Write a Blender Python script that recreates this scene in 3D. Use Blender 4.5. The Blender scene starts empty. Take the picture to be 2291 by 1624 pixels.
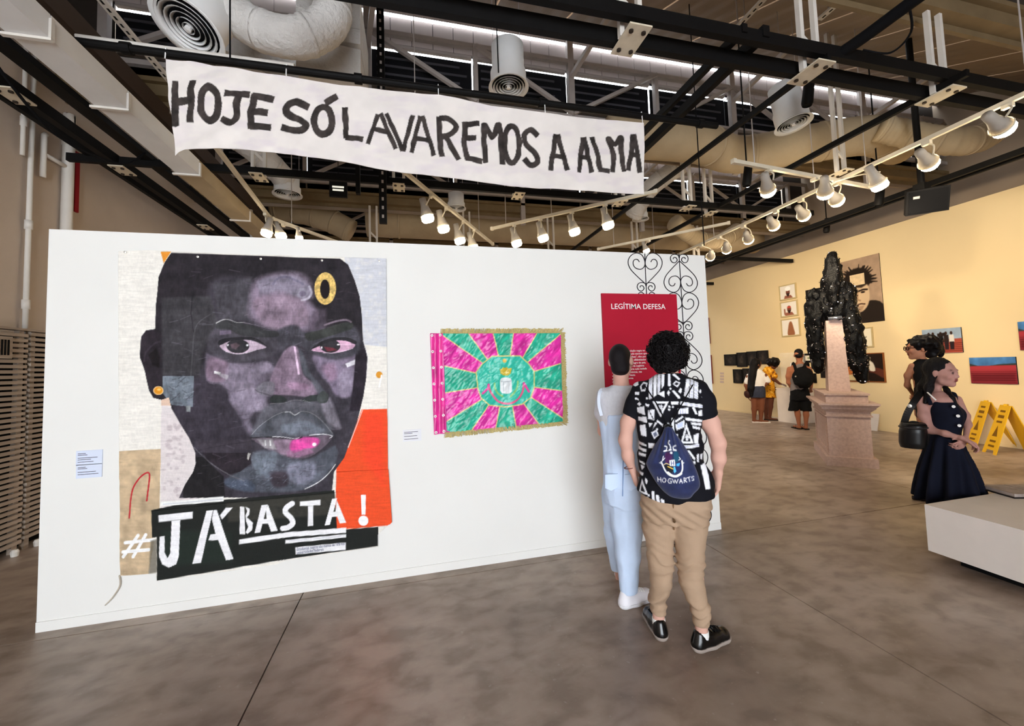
import bpy, math, random
import numpy as np
from mathutils import Vector, Matrix

# ---------------------------------------------------------------- camera
S = bpy.context.scene
F, PX, PY, HC = 900.0, 1145.5, 770.0, 1.58          # focal length and principal point in photo pixels, eye height
def _axes():
    y = np.array([925 - PX, 827 - PY, F]); y /= np.linalg.norm(y)
    z = np.array([623 - PX, -15400 - PY, F]); z -= y * z.dot(y); z /= np.linalg.norm(z)
    return np.array([np.cross(y, z), y, z])
RC = _axes()                                          # rows: world X, Y, Z in camera coordinates (right, down, forward)
CAMP = np.array([0, 0, HC])
cd = bpy.data.cameras.new('camera'); cam = bpy.data.objects.new('camera', cd)
S.collection.objects.link(cam); S.camera = cam
cd.sensor_width = 36.0; cd.lens = 36.0 * F / 2291.0; cd.shift_y = -(812.0 - PY) / 2291.0
cd.clip_start = 0.05; cd.clip_end = 200
_m = Matrix.Identity(4)
for i in range(3):
    _m[i][0] = RC[i][0]; _m[i][1] = -RC[i][1]; _m[i][2] = -RC[i][2]; _m[i][3] = CAMP[i]
cam.matrix_world = _m

# ---------------------------------------------------------------- world, exposure
S.view_settings.view_transform = 'Standard'; S.view_settings.look = 'None'
S.view_settings.gamma = 1.0; S.view_settings.use_curve_mapping = False
S.view_settings.exposure = 0.62
w = bpy.data.worlds.new('sky'); S.world = w; w.use_nodes = True
bg = w.node_tree.nodes['Background']; bg.inputs[0].default_value = (0.88, 0.94, 1.0, 1); bg.inputs[1].default_value = 8.6

# ---------------------------------------------------------------- pixel helpers
def ray(u, v): return RC @ np.array([u - PX, v - PY, F])
def flo(u, v, z=0.0):
    d = ray(u, v); return CAMP + d * ((z - HC) / d[2])
def onY(u, v, y):
    d = ray(u, v); return CAMP + d * (y / d[1])
def onX(u, v, x):
    d = ray(u, v); return CAMP + d * (x / d[0])
def project(P):
    c = (np.asarray(P, float) - CAMP) @ RC
    return PX + F * c[:, 0] / c[:, 2], PY + F * c[:, 1] / c[:, 2]

# ---------------------------------------------------------------- colour and materials
def lin(c):
    c = np.asarray(c, float) / 255.0
    return np.where(c <= 0.04045, c / 12.92, ((c + 0.055) / 1.055) ** 2.4)
def mat(name, col, rough=0.6, metal=0.0, var=0.0, vscale=6.0, bump=0.0, bscale=60.0, emit=0.0, alpha=1.0, trans=0.0,
        coat=0.0, attr=False, stretch=(1, 1, 1), sheen=0.0, spec=0.12):
    m = bpy.data.materials.new(name); m.use_nodes = True
    n = m.node_tree.nodes; l = m.node_tree.links; b = n['Principled BSDF']
    c = tuple(lin(col)) + (1,)
    b.inputs['Base Color'].default_value = c
    b.inputs['Roughness'].default_value = rough; b.inputs['Metallic'].default_value = metal
    b.inputs['Specular IOR Level'].default_value = spec
    if coat: b.inputs['Coat Weight'].default_value = coat
    if sheen: b.inputs['Sheen Weight'].default_value = sheen
    if trans: b.inputs['Transmission Weight'].default_value = trans
    if alpha < 1: b.inputs['Alpha'].default_value = alpha
    if emit:
        b.inputs['Emission Color'].default_value = c; b.inputs['Emission Strength'].default_value = emit
    src = None
    if attr:
        a = n.new('ShaderNodeAttribute'); a.attribute_name = 'Col'; src = a.outputs['Color']
        l.new(src, b.inputs['Base Color'])
    if var or bump:
        tc = n.new('ShaderNodeTexCoord'); mp = n.new('ShaderNodeMapping'); mp.inputs['Scale'].default_value = stretch
        l.new(tc.outputs['Object'], mp.inputs['Vector'])
    if var:
        nz = n.new('ShaderNodeTexNoise'); nz.inputs['Scale'].default_value = vscale; nz.inputs['Detail'].default_value = 6
        l.new(mp.outputs[0], nz.inputs['Vector'])
        mx = n.new('ShaderNodeMix'); mx.data_type = 'RGBA'; mx.blend_type = 'MULTIPLY'; mx.inputs['Factor'].default_value = 1.0
        rp = n.new('ShaderNodeValToRGB')
        rp.color_ramp.elements[0].position = 0.3; rp.color_ramp.elements[1].position = 0.7
        v0 = 1 - var; v1 = 1 + var * 0.3
        rp.color_ramp.elements[0].color = (v0, v0, v0, 1); rp.color_ramp.elements[1].color = (v1, v1, v1, 1)
        l.new(nz.outputs['Fac'], rp.inputs['Fac'])
        if src: l.new(src, mx.inputs['A'])
        else: mx.inputs['A'].default_value = c
        l.new(rp.outputs['Color'], mx.inputs['B']); l.new(mx.outputs['Result'], b.inputs['Base Color'])
    if bump:
        nb = n.new('ShaderNodeTexNoise'); nb.inputs['Scale'].default_value = bscale; nb.inputs['Detail'].default_value = 4
        l.new(mp.outputs[0], nb.inputs['Vector'])
        bp = n.new('ShaderNodeBump'); bp.inputs['Strength'].default_value = bump; bp.inputs['Distance'].default_value = 0.02
        l.new(nb.outputs['Fac'], bp.inputs['Height']); l.new(bp.outputs['Normal'], b.inputs['Normal'])
    return m

# ---------------------------------------------------------------- objects
COL = S.collection
WL = {}                                               # world location of every parent
def props(o, label=None, cat=None, group=None, kind=None):
    if label: o['label'] = label
    if cat: o['category'] = cat
    if group: o['group'] = group
    if kind: o['kind'] = kind
    return o
def thing(name, label, cat, loc=(0, 0, 0), group=None, kind=None):
    o = bpy.data.objects.new(name, None); COL.objects.link(o); o.empty_display_size = 0.1
    o.location = loc; WL[o] = np.array(loc, float)
    return props(o, label, cat, group, kind)
def mk(name, V, Fc, m, parent=None, smooth=False, cols=None, loc=None, label=None, cat=None, group=None, kind=None):
    V = np.asarray(V, float).reshape(-1, 3)
    base = np.zeros(3)
    if parent is not None: base = WL[parent].copy()
    o_loc = np.zeros(3)
    if loc is not None: o_loc = np.asarray(loc, float) - base
    me = bpy.data.meshes.new(name)
    VV = V - base - o_loc
    if isinstance(Fc, np.ndarray):
        nq, k = Fc.shape
        me.vertices.add(len(VV)); me.vertices.foreach_set('co', VV.astype(np.float32).ravel())
        me.loops.add(nq * k); me.loops.foreach_set('vertex_index', Fc.astype(np.int32).ravel())
        me.polygons.add(nq); me.polygons.foreach_set('loop_start', np.arange(0, nq * k, k, dtype=np.int32))
        me.update(calc_edges=True)
    else:
        me.from_pydata(VV.tolist(), [], Fc)
    me.validate(); me.update()
    if cols is not None:
        a = me.color_attributes.new('Col', 'FLOAT_COLOR', 'POINT')
        c4 = np.ones((len(VV), 4), np.float32); c4[:, :3] = lin(np.clip(cols, 0, 255))
        a.data.foreach_set('color', c4.ravel())
    if m is not None: me.materials.append(m)
    if smooth: me.polygons.foreach_set('use_smooth', np.ones(len(me.polygons), bool))
    o = bpy.data.objects.new(name, me); COL.objects.link(o)
    if parent is not None: o.parent = parent
    o.location = o_loc; WL[o] = base + o_loc
    return props(o, label, cat, group, kind)
def copy_tree(o, delta=None, parent=None, label=None, group=None):
    c = o.copy(); COL.objects.link(c); c.parent = parent
    if delta is not None: c.location = Vector(c.location) + Vector(delta)
    if label: c['label'] = label
    if group: c['group'] = group
    for ch in list(o.children): copy_tree(ch, None, c)
    return c
def norm(v):
    v = np.asarray(v, float); return v / (np.linalg.norm(v) + 1e-12)

class G:
    """collects simple shapes for ONE mesh"""
    def __init__(s): s.V = []; s.F = []
    def add(s, V, Fc):
        n = len(s.V); s.V += [tuple(p) for p in V]; s.F += [[i + n for i in f] for f in Fc]; return s
    def box(s, a, b):
        x0, y0, z0 = [min(p, q) for p, q in zip(a, b)]; x1, y1, z1 = [max(p, q) for p, q in zip(a, b)]
        return s.add([(x0, y0, z0), (x1, y0, z0), (x1, y1, z0), (x0, y1, z0), (x0, y0, z1), (x1, y0, z1), (x1, y1, z1), (x0, y1, z1)],
                     [[0, 3, 2, 1], [4, 5, 6, 7], [0, 1, 5, 4], [1, 2, 6, 5], [2, 3, 7, 6], [3, 0, 4, 7]])
    def bar(s, a, b, wd, ht, up=(0, 0, 1)):
        """rectangular bar from a to b"""
        a = np.array(a, float); b = np.array(b, float); t = norm(b - a); up = np.array(up, float)
        if abs(t.dot(up)) > 0.95: up = np.array([1.0, 0, 0])
        r = norm(np.cross(t, up)); u = np.cross(r, t)
        V = []
        for p in (a, b):
            for sx, sz in ((-1, -1), (1, -1), (1, 1), (-1, 1)): V.append(p + r * sx * wd / 2 + u * sz * ht / 2)
        return s.add(V, [[0, 1, 2, 3], [7, 6, 5, 4], [0, 4, 5, 1], [1, 5, 6, 2], [2, 6, 7, 3], [3, 7, 4, 0]])
    def tube(s, pts, r, n=10, cap=True, closed=False):
        P = np.array(pts, float); k = len(P); rr = np.full(k, r, float) if np.isscalar(r) else np.array(r, float)
        T = np.zeros_like(P); T[1:-1] = P[2:] - P[:-2]; T[0] = P[1] - P[0]; T[-1] = P[-1] - P[-2]
        T = np.array([norm(t) for t in T])
        ref = np.array([0, 0, 1.0]) if abs(T[0][2]) < 0.9 else np.array([1.0, 0, 0])
        u = norm(np.cross(T[0], ref)); V = []; Fc = []
        for i in range(k):
            u = norm(u - T[i] * u.dot(T[i])); v = np.cross(T[i], u)
            for j in range(n):
                a = 2 * math.pi * j / n; V.append(P[i] + (u * math.cos(a) + v * math.sin(a)) * rr[i])
        for i in range(k - 1):
            for j in range(n):
                j2 = (j + 1) % n; Fc.append([i * n + j, i * n + j2, (i + 1) * n + j2, (i + 1) * n + j])
        if cap:
            Fc.append(list(range(n))[::-1]); Fc.append([(k - 1) * n + j for j in range(n)])
        return s.add(V, Fc)
    def lathe(s, prof, c=(0, 0, 0), axis=(0, 0, 1), n=24, cap0=False, cap1=False):
        """profile [(r,h)] turned about axis through c"""
        ax = norm(axis); ref = np.array([1.0, 0, 0]) if abs(ax[0]) < 0.9 else np.array([0, 1.0, 0])
        u = norm(np.cross(ax, ref)); v = np.cross(ax, u); c = np.array(c, float); V = []; Fc = []
        for r, h in prof:
            for j in range(n):
                a = 2 * math.pi * j / n; V.append(c + ax * h + (u * math.cos(a) + v * math.sin(a)) * r)
        for i in range(len(prof) - 1):
            for j in range(n):
                j2 = (j + 1) % n; Fc.append([i * n + j, i * n + j2, (i + 1) * n + j2, (i + 1) * n + j])
        if cap0: Fc.append(list(range(n))[::-1])
        if cap1: Fc.append([(len(prof) - 1) * n + j for j in range(n)])
        return s.add(V, Fc)
    def prism(s, poly, d):
        """3-D polygon extruded by vector d"""
        n = len(poly); P = [np.array(p, float) for p in poly]; d = np.array(d, float)
        V = P + [p + d for p in P]
        Fc = [list(range(n)), [n + i for i in range(n)][::-1]] + [[i, i + n, (i + 1) % n + n, (i + 1) % n] for i in range(n)]
        return s.add(V, Fc)
    def build(s, name, m, parent=None, **k): return mk(name, s.V, s.F, m, parent, **k)

def grid_faces(nu, nv):
    i = np.arange((nu) * (nv)).reshape(nv, nu)
    return np.stack([i[:-1, :-1].ravel(), i[:-1, 1:].ravel(), i[1:, 1:].ravel(), i[1:, :-1].ravel()], 1)
def smooth_poly(pts, n=6, closed=True):
    P = np.array(pts, float); k = len(P); out = []
    rng = range(k) if closed else range(k - 1)
    for i in rng:
        if closed: p0, p1, p2, p3 = P[i - 1], P[i], P[(i + 1) % k], P[(i + 2) % k]
        else: p0, p1, p2, p3 = P[max(i - 1, 0)], P[i], P[i + 1], P[min(i + 2, k - 1)]
        for t in np.arange(n) / n:
            out.append(0.5 * ((2 * p1) + (-p0 + p2) * t + (2 * p0 - 5 * p1 + 4 * p2 - p3) * t * t + (-p0 + 3 * p1 - 3 * p2 + p3) * t ** 3))
    if not closed: out.append(P[-1])
    return np.array(out)
def hash3(i, j, k, seed=0):
    h = (i * 374761393 + j * 668265263 + k * 2147483647 + seed * 1274126177) & 0xffffffff
    h = ((h ^ (h >> 13)) * 1274126177) & 0xffffffff
    return ((h ^ (h >> 16)) & 0xffff) / 65535.0
def noise3(x, y, z, seed=0):
    x, y, z = np.broadcast_arrays(np.asarray(x, float), np.asarray(y, float), np.asarray(z, float))
    xi = np.floor(x).astype(np.int64); yi = np.floor(y).astype(np.int64); zi = np.floor(z).astype(np.int64)
    fx = x - xi; fy = y - yi; fz = z - zi
    fx = fx * fx * (3 - 2 * fx); fy = fy * fy * (3 - 2 * fy); fz = fz * fz * (3 - 2 * fz)
    r = 0
    for a in (0, 1):
        for b in (0, 1):
            for c in (0, 1):
                r = r + hash3(xi + a, yi + b, zi + c, seed) * (fx if a else 1 - fx) * (fy if b else 1 - fy) * (fz if c else 1 - fz)
    return r * 2 - 1
def fbm(x, y, z=0.0, seed=0, o=3):
    r = 0; a = 1.0; f = 1.0
    for i in range(o):
        r = r + a * noise3(np.asarray(x) * f, np.asarray(y) * f, np.asarray(z) * f, seed + i); a *= 0.5; f *= 2
    return r

class Painter:
    """flat colour (the print or paint a surface carries) evaluated at 2-D points"""
    def __init__(s, u, v, base):
        s.u = np.asarray(u, float).ravel(); s.v = np.asarray(v, float).ravel()
        s.c = np.tile(np.array(base, float), (len(s.u), 1)); s.clip = None; s.T = crop(0, 0, 1)
    def _mix(s, idx, a, col):
        if s.clip is not None: a = a * s.clip[idx]
        col = np.array(col, float) if not callable(col) else col(s.u[idx], s.v[idx])
        s.c[idx] = s.c[idx] * (1 - a[:, None]) + col * a[:, None]
    def _sd(s, P, idx):
        x = s.u[idx]; y = s.v[idx]; d = np.full(len(x), 1e18); ins = np.zeros(len(x), bool); n = len(P)
        for i in range(n):
            ax, ay = P[i]; bx, by = P[(i + 1) % n]; ex, ey = bx - ax, by - ay
            t = np.clip(((x - ax) * ex + (y - ay) * ey) / (ex * ex + ey * ey + 1e-12), 0, 1)
            d = np.minimum(d, (x - ax - ex * t) ** 2 + (y - ay - ey * t) ** 2)
            c = (ay > y) != (by > y)
            ins ^= c & (x < ex * (y - ay) / (ey if ey != 0 else 1e-12) + ax)
        return np.where(ins, -1, 1) * np.sqrt(d)
    def _box(s, P, m):
        lo = P.min(0) - m; hi = P.max(0) + m
        return np.nonzero((s.u > lo[0]) & (s.u < hi[0]) & (s.v > lo[1]) & (s.v < hi[1]))[0]
    def mask(s, pts, soft=1.0, sm=0):
        soft = max(soft * s.T.k, 0.9)
        P = s.T(np.array(pts, float))
        if sm: P = smooth_poly(P, sm)
        idx = s._box(P, soft + 1); a = np.zeros(len(s.u))
        a[idx] = np.clip(0.5 - s._sd(P, idx) / soft, 0, 1); return a
    def fill(s, pts, col, soft=1.0, a=1.0, sm=0, tex=0.0, ts=0.1):
        soft = max(soft * s.T.k, 0.9); P = s.T(np.array(pts, float))
        if sm: P = smooth_poly(P, sm)
        idx = s._box(P, soft + 1)
        if len(idx) == 0: return s
        m = np.clip(0.5 - s._sd(P, idx) / soft, 0, 1) * a
        if tex: m = m * np.clip(1 + tex * fbm(s.u[idx] * ts, s.v[idx] * ts, 3.3), 0, 1)
        s._mix(idx, m, col); return s
    def stroke(s, pts, wd, col, soft=1.0, a=1.0, sm=0, tip=None, butt=False):
        soft = max(soft * s.T.k, 0.9); wd = wd * s.T.k; P = s.T(np.array(pts, float))
        if sm: P = smooth_poly(P, sm, False)
        idx = s._box(P, wd + soft + 1)
        if len(idx) == 0: return s
        x = s.u[idx]; y = s.v[idx]; d = np.full(len(x), 1e18); n = len(P)
        for i in range(n - 1):
            ax, ay = P[i]; bx, by = P[i + 1]; ex, ey = bx - ax, by - ay
            t = np.clip(((x - ax) * ex + (y - ay) * ey) / (ex * ex + ey * ey + 1e-12), 0, 1)
            dd = np.sqrt((x - ax - ex * t) ** 2 + (y - ay - ey * t) ** 2)
            w0 = wd / 2
            if tip is not None: w0 = wd / 2 * (1 + (tip - 1) * (i + t) / (n - 1))
            dv = dd - w0
            if butt:
                Ls = math.hypot(ex, ey); tr = ((x - ax) * ex + (y - ay) * ey) / (Ls * Ls + 1e-12)
                pp = np.abs((x - ax) * ey - (y - ay) * ex) / (Ls + 1e-12) - w0
                if i == 0: dv = np.where(tr < 0, np.maximum(pp, -tr * Ls - 0.15 * wd), dv)
                if i == n - 2: dv = np.where(tr > 1, np.maximum(pp, (tr - 1) * Ls - 0.15 * wd), dv)
            d = np.minimum(d, dv)
        s._mix(idx, np.clip(0.5 - d / soft, 0, 1) * a, col); return s
    def dot(s, c, r, col, soft=1.0, a=1.0):
        soft = max(soft * s.T.k, 0.9); c = s.T(np.array([c], float))[0]; r = np.array(r if np.iterable(r) else (r, r), float) * s.T.k
        idx = s._box(np.array([c - r, c + r]), soft + 1)
        if len(idx) == 0: return s
        q = np.sqrt(((s.u[idx] - c[0]) / r[0]) ** 2 + ((s.v[idx] - c[1]) / r[1]) ** 2)
        s._mix(idx, np.clip(0.5 - (q - 1) * r.min() / soft, 0, 1) * a, col); return s
    def grain(s, amp, sc, seed=1, sy=1.0, o=3):
        s.c *= (1 + amp * fbm(s.u * sc, s.v * sc * sy, 0, seed, o))[:, None]; return s
def crop(ox, oy, sc):
    f = lambda p: np.asarray(p, float) / sc + np.array([ox, oy])
    f.k = 1.0 / sc; return f

# ---------------------------------------------------------------- implicit solids for bodies, clothes and hair
class Sdf:
    def __init__(s, lo, hi, h):
        s.h = h; s.lo = np.array(lo, float); n = np.ceil((np.array(hi, float) - s.lo) / h).astype(int) + 1
        s.n = n; s.ax = [s.lo[i] + h * np.arange(n[i]) for i in range(3)]
        s.d = np.full(n, 0.2, np.float32)
    def _sl(s, lo, hi):
        a = np.clip(np.floor((np.array(lo) - s.lo) / s.h).astype(int), 0, s.n - 1)
        b = np.clip(np.ceil((np.array(hi) - s.lo) / s.h).astype(int) + 1, 1, s.n)
        sl = tuple(slice(a[i], max(b[i], a[i] + 1)) for i in range(3))
        X, Y, Z = np.meshgrid(*[s.ax[i][sl[i]] for i in range(3)], indexing='ij', sparse=True)
        return sl, X, Y, Z
    def _join(s, sl, d, k, mode):
        o = s.d[sl]
        if mode == 'sub': o2 = -o
        else: o2 = o
        if k > 0:
            h = np.clip(0.5 + 0.5 * (o2 - d) / k, 0, 1); r = o2 * (1 - h) + d * h - k * h * (1 - h)
        else: r = np.minimum(o2, d)
        s.d[sl] = -r if mode == 'sub' else r
    def cone(s, a, b, ra, rb=None, k=0.02, flat=None, mode='add'):
        rb = ra if rb is None else rb
        a = np.array(a, float); b = np.array(b, float); m = max(ra, rb) + k + 3 * s.h
        sl, X, Y, Z = s._sl(np.minimum(a, b) - m, np.maximum(a, b) + m)
        e = b - a; L = e.dot(e) + 1e-12
        px, py, pz = X - a[0], Y - a[1], Z - a[2]
        t = np.clip((px * e[0] + py * e[1] + pz * e[2]) / L, 0, 1)
        qx, qy, qz = px - t * e[0], py - t * e[1], pz - t * e[2]
        if flat is not None:
            n, f = norm(flat[0]), flat[1] - 1
            q = (qx * n[0] + qy * n[1] + qz * n[2]) * f
            qx, qy, qz = qx + q * n[0], qy + q * n[1], qz + q * n[2]
        s._join(sl, np.sqrt(qx * qx + qy * qy + qz * qz) - (ra + (rb - ra) * t), k, mode); return s
    def chain(s, pts, rs, k=0.02, flat=None):
        for i in range(len(pts) - 1):
            s.cone(pts[i], pts[i + 1], rs[i] if np.iterable(rs) else rs, rs[i + 1] if np.iterable(rs) else rs, k, flat)
        return s
    def ell(s, c, r, k=0.02, R=None, mode='add'):
        c = np.array(c, float); r = np.array(r, float) * np.ones(3); m = r.max() + k + 3 * s.h
        sl, X, Y, Z = s._sl(c - m, c + m); p = [X - c[0], Y - c[1], Z - c[2]]
        if R is not None: p = [sum(R[i][j] * p[j] for j in range(3)) for i in range(3)]
        q = np.sqrt((p[0] / r[0]) ** 2 + (p[1] / r[1]) ** 2 + (p[2] / r[2]) ** 2)
        s._join(sl, (q - 1) * r.min(), k, mode); return s
    def loft(s, secs, k=0.0, rax=(1, 0, 0), fax=(0, 1, 0)):
        """stack of horizontal ellipses [(centre, r_right, r_front)] bottom to top"""
        rax = norm(rax); fax = norm(fax); C = np.array([q[0] for q in secs], float)
        A = np.array([q[1] for q in secs], float); B = np.array([q[2] for q in secs], float)
        m = max(A.max(), B.max()) + k + 3 * s.h
        lo = C.min(0) - m; hi = C.max(0) + m; lo[2] = C[0][2] - 3 * s.h - k; hi[2] = C[-1][2] + 3 * s.h + k
        sl, X, Y, Z = s._sl(lo, hi); z = s.ax[2][sl[2]]
        zz = np.clip(z, C[0][2], C[-1][2]); it = lambda q: np.interp(zz, C[:, 2], q)[None, None, :]
        dx = X - it(C[:, 0]); dy = Y - it(C[:, 1])
        u = dx * rax[0] + dy * rax[1]; v = dx * fax[0] + dy * fax[1]; a = it(A); b = it(B)
        pw = 2.4
        q = (np.abs(u / a) ** pw + np.abs(v / b) ** pw) ** (1 / pw)
        d = (q - 1) * np.minimum(a, b)
        ov = np.maximum(C[0][2] - z, z - C[-1][2])[None, None, :]
        s._join(sl, np.maximum(d, ov), k, 'add'); return s
    def cut(s, p, n, k=0.0):
        X, Y, Z = np.meshgrid(*s.ax, indexing='ij', sparse=True); n = norm(n)
        s.d = np.maximum(s.d, ((X - p[0]) * n[0] + (Y - p[1]) * n[1] + (Z - p[2]) * n[2])).astype(np.float32); return s
    def warp(s, fn):
        X, Y, Z = np.meshgrid(*s.ax, indexing='ij'); m = np.abs(s.d) < 0.06
        s.d[m] += fn(X[m], Y[m], Z[m]).astype(np.float32); return s
    def mesh(s):
        d = s.d.copy()
        for ax in range(3):
            sl = [slice(None)] * 3
            for e in (0, -1): sl[ax] = e; d[tuple(sl)] = np.maximum(d[tuple(sl)], 1e-3)
        neg = d < 0
        c = sum(neg[i:i + s.n[0] - 1, j:j + s.n[1] - 1, k:k + s.n[2] - 1].astype(np.int8) for i in (0, 1) for j in (0, 1) for k in (0, 1))
        act = np.argwhere((c > 0) & (c < 8)); N = len(act)
        idm = np.full(s.n - 1, -1, np.int64); idm[act[:, 0], act[:, 1], act[:, 2]] = np.arange(N)
        acc = np.zeros((N, 3)); cnt = np.zeros(N)
        for ax in range(3):
            for a in (0, 1):
                for b in (0, 1):
                    o = np.zeros(3, int); oth = [q for q in range(3) if q != ax]; o[oth[0]] = a; o[oth[1]] = b
                    p = act + o; q = p.copy(); q[:, ax] += 1
                    d0 = d[p[:, 0], p[:, 1], p[:, 2]]; d1 = d[q[:, 0], q[:, 1], q[:, 2]]
                    x = (d0 < 0) != (d1 < 0); t = np.where(x, d0 / np.where(x, d0 - d1, 1), 0)
                    P = p.astype(float); P[:, ax] += t; acc[x] += P[x]; cnt[x] += 1
        V = acc / cnt[:, None] * s.h + s.lo
        Q = []
        for ax in range(3):
            o1, o2 = [(1, 2), (2, 0), (0, 1)][ax]
            sl0 = [slice(1, -1)] * 3; sl1 = [slice(1, -1)] * 3; sl0[ax] = slice(0, -1); sl1[ax] = slice(1, None)
            A = neg[tuple(sl0)]; B = neg[tuple(sl1)]
            for flip, M in ((False, A & ~B), (True, ~A & B)):
                e = np.argwhere(M); off = np.ones(3, int); off[ax] = 0; e = e + off
                def cell(i, j):
                    g = e.copy(); g[:, o1] -= i; g[:, o2] -= j; return idm[g[:, 0], g[:, 1], g[:, 2]]
                q = np.stack([cell(1, 1), cell(0, 1), cell(0, 0), cell(1, 0)], 1)
                Q.append(q[:, ::-1] if flip else q)
        return V, np.concatenate(Q).astype(np.int64)
    def build(s, name, m, parent, cols=None, relax=1, **k):
        V, Q = s.mesh()
        for _ in range(relax):
            acc = np.zeros_like(V); cnt = np.zeros(len(V))
            for i in range(4):
                for j in (1, 3):
                    np.add.at(acc, Q[:, i], V[Q[:, (i + j) % 4]]); np.add.at(cnt, Q[:, i], 1)
            V = V * 0.5 + 0.5 * acc / np.maximum(cnt, 1)[:, None]
        if callable(cols): cols = cols(V)
        return mk(name, V, Q, m, parent, smooth=True, cols=cols, **k)
# ================================================================ the setting
rnd = random.Random(7)
def floor_mat():
    m = bpy.data.materials.new('polished_concrete'); m.use_nodes = True
    n = m.node_tree.nodes; l = m.node_tree.links; b = n['Principled BSDF']
    geo = n.new('ShaderNodeNewGeometry')
    def nz(sc, det, dist=0.0, st=(1, 1, 1)):
        mp = n.new('ShaderNodeMapping'); mp.inputs['Scale'].default_value = st; l.new(geo.outputs['Position'], mp.inputs['Vector'])
        t = n.new('ShaderNodeTexNoise'); t.inputs['Scale'].default_value = sc; t.inputs['Detail'].default_value = det
        t.inputs['Distortion'].default_value = dist; l.new(mp.outputs[0], t.inputs['Vector']); return t
    def ramp(src, stops):
        r = n.new('ShaderNodeValToRGB'); e = r.color_ramp.elements
        while len(e) < len(stops): e.new(0.5)
        for q, (p, c) in zip(e, stops): q.position = p; q.color = tuple(lin(c)) + (1,)
        l.new(src, r.inputs['Fac']); return r
    a = ramp(nz(0.75, 9, 0.15).outputs['Fac'], [(0.3, (126, 108, 95)), (0.45, (160, 142, 128)), (0.6, (180, 163, 149)), (0.75, (198, 183, 170))])
    c = ramp(nz(5.0, 9, 0.25, (1, 1.5, 1)).outputs['Fac'], [(0.35, (205, 200, 195)), (0.5, (240, 238, 236)), (0.62, (255, 255, 255))])
    mx = n.new('ShaderNodeMix'); mx.data_type = 'RGBA'; mx.blend_type = 'MULTIPLY'; mx.inputs['Factor'].default_value = 0.9
    l.new(a.outputs[0], mx.inputs['A']); l.new(c.outputs[0], mx.inputs['B'])
    sp = ramp(nz(34, 3).outputs['Fac'], [(0.66, (0, 0, 0)), (0.78, (255, 255, 255))])
    m2 = n.new('ShaderNodeMix'); m2.data_type = 'RGBA'; m2.inputs['B'].default_value = tuple(lin((182, 170, 160))) + (1,)
    sc = n.new('ShaderNodeMath'); sc.operation = 'MULTIPLY'; sc.inputs[1].default_value = 0.55
    l.new(sp.outputs[0], sc.inputs[0]); l.new(sc.outputs[0], m2.inputs['Factor']); l.new(mx.outputs['Result'], m2.inputs['A'])
    l.new(m2.outputs['Result'], b.inputs['Base Color'])
    rr = n.new('ShaderNodeMapRange'); rr.inputs['To Min'].default_value = 0.24; rr.inputs['To Max'].default_value = 0.55
    l.new(nz(2.2, 6, 0.8).outputs['Fac'], rr.inputs['Value']); l.new(rr.outputs[0], b.inputs['Roughness'])
    bp = n.new('ShaderNodeBump'); bp.inputs['Strength'].default_value = 0.08; bp.inputs['Distance'].default_value = 0.01
    l.new(nz(9, 6).outputs['Fac'], bp.inputs['Height']); l.new(bp.outputs[0], b.inputs['Normal'])
    return m
M = {}
M['floor'] = floor_mat()
M['joint'] = mat('floor_joint', (60, 50, 44), 0.9)
M['white_wall'] = mat('white_painted_board', (233, 232, 228), 0.65, var=0.03, vscale=1.5)
M['plaster'] = mat('beige_plaster', (196, 180, 165), 0.85, var=0.06, vscale=3, bump=0.15, bscale=140)
M['cream'] = mat('cream_wall_paint', (228, 205, 160), 0.75, var=0.03, vscale=1.2)
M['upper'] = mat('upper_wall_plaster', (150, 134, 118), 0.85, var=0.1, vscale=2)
M['roofsheet'] = mat('roof_sheet', (142, 126, 110), 0.7, var=0.12, vscale=2)
M['steel'] = mat('pale_grey_steel', (178, 170, 166), 0.5, var=0.08, vscale=9)
M['beigesteel'] = mat('beige_steel', (122, 104, 78), 0.6, var=0.15, vscale=5)
M['black'] = mat('black_steel', (17, 16, 16), 0.6, var=0.2, vscale=12)
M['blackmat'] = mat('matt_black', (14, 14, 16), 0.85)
M['blind'] = mat('dark_blind', (22, 22, 26), 0.8)
M['slatgrey'] = mat('blind_slat', (72, 72, 78), 0.6)
M['tile'] = mat('white_roof_tile', (196, 186, 184), 0.7, var=0.05)
M['ductwhite'] = mat('white_duct_paint', (232, 231, 230), 0.5, var=0.06, vscale=4)
M['ductbeige'] = mat('beige_duct_wrap', (176, 158, 130), 0.75, var=0.12, vscale=3, bump=0.3, bscale=14)
M['ductfab'] = mat('wrinkled_duct_wrap', (206, 202, 198), 0.7, var=0.1, vscale=5, bump=0.9, bscale=22)
M['pipewhite'] = mat('white_pipe', (214, 208, 200), 0.5, var=0.06)
M['bolt'] = mat('bolt', (60, 52, 46), 0.4, 0.6)
M['plate'] = mat('perforated_plate', (212, 200, 178), 0.55, var=0.1, vscale=14)
M['red'] = mat('red_paint', (150, 30, 40), 0.6)

# floor: poured slabs with open joints
base = mk('floor', *(lambda g: (g.V, g.F))(G().box((-6, -6, -0.12), (12, 19, -0.012))), M['joint'], kind='structure')
jx = [-7.24, -4.02, -0.80, 2.42, 5.64, 8.86, 12.08]; jy = [-6.4, -3.2, 0.0, 3.19, 6.4, 9.6, 12.8, 16.0, 19.2]
slab_me = None
for i in range(len(jx) - 1):
    for j in range(len(jy) - 1):
        x0, x1, y0, y1 = max(jx[i], -6), min(jx[i + 1], 12), max(jy[j], -6), min(jy[j + 1], 19)
        if x1 - x0 < 0.1 or y1 - y0 < 0.1: continue
        G().box((x0 + 0.004, y0 + 0.004, -0.012), (x1 - 0.004, y1 - 0.004, 0)).build('concrete_slab', M['floor'], base)

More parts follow.
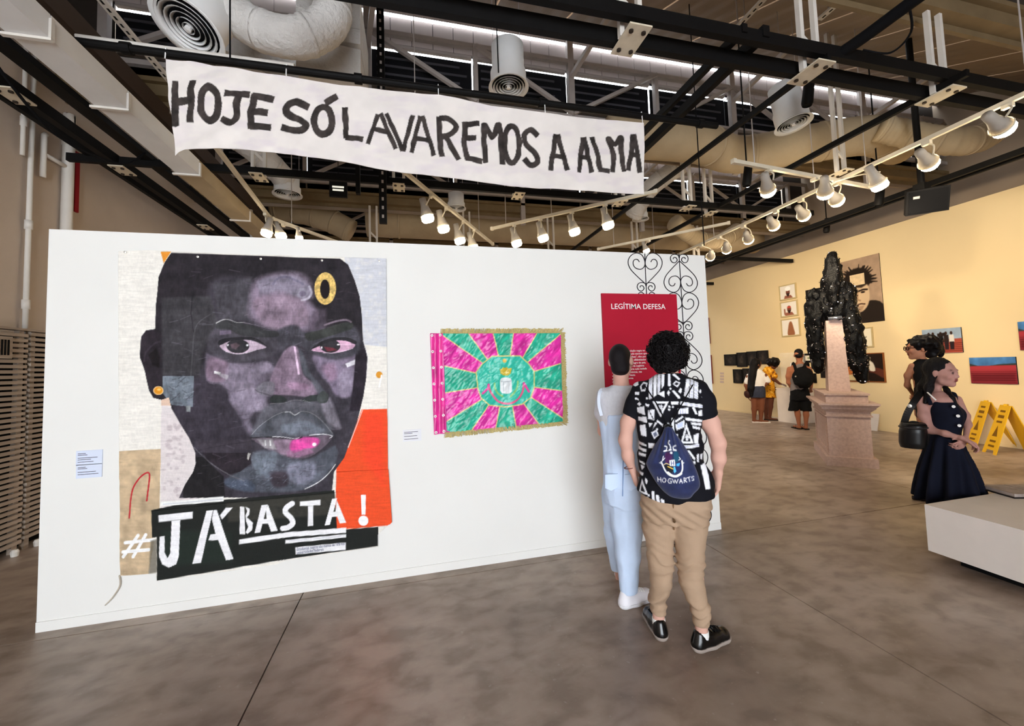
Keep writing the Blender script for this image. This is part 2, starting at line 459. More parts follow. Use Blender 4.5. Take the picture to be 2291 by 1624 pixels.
def wallbox(name, a, b, m): return G().box(a, b).build(name, m, kind='structure')
wallbox('wall_left', (-3.95, -6, 0), (-3.75, 18, 6.7), M['plaster'])
wallbox('wall_back', (-3.95, 18, 0), (11, 18.2, 6.7), M['plaster'])
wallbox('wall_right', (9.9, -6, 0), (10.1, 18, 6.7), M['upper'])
wallbox("wall_right_lining", (9.43, -6, 0), (9.56, 18, 4.19), M["cream"])
wf = thing('wall_front', 'unseen plaster wall added with an opening that shapes the daylight', 'wall', (3, -6.1, 0), kind='structure')  # unseen wall, added to limit where daylight enters
G().box((-3.95, -6.2, 3.9), (1.8, -6.0, 6.7)).build('shading_lintel', M['plaster'], wf)  # holds daylight off the roof
G().box((1.8, -6.2, 0), (10.1, -6.0, 6.7)).build('shading_pier', M['plaster'], wf)  # closes the opening on this side to darken the right of the room
# exhibition partition the works hang on
YW = 3.29
pw = G().box((-2.345, YW, 0.045), (2.765, YW + 0.16, 2.595)).build('wall_partition', M['white_wall'], kind='structure',
     label='freestanding white exhibition partition hung with a portrait and a flag', cat='partition')
G().box((-2.345, YW - 0.006, 0), (2.765, YW + 0.166, 0.062)).build('baseboard_partition', M['white_wall'], kind='structure')
G().box((9.415, -6, 0), (9.43, 18, 0.06)).build('baseboard_right', M['cream'], kind='structure')

# saw-tooth roof: sheets rising to each row of clerestory windows
ceil = thing('ceiling', 'saw-tooth roof of ribbed beige sheets', 'roof', (0, 0, 5.15), kind='structure')
sheet_me = None
P = 2.75
for t in range(7):
    y0 = -3.0 + P * t
    for k in range(14):
        x0 = -3.75 + k * 0.975
        if sheet_me is None:
            g = G(); n = 8
            V = []; Fc = []
            for e, (yy, zz) in enumerate(((0.0, 5.15), (P, 6.47))):
                for i in range(n + 1):
                    for s in (0, 1):
                        V.append((i * 0.97 / n if s == 0 else i * 0.97 / n + 0.03, yy, zz + (0.012 if i % 2 else 0)))
            m_ = 2 * (n + 1)
            for i in range(m_ - 1): Fc.append([i, i + 1, m_ + i + 1, m_ + i])
            o = mk('roof_sheet', np.array(V) + np.array([x0, y0, 0]), Fc, M['roofsheet'], ceil, loc=(x0, y0, 5.15)); sheet_me = o.data
        else:
            o = bpy.data.objects.new('roof_sheet', sheet_me); COL.objects.link(o); o.parent = ceil; o.location = (x0, y0, 0)
M['darkpanel'] = mat('dark_panel', (58, 52, 48), 0.8)
for y_ in (2.49, -0.27): G().box((-3.75, y_, 5.02), (9.9, y_ + 0.02, 6.5)).build('skylight_block', M['darkpanel'], ceil)  # added to block skylight through the open upright roof faces
G().box((-4, -6.2, 6.7), (11, -0.3, 6.75)).build('ceiling_cover', M['roofsheet'], kind='structure')

# clerestory rows with trusses in front
YT = 5.25; XP = [-3.3 + 1.4 * i for i in range(10)]
def clerestory(y, num):
    w_ = thing('window_%d' % num, 'row of clerestory windows darkened by blinds', 'window', (0, y + 0.12, 5.2), kind='structure')
    for i, x in enumerate(XP[:-1]):
        f = G()
        for zz in (5.32, 5.90): f.box((x + 0.03, y + 0.10, zz), (x + 1.37, y + 0.15, zz + 0.04))
        f.build('window_frame', M['steel'], w_)
        gap = 0.012 if i % 2 else 0.022
        b_ = G().box((x + 0.005, y + 0.16, 5.0), (x + 1.395 - (0.022 if i % 2 == 0 else 0), y + 0.175, 5.90 - gap)).build('blind', M['blind'], w_)
        for s_ in range(4):
            zz = 5.42 + s_ * 0.115
            G().bar((x + 0.10, y + 0.135, zz), (x + 1.30 - 0.1 * (s_ % 2), y + 0.135, zz), 0.012, 0.03).build('blind_slat', M['slatgrey'], b_)
        for q in range(5):
            G().box((x + 0.004 + q * 0.28, y + 0.1, 5.945), (x + 0.276 + q * 0.28, y + 0.12, 6.32)).build('tile', M['tile'], w_)
    G().box((-3.75, y + 0.16, 4.7), (9.9, y + 0.19, 5.3)).build('sill_panel', M['roofsheet'], w_)
    for xa, xb in ((-3.75, -3.29), (9.29, 9.9)): G().box((xa, y + 0.12, 5.0), (xb, y + 0.15, 6.47)).build('end_panel', M['darkpanel'], w_)
    G().box((-3.75, y + 0.122, 5.92), (9.9, y + 0.13, 6.33)).build('tile_backing', M['slatgrey'], w_)
    t = thing('roof_truss', ['pale steel roof truss right behind the painted banner', 'second pale steel roof truss counted from the banner',
              'third pale steel roof truss counted from the banner', 'fourth pale steel roof truss counted from the banner'][num - 1], 'roof truss', (0, y, 5.0))
    for nm, zz, hh in (('top_chord', 5.99, 0.06), ('bottom_chord', 5.16, 0.06), ('sill_rail', 5.30, 0.035)):
        G().box((-3.75, y - 0.03, zz - hh / 2), (9.9, y + 0.03, zz + hh / 2)).build(nm, M['steel'], t)
    G().box((-3.75, y - 0.03, 6.325), (9.9, y + 0.05, 6.415)).build('eaves_rail', M['steel'], t)
    for i, x in enumerate(XP):
        wd = 0.09 if i % 2 == 0 else 0.06
        G().box((x - wd / 2, y - 0.04, 4.55 if i % 2 == 0 else 5.14), (x + wd / 2, y + 0.04, 6.33 if i % 2 == 0 else 6.0)).build('post', M['steel'], t)
        if i < len(XP) - 1:
            a, b = ((x, 5.97), (x + 1.4, 5.18)) if i % 4 >= 2 else ((x, 5.18), (x + 1.4, 5.97))
            G().bar((a[0], y - 0.055, a[1]), (b[0], y - 0.055, b[1]), 0.05, 0.05).build('diagonal', M['steel'], t)
        if i % 2 == 0 and i > 1:
            G().bar((x, y, 5.75), (x + 0.2, y - 0.9, 6.0), 0.06, 0.06).build('brace', M['steel'], t)
for k in range(4): clerestory(YT + P * k, k + 1)

# valley gutters (beige), black service beams under them
names = ['nearest beyond the banner', 'second beyond the banner', 'third beyond the banner', 'fourth beyond the banner']
def beam(name, a, b, wd, ht, m, label, cat, group=None, z=None):
    return G().bar(a, b, wd, ht).build(name, m, label=label, cat=cat, group=group, loc=a)
for k, y in enumerate((2.62, 5.37, 8.12, 10.87, 13.62)):
    t = thing('valley_gutter', ['beige valley gutter directly above the paired black beams', 'beige valley gutter behind the banner under the first truss', 'beige valley gutter under the second truss from the banner', 'beige valley gutter under the third truss from the banner', 'beige valley gutter under the fourth truss from the banner'][k], 'gutter', (-3.75, y, 4.78), 'valley gutters')
    G().box((-3.75, y - 0.10, 4.82), (9.9, y + 0.10, 4.95)).build('trough', M['beigesteel'], t)
    G().box((-3.75, y - 0.16, 4.95), (9.9, y - 0.10, 5.0)).build('lip', M['beigesteel'], t)
    G().box((-3.75, y + 0.02, 4.76), (9.9, y + 0.06, 4.82)).build('rib', M['beigesteel'], t)
GRP = 'black service beams'
beam('steel_beam', (-0.9, 2.44, 4.07), (9.9, 2.44, 4.07), 0.055, 0.10, M['black'], 'slim black steel channel in the pair under the nearest gutter', 'beam', 'paired black beams')
beam('steel_beam', (-0.9, 2.62, 4.03), (9.9, 2.62, 4.03), 0.055, 0.12, M['black'], 'slim black steel channel in the pair under the nearest gutter', 'beam', 'paired black beams')
# the pipe that carries the banner
YB = 3.40
t = thing('banner_pipe', 'black steel pipe from which the painted banner hangs', 'pipe', (-2.35, YB, 4.0))
G().tube([(-2.35, YB, 4.0), (3.1, YB, 4.0)], 0.030, 12).build('pipe', M['black'], t)
for x in (-2.0, -0.4, 1.2, 2.9): G().tube([(x - 0.03, YB, 4.0), (x + 0.03, YB, 4.0)], 0.042, 12).build('collar', M['black'], t)
G().tube([(-2.35, YB + 0.07, 4.09), (-0.9, YB + 0.07, 4.09)], 0.018, 8).build('conduit', M['pipewhite'], t)
for k, (y, x0, x1) in enumerate(((5.25, -3.6, 6.6), (8.0, -3.6, 9.3), (10.75, -3.6, 9.3))):
    beam('steel_beam', (x0, y, 4.0), (x1, y, 4.0), 0.05, 0.085, M['black'], ['black cross beam under the truss nearest the banner',
         'black cross beam under the second truss from the banner', 'black cross beam under the third truss from the banner'][k], 'beam')
for k, (x, y0, y1, z, wd, lab) in enumerate((
    (3.31, 2.4, 8.6, 4.0, 0.035, 'thin black rail crossing over the people at the red panel'),
    (4.72, 2.3, 10.8, 4.0, 0.04, 'black rail beside the long white lamp track'),
    (2.50, 2.4, 5.3, 4.10, 0.045, 'black rail, outer one of the close pair past the banner end'),
    (2.70, 2.4, 5.3, 4.11, 0.06, 'perforated black rail, inner one of the close pair past the banner end'),
    (7.25, 1.5, 15, 4.0, 0.05, 'black rail running along the top of the cream wall'),
    (7.50, 1.5, 15, 4.02, 0.035, 'slim black cable rail beside the rail along the cream wall'),
    (-3.16, 1.0, 14, 4.0, 0.07, 'black rail running along the plaster wall under the duct'),
    (-3.40, 1.0, 14, 4.06, 0.05, 'slim black rail between plaster wall and duct'))):
    beam('steel_rail', (x, y0, z), (x, y1, z), wd, wd * 1.5, M['black'], lab, 'rail')
# bracket plates with bolts and hangers
def roofz(y): return 5.15 + ((y + 3.0) % P) / P * 1.32
def bracket(x, y, z, lab, sz=0.11, hang=True, tilt=1):
    t = thing('bracket_plate', lab, 'bracket', (x, y, z), 'bolted bracket plates')
    G().box((x - sz * 0.8, y - sz * 1.3, z - 0.075), (x + sz * 0.8, y + sz * 1.3, z - 0.063)).build('plate', M['plate'], t)
    for sx in (-1, 1):
        for sy in (-1, 1):
            G().lathe([(0.0, -0.012), (0.017, -0.012), (0.017, 0.0)], (x + sx * sz * 0.45, y + sy * sz * 0.8, z - 0.075), n=8).build('bolt', M['bolt'], t)
    if hang:
        for sx in (-1, 1):
            G().box((x + sx * sz * 0.7 - 0.018, y - 0.02, z - 0.06), (x + sx * sz * 0.7 + 0.018, y + 0.02, 4.757 if min(abs(y - q_) for q_ in (2.62, 5.37, 8.12, 10.87)) < 0.2 else roofz(y))).build('hanger', M['pipewhite'], t)
        G().bar((x - sz * 0.7, y, z + 0.25), (x + sz * 0.7, y, z + 0.12), 0.02, 0.03).build('tie', M['pipewhite'], t)
ORD = ['first', 'second', 'third', 'fourth', 'fifth', 'sixth', 'seventh', 'eighth']
for k, x in enumerate((1.60, 3.27, 4.78, 6.4, 8.0)): bracket(x, 2.53, 4.02, 'bolted bracket plate on the paired black beams, %s counted from the banner side' % ORD[k])
for k, x in enumerate((-1.75, -0.14, 1.45, 3.0, 4.16)): bracket(x, 5.25, 4.0, 'bracket plate on the cross beam behind the banner, %s from the white duct' % ORD[k], 0.09)
for k, y in enumerate((4.05, 5.33, 7.2, 9.4)): bracket(-3.15, y, 4.0, 'bracket plate on the plaster wall rail, %s counted into the room' % ORD[k], 0.09, False)
bracket(4.72, 5.45, 4.02, 'bracket plate on the rail beside the long lamp track', 0.09)
bracket(5.43, 3.91, 4.02, 'bracket plate hanging above the crosswise lamp track', 0.09)
for q_, y in enumerate((8.0, 10.75)):
    for k, x in enumerate((-2.85, -0.7, 1.1, 2.9, 4.9, 6.5)): bracket(x, y, 4.0, 'bracket plate on the %s truss cross beam, %s from the plaster wall' % (('second', 'third')[q_], ORD[k]), 0.09)
# black perforated uprights
for k, (x, y, z0, wd, lab) in enumerate(((-0.33, 5.12, 3.4, 0.09, 'tall black perforated strut standing behind the banner'), (-0.62, 5.12, 3.75, 0.05, 'slim black strut beside the perforated strut behind the banner'))):
    t = thing('ceiling_strut', lab, 'strut', (x, y, z0))
    G().box((x - wd / 2, y - 0.03, z0), (x + wd / 2, y + 0.03, 6.3)).build('channel', M['black'], t)
    if k == 0:
        for q in range(26): G().box((x - 0.012, y - 0.033, z0 + 0.06 + q * 0.11), (x + 0.012, y - 0.029, z0 + 0.10 + q * 0.11)).build('slot', M['steel'], t)
# white perforated channels running along the room
for k, (x, z, y0, y1, lab) in enumerate(((-2.36, 4.6, 1.5, 5.1, 'white perforated channel running above the banner end'),
                                       (3.6, 5.3, 2.9, 3.65, 'white perforated channel under the roof sheets by the hangers'),
                                       (4.45, 5.32, 2.9, 3.3, 'short white perforated channel under the roof sheets'))):
    t = thing('perforated_channel', lab, 'channel', (x, y0, z))
    G().box((x - 0.03, y0, z - 0.012), (x + 0.03, y1, z + 0.012)).build('channel', M['pipewhite'], t)
    for q in range(int((y1 - y0) / 0.075)):
        G().box((x - 0.008, y0 + 0.03 + q * 0.075, z - 0.0145), (x + 0.008, y0 + 0.068 + q * 0.075, z - 0.0115)).build('slot', M['black'], t)
    for yy in (y0 + 0.1, y1 - 0.1): G().tube([(x, yy, z), (x, yy, 5.3 + (yy % P) * 0.4)], 0.008, 6).build('hanger_rod', M['steel'], t)
# wide perforated cable trays under the roof
for k in range(2):
    x0, y0 = 5.6, 2.80 + k * 0.16
    t = thing('cable_tray', ['perforated beige cable tray under the roof, the one touching the gutter side', 'perforated beige cable tray under the roof, the one farther from the beams'][k], 'cable tray', (x0, y0, 5.25), 'cable trays')
    G().box((x0, y0 - 0.055, 5.25), (9.0, y0 + 0.055, 5.27)).build('tray', M['beigesteel'], t)
    for q in range(40): G().box((x0 + 0.05 + q * 0.08, y0 - 0.03, 5.246), (x0 + 0.09 + q * 0.08, y0 + 0.03, 5.2505)).build('slot', M['black'], t)

# ---------------------------------------------------------------- ducts
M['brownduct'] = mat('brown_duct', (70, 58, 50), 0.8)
for x_, lab_ in ((-2.92, 'black cable tray between plaster wall and white duct'), (-2.66, 'narrow black cable tray tight beside the white duct')):
    G().box((x_, 1.0, 4.02), (x_ + 0.12, 14, 4.08)).build('black_tray', M['black'], label=lab_, cat='cable tray', loc=(x_, 1.0, 4.02))
t = thing('air_duct', 'long white rectangular duct with flanged joints along the plaster wall', 'duct', (-2.4, 1.2, 3.8))
dx0, dx1, dz0, dz1 = -2.47, -2.25, 3.8, 3.96
segs = [1.2, 3.12, 3.85, 5.0, 6.4, 8.2, 10.4, 12.5]
for a, b in zip(segs[:-1], segs[1:]):
    G().box((dx0, a + 0.004, dz0), (dx1, b - 0.004, dz1)).build('duct_section', M['ductwhite'] if a < 4 else M['ductbeige'], t)
for y in segs[1:-1]:
    g = G()
    g.box((dx0 - 0.03, y - 0.014, dz0 - 0.02), (dx1 + 0.015, y + 0.014, dz0 - 0.002)); g.box((dx1, y - 0.014, dz0), (dx1 + 0.015, y + 0.014, dz1 - 0.03))
    g.build('flange', M['pipewhite'], t)
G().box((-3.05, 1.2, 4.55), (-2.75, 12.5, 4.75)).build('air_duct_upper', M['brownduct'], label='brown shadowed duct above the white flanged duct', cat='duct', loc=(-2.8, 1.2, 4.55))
# round ducts along the roof
def tube_thing(name, label, pts, r, m, cat='duct', seams=True, group=None, ripple=0.0, n=20):
    pts = smooth_poly(pts, 8, False) if len(pts) > 2 else np.array(pts, float)
    t = thing(name, label, cat, pts[0], group)
    if ripple:
        dd = np.concatenate([[0], np.cumsum(np.linalg.norm(np.diff(pts, axis=0), axis=1))]); k = int(dd[-1] / 0.02)
        s_ = np.linspace(0, dd[-1], k); pts = np.stack([np.interp(s_, dd, pts[:, i]) for i in range(3)], 1)
        rr = r * (1 + ripple * np.array([noise3(i * 0.35, 2.2, 0.4) for i in range(k)]) + ripple * 0.5 * np.sin(np.arange(k) * 1.9))
    else: rr = r
    G().tube(pts, rr, n).build('duct_wall', m, t, smooth=True)
    if seams:
        for i in range(2, len(pts) - 2, max(2, len(pts) // 5)):
            d_ = norm(pts[i + 1] - pts[i]) * 0.02
            G().tube([pts[i] - d_, pts[i] + d_], (r if np.isscalar(r) else r) * 1.04, n).build('seam_band', m, t, smooth=True)
    return t
tube_thing('round_duct', 'thick beige round duct crossing under the first clerestory row', [(2.6, 4.75, 4.62), (4.0, 4.8, 4.7), (4.9, 5.0, 4.72), (5.7, 4.6, 4.74), (6.6, 4.3, 4.8), (7.6, 4.6, 4.9)], 0.27, M['ductbeige'])
tube_thing('flexible_duct', 'sagging beige flexible duct above the long lamp track', [(6.35, 4.02, 4.72), (6.6, 3.88, 4.58), (6.9, 3.6, 4.35), (7.2, 3.5, 4.35), (7.7, 3.6, 4.55)], 0.17, M['ductbeige'], ripple=0.05)
tube_thing('round_duct', 'long beige round duct above the far spotlights', [(-0.9, 8.8, 4.75), (3.0, 8.8, 4.75), (9.0, 8.8, 4.75)], 0.33, M['ductbeige'])
tube_thing('round_duct', 'slanted beige duct branch beside the exit sign', [(-2.7, 9.0, 4.98), (-2.2, 8.9, 4.9), (-1.6, 8.8, 4.7), (-1.2, 8.8, 4.5)], 0.24, M['ductbeige'])
tube_thing('flexible_duct', 'short sagging flexible duct near the top of the cream wall', [(5.2, 7.0, 4.4), (5.9, 7.2, 4.15), (6.6, 7.3, 4.2), (7.2, 7.5, 4.5)], 0.17, M['ductbeige'], ripple=0.04)
tube_thing('round_duct', 'pale duct sloping down past the banner end', [(4.6, 5.9, 5.0), (4.2, 6.3, 4.7), (4.1, 6.7, 4.35)], 0.16, M['ductfab'])
tube_thing('round_duct', 'pale duct sloping down behind the lower banner edge', [(-2.6, 5.9, 5.0), (-2.1, 6.3, 4.75), (-1.85, 6.69, 4.55)], 0.17, M['ductfab'])
# ceiling diffusers
def diffuser(u, v, z, r, h, lab, axis=(0, 0, 1), c=None):
    c = flo(u, v, z) if c is None else np.array(c, float); ax = norm(axis)
    t = thing('air_diffuser', lab, 'air diffuser', c)
    G().lathe([(r * 0.93, 0.0), (r * 0.93, h * 0.35), (r * 0.84, h * 0.42), (r * 0.84, h)], c, ax, 28, cap1=True).build('neck', M['ductwhite'], t, smooth=True)
    G().lathe([(r * 0.86, 0.012), (r * 1.05, -0.012), (r * 1.05, 0.0), (r * 0.92, 0.02)], c, ax, 28).build('rim', M['ductwhite'], t, smooth=True)
    for q in range(5):
        rq = r * (0.82 - q * 0.16)
        G().lathe([(rq, -0.004), (rq * 0.89, 0.014), (rq * 0.86, 0.014), (rq * 0.96, -0.006)], c, ax, 24).build('cone_ring', M['ductwhite'], t, smooth=True)
    G().lathe([(0.0, -0.02), (r * 0.10, -0.015), (r * 0.10, 0.03)], c, ax, 12).build('hub', M['ductwhite'], t)
    G().lathe([(r * 0.9, 0.03), (0.001, 0.03)], c, ax, 24).build('plenum', M['blackmat'], t)
    for a_ in (0.3, 3.3): G().tube([c + np.array([math.cos(a_) * r * 0.8, math.sin(a_) * r * 0.8, h * 0.4]), np.array([c[0] + math.cos(a_) * r * 0.8, c[1] + math.sin(a_) * r * 0.8, 5.75])], 0.004, 5).build('hanger_wire', M['steel'], t)
    return t
diffuser(1138, 195, 4.35, 0.19, 0.42, 'white round ceiling diffuser hanging over the middle of the banner')
diffuser(1775, 278, 4.35, 0.19, 0.5, 'white round ceiling diffuser under the thick beige duct', axis=(-0.1, 0.12, 1))
diffuser(643, 435, 4.35, 0.20, 0.32, 'white round ceiling diffuser below the left end of the banner')
diffuser(1021, 466, 4.35, 0.16, 0.25, 'small white ceiling diffuser between the angled lamp tracks')
diffuser(1433, 490, 4.35, 0.15, 0.28, 'small white ceiling diffuser under the banner corner')
big = diffuser(0, 0, 0, 0.245, 0.6, 'large tilted ceiling diffuser fed by a wrinkled flexible duct', axis=(0.30, 0.32, 1), c=(-1.66, 3.5, 4.30))
bc = np.array([-1.66, 3.5, 4.30]); ba = norm((0.30, 0.32, 1))
tube_thing('flexible_duct', 'wrinkled silver-grey flexible duct bending down to the tilted diffuser', [bc + ba * 0.42 + np.array([0.05, 0, 0]), bc + ba * 0.3 + np.array([0.34, 0.02, -0.10]), bc + np.array([0.78, 0.05, 0.10]), bc + np.array([1.02, 0.1, 0.36]), bc + np.array([0.98, 0.15, 0.75]), bc + np.array([0.85, 0.2, 1.1])], 0.155, M['ductfab'], ripple=0.03)
# insulated box duct behind the flexible duct
t = thing('box_duct', 'insulated white box duct with taped seams beside the flexible duct', 'duct', (-0.75, 4.3, 4.5))
for a, b in ((4.50, 4.86), (4.86, 5.02), (5.02, 5.4)):
    G().prism([(-1.05, 4.1, a + 0.003), (-0.46, 4.1, a + 0.003 - (0.05 if a < 4.6 else 0)), (-0.46, 4.9, a + 0.003), (-1.05, 4.9, a + 0.003)], (0, 0, b - a - 0.006)).build('insulated_panel', M['ductfab'], t)
t = thing('box_duct', 'insulated white transition duct sloping towards the box duct', 'duct', (-1.3, 4.6, 4.6))
G().prism([(-1.9, 4.5, 4.95), (-1.06, 4.5, 4.52), (-1.06, 4.5, 5.1), (-1.9, 4.5, 5.3)], (0, 0.5, 0)).build('duct_wall', M['ductfab'], t)

# ---------------------------------------------------------------- small ceiling things
t = thing('exit_sign', 'black box sign with pale lettering bars hanging under the first truss', 'sign', onY(757, 424, 6.6))
c = onY(757, 424, 6.6); G().box(c + np.array([-0.13, -0.02, -0.12]), c + np.array([0.13, 0.03, 0.12])).build('housing', M['black'], t)
for q, ww in ((0.03, 0.085), (-0.02, 0.08)): G().box(c + np.array([-ww, -0.025, q - 0.012]), c + np.array([ww, -0.019, q + 0.016])).build('light_bar', mat('sign_bar', (235, 235, 220), 0.5, emit=0.5), t)
G().tube([c + np.array([0, 0, 0.12]), c + np.array([0, 0, 0.75])], 0.006, 6).build('hanger_wire', M['black'], t)
# loudspeaker on its drop pipe
sp = np.array([6.32, 3.6, 3.51])
t = thing('loudspeaker', 'black wedge loudspeaker hung from a drop pipe by the cream wall', 'loudspeaker', sp)
rx = norm((0.75, -0.66, 0)); fr = norm((-0.66, -0.75, -0.35)); up = np.cross(rx, fr); up = up if up[2] > 0 else -up
def obx(c, a, b, d, ha, hb, hd):
    P_ = [c + a * sa * ha + b * sb * hb + d * sd * hd for sd in (-1, 1) for sb in (-1, 1) for sa in (-1, 1)]
    return P_, [[0, 2, 3, 1], [4, 5, 7, 6], [0, 1, 5, 4], [2, 6, 7, 3], [0, 4, 6, 2], [1, 3, 7, 5]]
V_, F_ = obx(sp, rx, up, fr, 0.20, 0.15, 0.13); V_ = [p + (rx * -np.sign((p - sp) @ rx) * 0.06 if (p - sp) @ fr < 0 else 0) for p in V_]
G().add(V_, F_).build('cabinet', M['black'], t)
V_, F_ = obx(sp + fr * 0.133, rx, up, fr, 0.18, 0.13, 0.006); G().add(V_, F_).build('grille', M['blackmat'], t)
V_, F_ = obx(sp + fr * 0.142 - rx * 0.11 + up * 0.06, rx, up, fr, 0.03, 0.015, 0.003); G().add(V_, F_).build('badge', M['steel'], t)
G().tube([sp + np.array([0, 0, 0.12]), sp + np.array([0.0, 0, 2.14])], 0.035, 10).build('drop_pipe', M['black'], t)
G().box(sp + np.array([-0.06, -0.06, 0.13]), sp + np.array([0.06, 0.06, 0.22])).build('yoke', M['black'], t)
# black cable bundle
tube_thing('cable_bundle', 'thick black cable bundle sloping across the beam pair', [(3.56, 1.3, 4.12), (3.55, 1.95, 4.12), (3.52, 2.3, 4.10), (3.46, 2.56, 4.08)], 0.045, M['blackmat'], 'cable', seams=False)
tube_thing('cable', 'thin black cable loop hanging from the cable bundle', [(3.55, 2.0, 4.1), (3.72, 2.1, 4.02), (3.74, 2.25, 3.98), (3.6, 2.35, 4.06)], 0.008, M['blackmat'], 'cable', seams=False, n=6)
tube_thing('cable', 'black cable drooping below the white flanged duct', [(-3.0, 3.5, 4.25), (-2.98, 3.7, 3.95), (-2.95, 4.2, 3.7), (-2.8, 4.7, 3.72), (-2.7, 4.9, 3.95)], 0.012, M['blackmat'], 'cable', seams=False, n=6)
for k, (u, y) in enumerate(((1113, 3.55), (1548, 3.9), (515, 3.3))):
    a = onY(u, 90, y); z0 = [4.35, 2.9, 3.95][k]
    G().tube([(a[0], y, z0), (a[0] - 0.01, y, roofz(y))], 0.006, 6).build('hanging_cable', M['blackmat'], cat='cable', loc=(a[0], y, z0),
        label=['thin black wire dropping to the middle ceiling diffuser', 'thin black wire hanging down past the banner end', 'thin black wire in front of the flexible duct'][k])
for k, (u, v, y) in enumerate(((1808, 210, 3.3), (1968, 440, 4.2), (1850, 505, 6.0), (1672, 395, 4.4))):
    c = onY(u, v, y); t = thing('stage_spotlight', ['unlit black cylinder spotlight hanging beside the duct diffuser', 'unlit black cylinder spotlight below the crosswise track end', 'unlit black cylinder spotlight close to the cream wall top', 'unlit black cylinder spotlight at the crosswise track free end'][k], 'spotlight', c, 'unlit black cylinder spotlights')
    ax = norm((-0.1, 0.1, -1)); G().lathe([(0.001, -0.15), (0.05, -0.14), (0.055, 0.1), (0.045, 0.13)], c, ax, 14).build('can', M['black'], t, smooth=True)
    G().lathe([(0.045, 0.12), (0.001, 0.12)], c, ax, 14).build('lens', M['blackmat'], t)
    G().tube([c + np.array([0, 0, 0.1]), np.array([c[0], c[1], roofz(c[1])])], 0.01, 6).build('stem', M['black'], t)

# ---------------------------------------------------------------- plaster wall: conduits and slatted screen
XL = -3.70
for k, (u, v0, v1, r, lab) in enumerate(((66, 60, 760, 0.022, 'slim white conduit rising straight up the plaster wall'), (46, 60, 345, 0.018, 'short white conduit with an end socket on the plaster wall'))):
    a = onX(u, 450, XL); t = thing('wall_conduit', lab, 'pipe', (XL, a[1], 2.0))
    z0, z1 = onX(u, v1, XL)[2], 5.0
    G().tube([(XL, a[1], z0), (XL, a[1], z1)], r, 10).build('pipe', M['pipewhite'], t, smooth=True)
    for zz in (z0 + 0.3, z0 + 1.1): G().tube([(XL, a[1], zz), (XL, a[1], zz + 0.09)], r * 1.45, 10).build('coupling', M['pipewhite'], t, smooth=True)
a = onX(152, 400, XL)
t = thing('wall_conduit', 'thick white pipe with elbow dropping behind the partition', 'pipe', (XL, a[1], 0))
G().tube(smooth_poly([(XL, a[1], 0.0), (XL, a[1], 4.2), (XL, a[1] + 0.04, 4.38), (XL, a[1] + 0.4, 4.4)], 6, False), 0.05, 14).build('pipe', M['pipewhite'], t, smooth=True)
G().tube([(XL, a[1], 4.2), (XL, a[1], 4.3)], 0.058, 14).build('elbow_collar', M['pipewhite'], t, smooth=True)
G().box((XL - 0.02, a[1] + 0.10, 3.5), (XL, a[1] + 0.16, 4.2)).build('red_conduit_strip', M['red'], label='thin red strip on the plaster wall beside the thick pipe', cat='strip', loc=(XL, a[1] + 0.13, 3.5))
t = thing('wall_conduit', 'white L-shaped conduit under the black wall rails', 'pipe', (XL, 4.95, 3.6))
G().tube([(XL, 5.10, 3.7), (XL, 5.10, 4.15), (XL, 5.12, 4.17)], 0.025, 8).build('pipe', M['pipewhite'], t, smooth=True)
G().tube([(XL, 5.10, 3.95), (XL, 5.45, 3.95)], 0.022, 8).build('branch', M['pipewhite'], t, smooth=True)
M['slat'] = mat('slat_wood', (168, 152, 138), 0.75, var=0.25, vscale=4, stretch=(1, 1, 8), bump=0.2, bscale=30)
t = thing('slatted_screen', 'tall screen of horizontal wooden slats in front of the plaster wall', 'screen', (-3.6, 4.0, 0))
nsl = 40
sl_me = {}
for seg, (y0, y1, dz) in enumerate(((2.4, 4.86, 0.0), (4.89, 7.6, 0.018))):
    for i in range(nsl):
        z = 0.08 + i * 0.0495 + dz
        wob = rnd.uniform(-0.004, 0.004)
        if seg not in sl_me:
            o = G().box((-3.62, y0, z), (-3.595, y1, z + 0.030)).build('slat', M['slat'], t, loc=(-3.6, y0, z)); sl_me[seg] = o.data
        else:
            o = bpy.data.objects.new('slat', sl_me[seg]); COL.objects.link(o); o.parent = t; o.location = (0 + wob, y0 - 4.0, z)
for y in (3.3, 4.8, 4.92, 6.2): G().box((-3.66, y, 0), (-3.622, y + 0.05, 2.08)).build('post', M['slat'], t)
G().box((-3.66, 2.4, 2.07), (-3.58, 7.6, 2.09)).build('cap_rail', M['slat'], t)
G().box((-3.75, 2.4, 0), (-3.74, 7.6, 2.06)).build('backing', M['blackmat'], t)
for y in (4.75, 4.98): G().lathe([(0.025, 0), (0.03, 0.04), (0.02, 0.06)], (-3.56, y, 0), n=10, cap1=True).build('foot', M['pipewhite'], t)
t = thing('wall_vent', 'small grey vent grille set into the slatted screen', 'vent', (-3.59, 4.55, 1.82))
G().box((-3.594, 4.40, 1.80), (-3.575, 4.68, 2.0)).build('frame', M['slat'], t)
for q in range(8): G().box((-3.574, 4.42 + q * 0.03, 1.83), (-3.570, 4.435 + q * 0.03, 1.97)).build('grille_bar', M['blackmat'], t)
# bright side window high on the plaster wall
t = thing('window_9', 'white framed high window at the roof corner above the duct', 'window', (-2.9, 2.9, 4.3), kind='structure')
c0 = flo(20, 20, 4.3)
G().bar(flo(0, 2, 4.4), flo(60, 44, 4.3), 0.03, 0.03).build('frame', M['pipewhite'], t)
G().bar(flo(-60, 33, 4.3), flo(60, 44, 4.3), 0.03, 0.03).build('frame', M['pipewhite'], t)
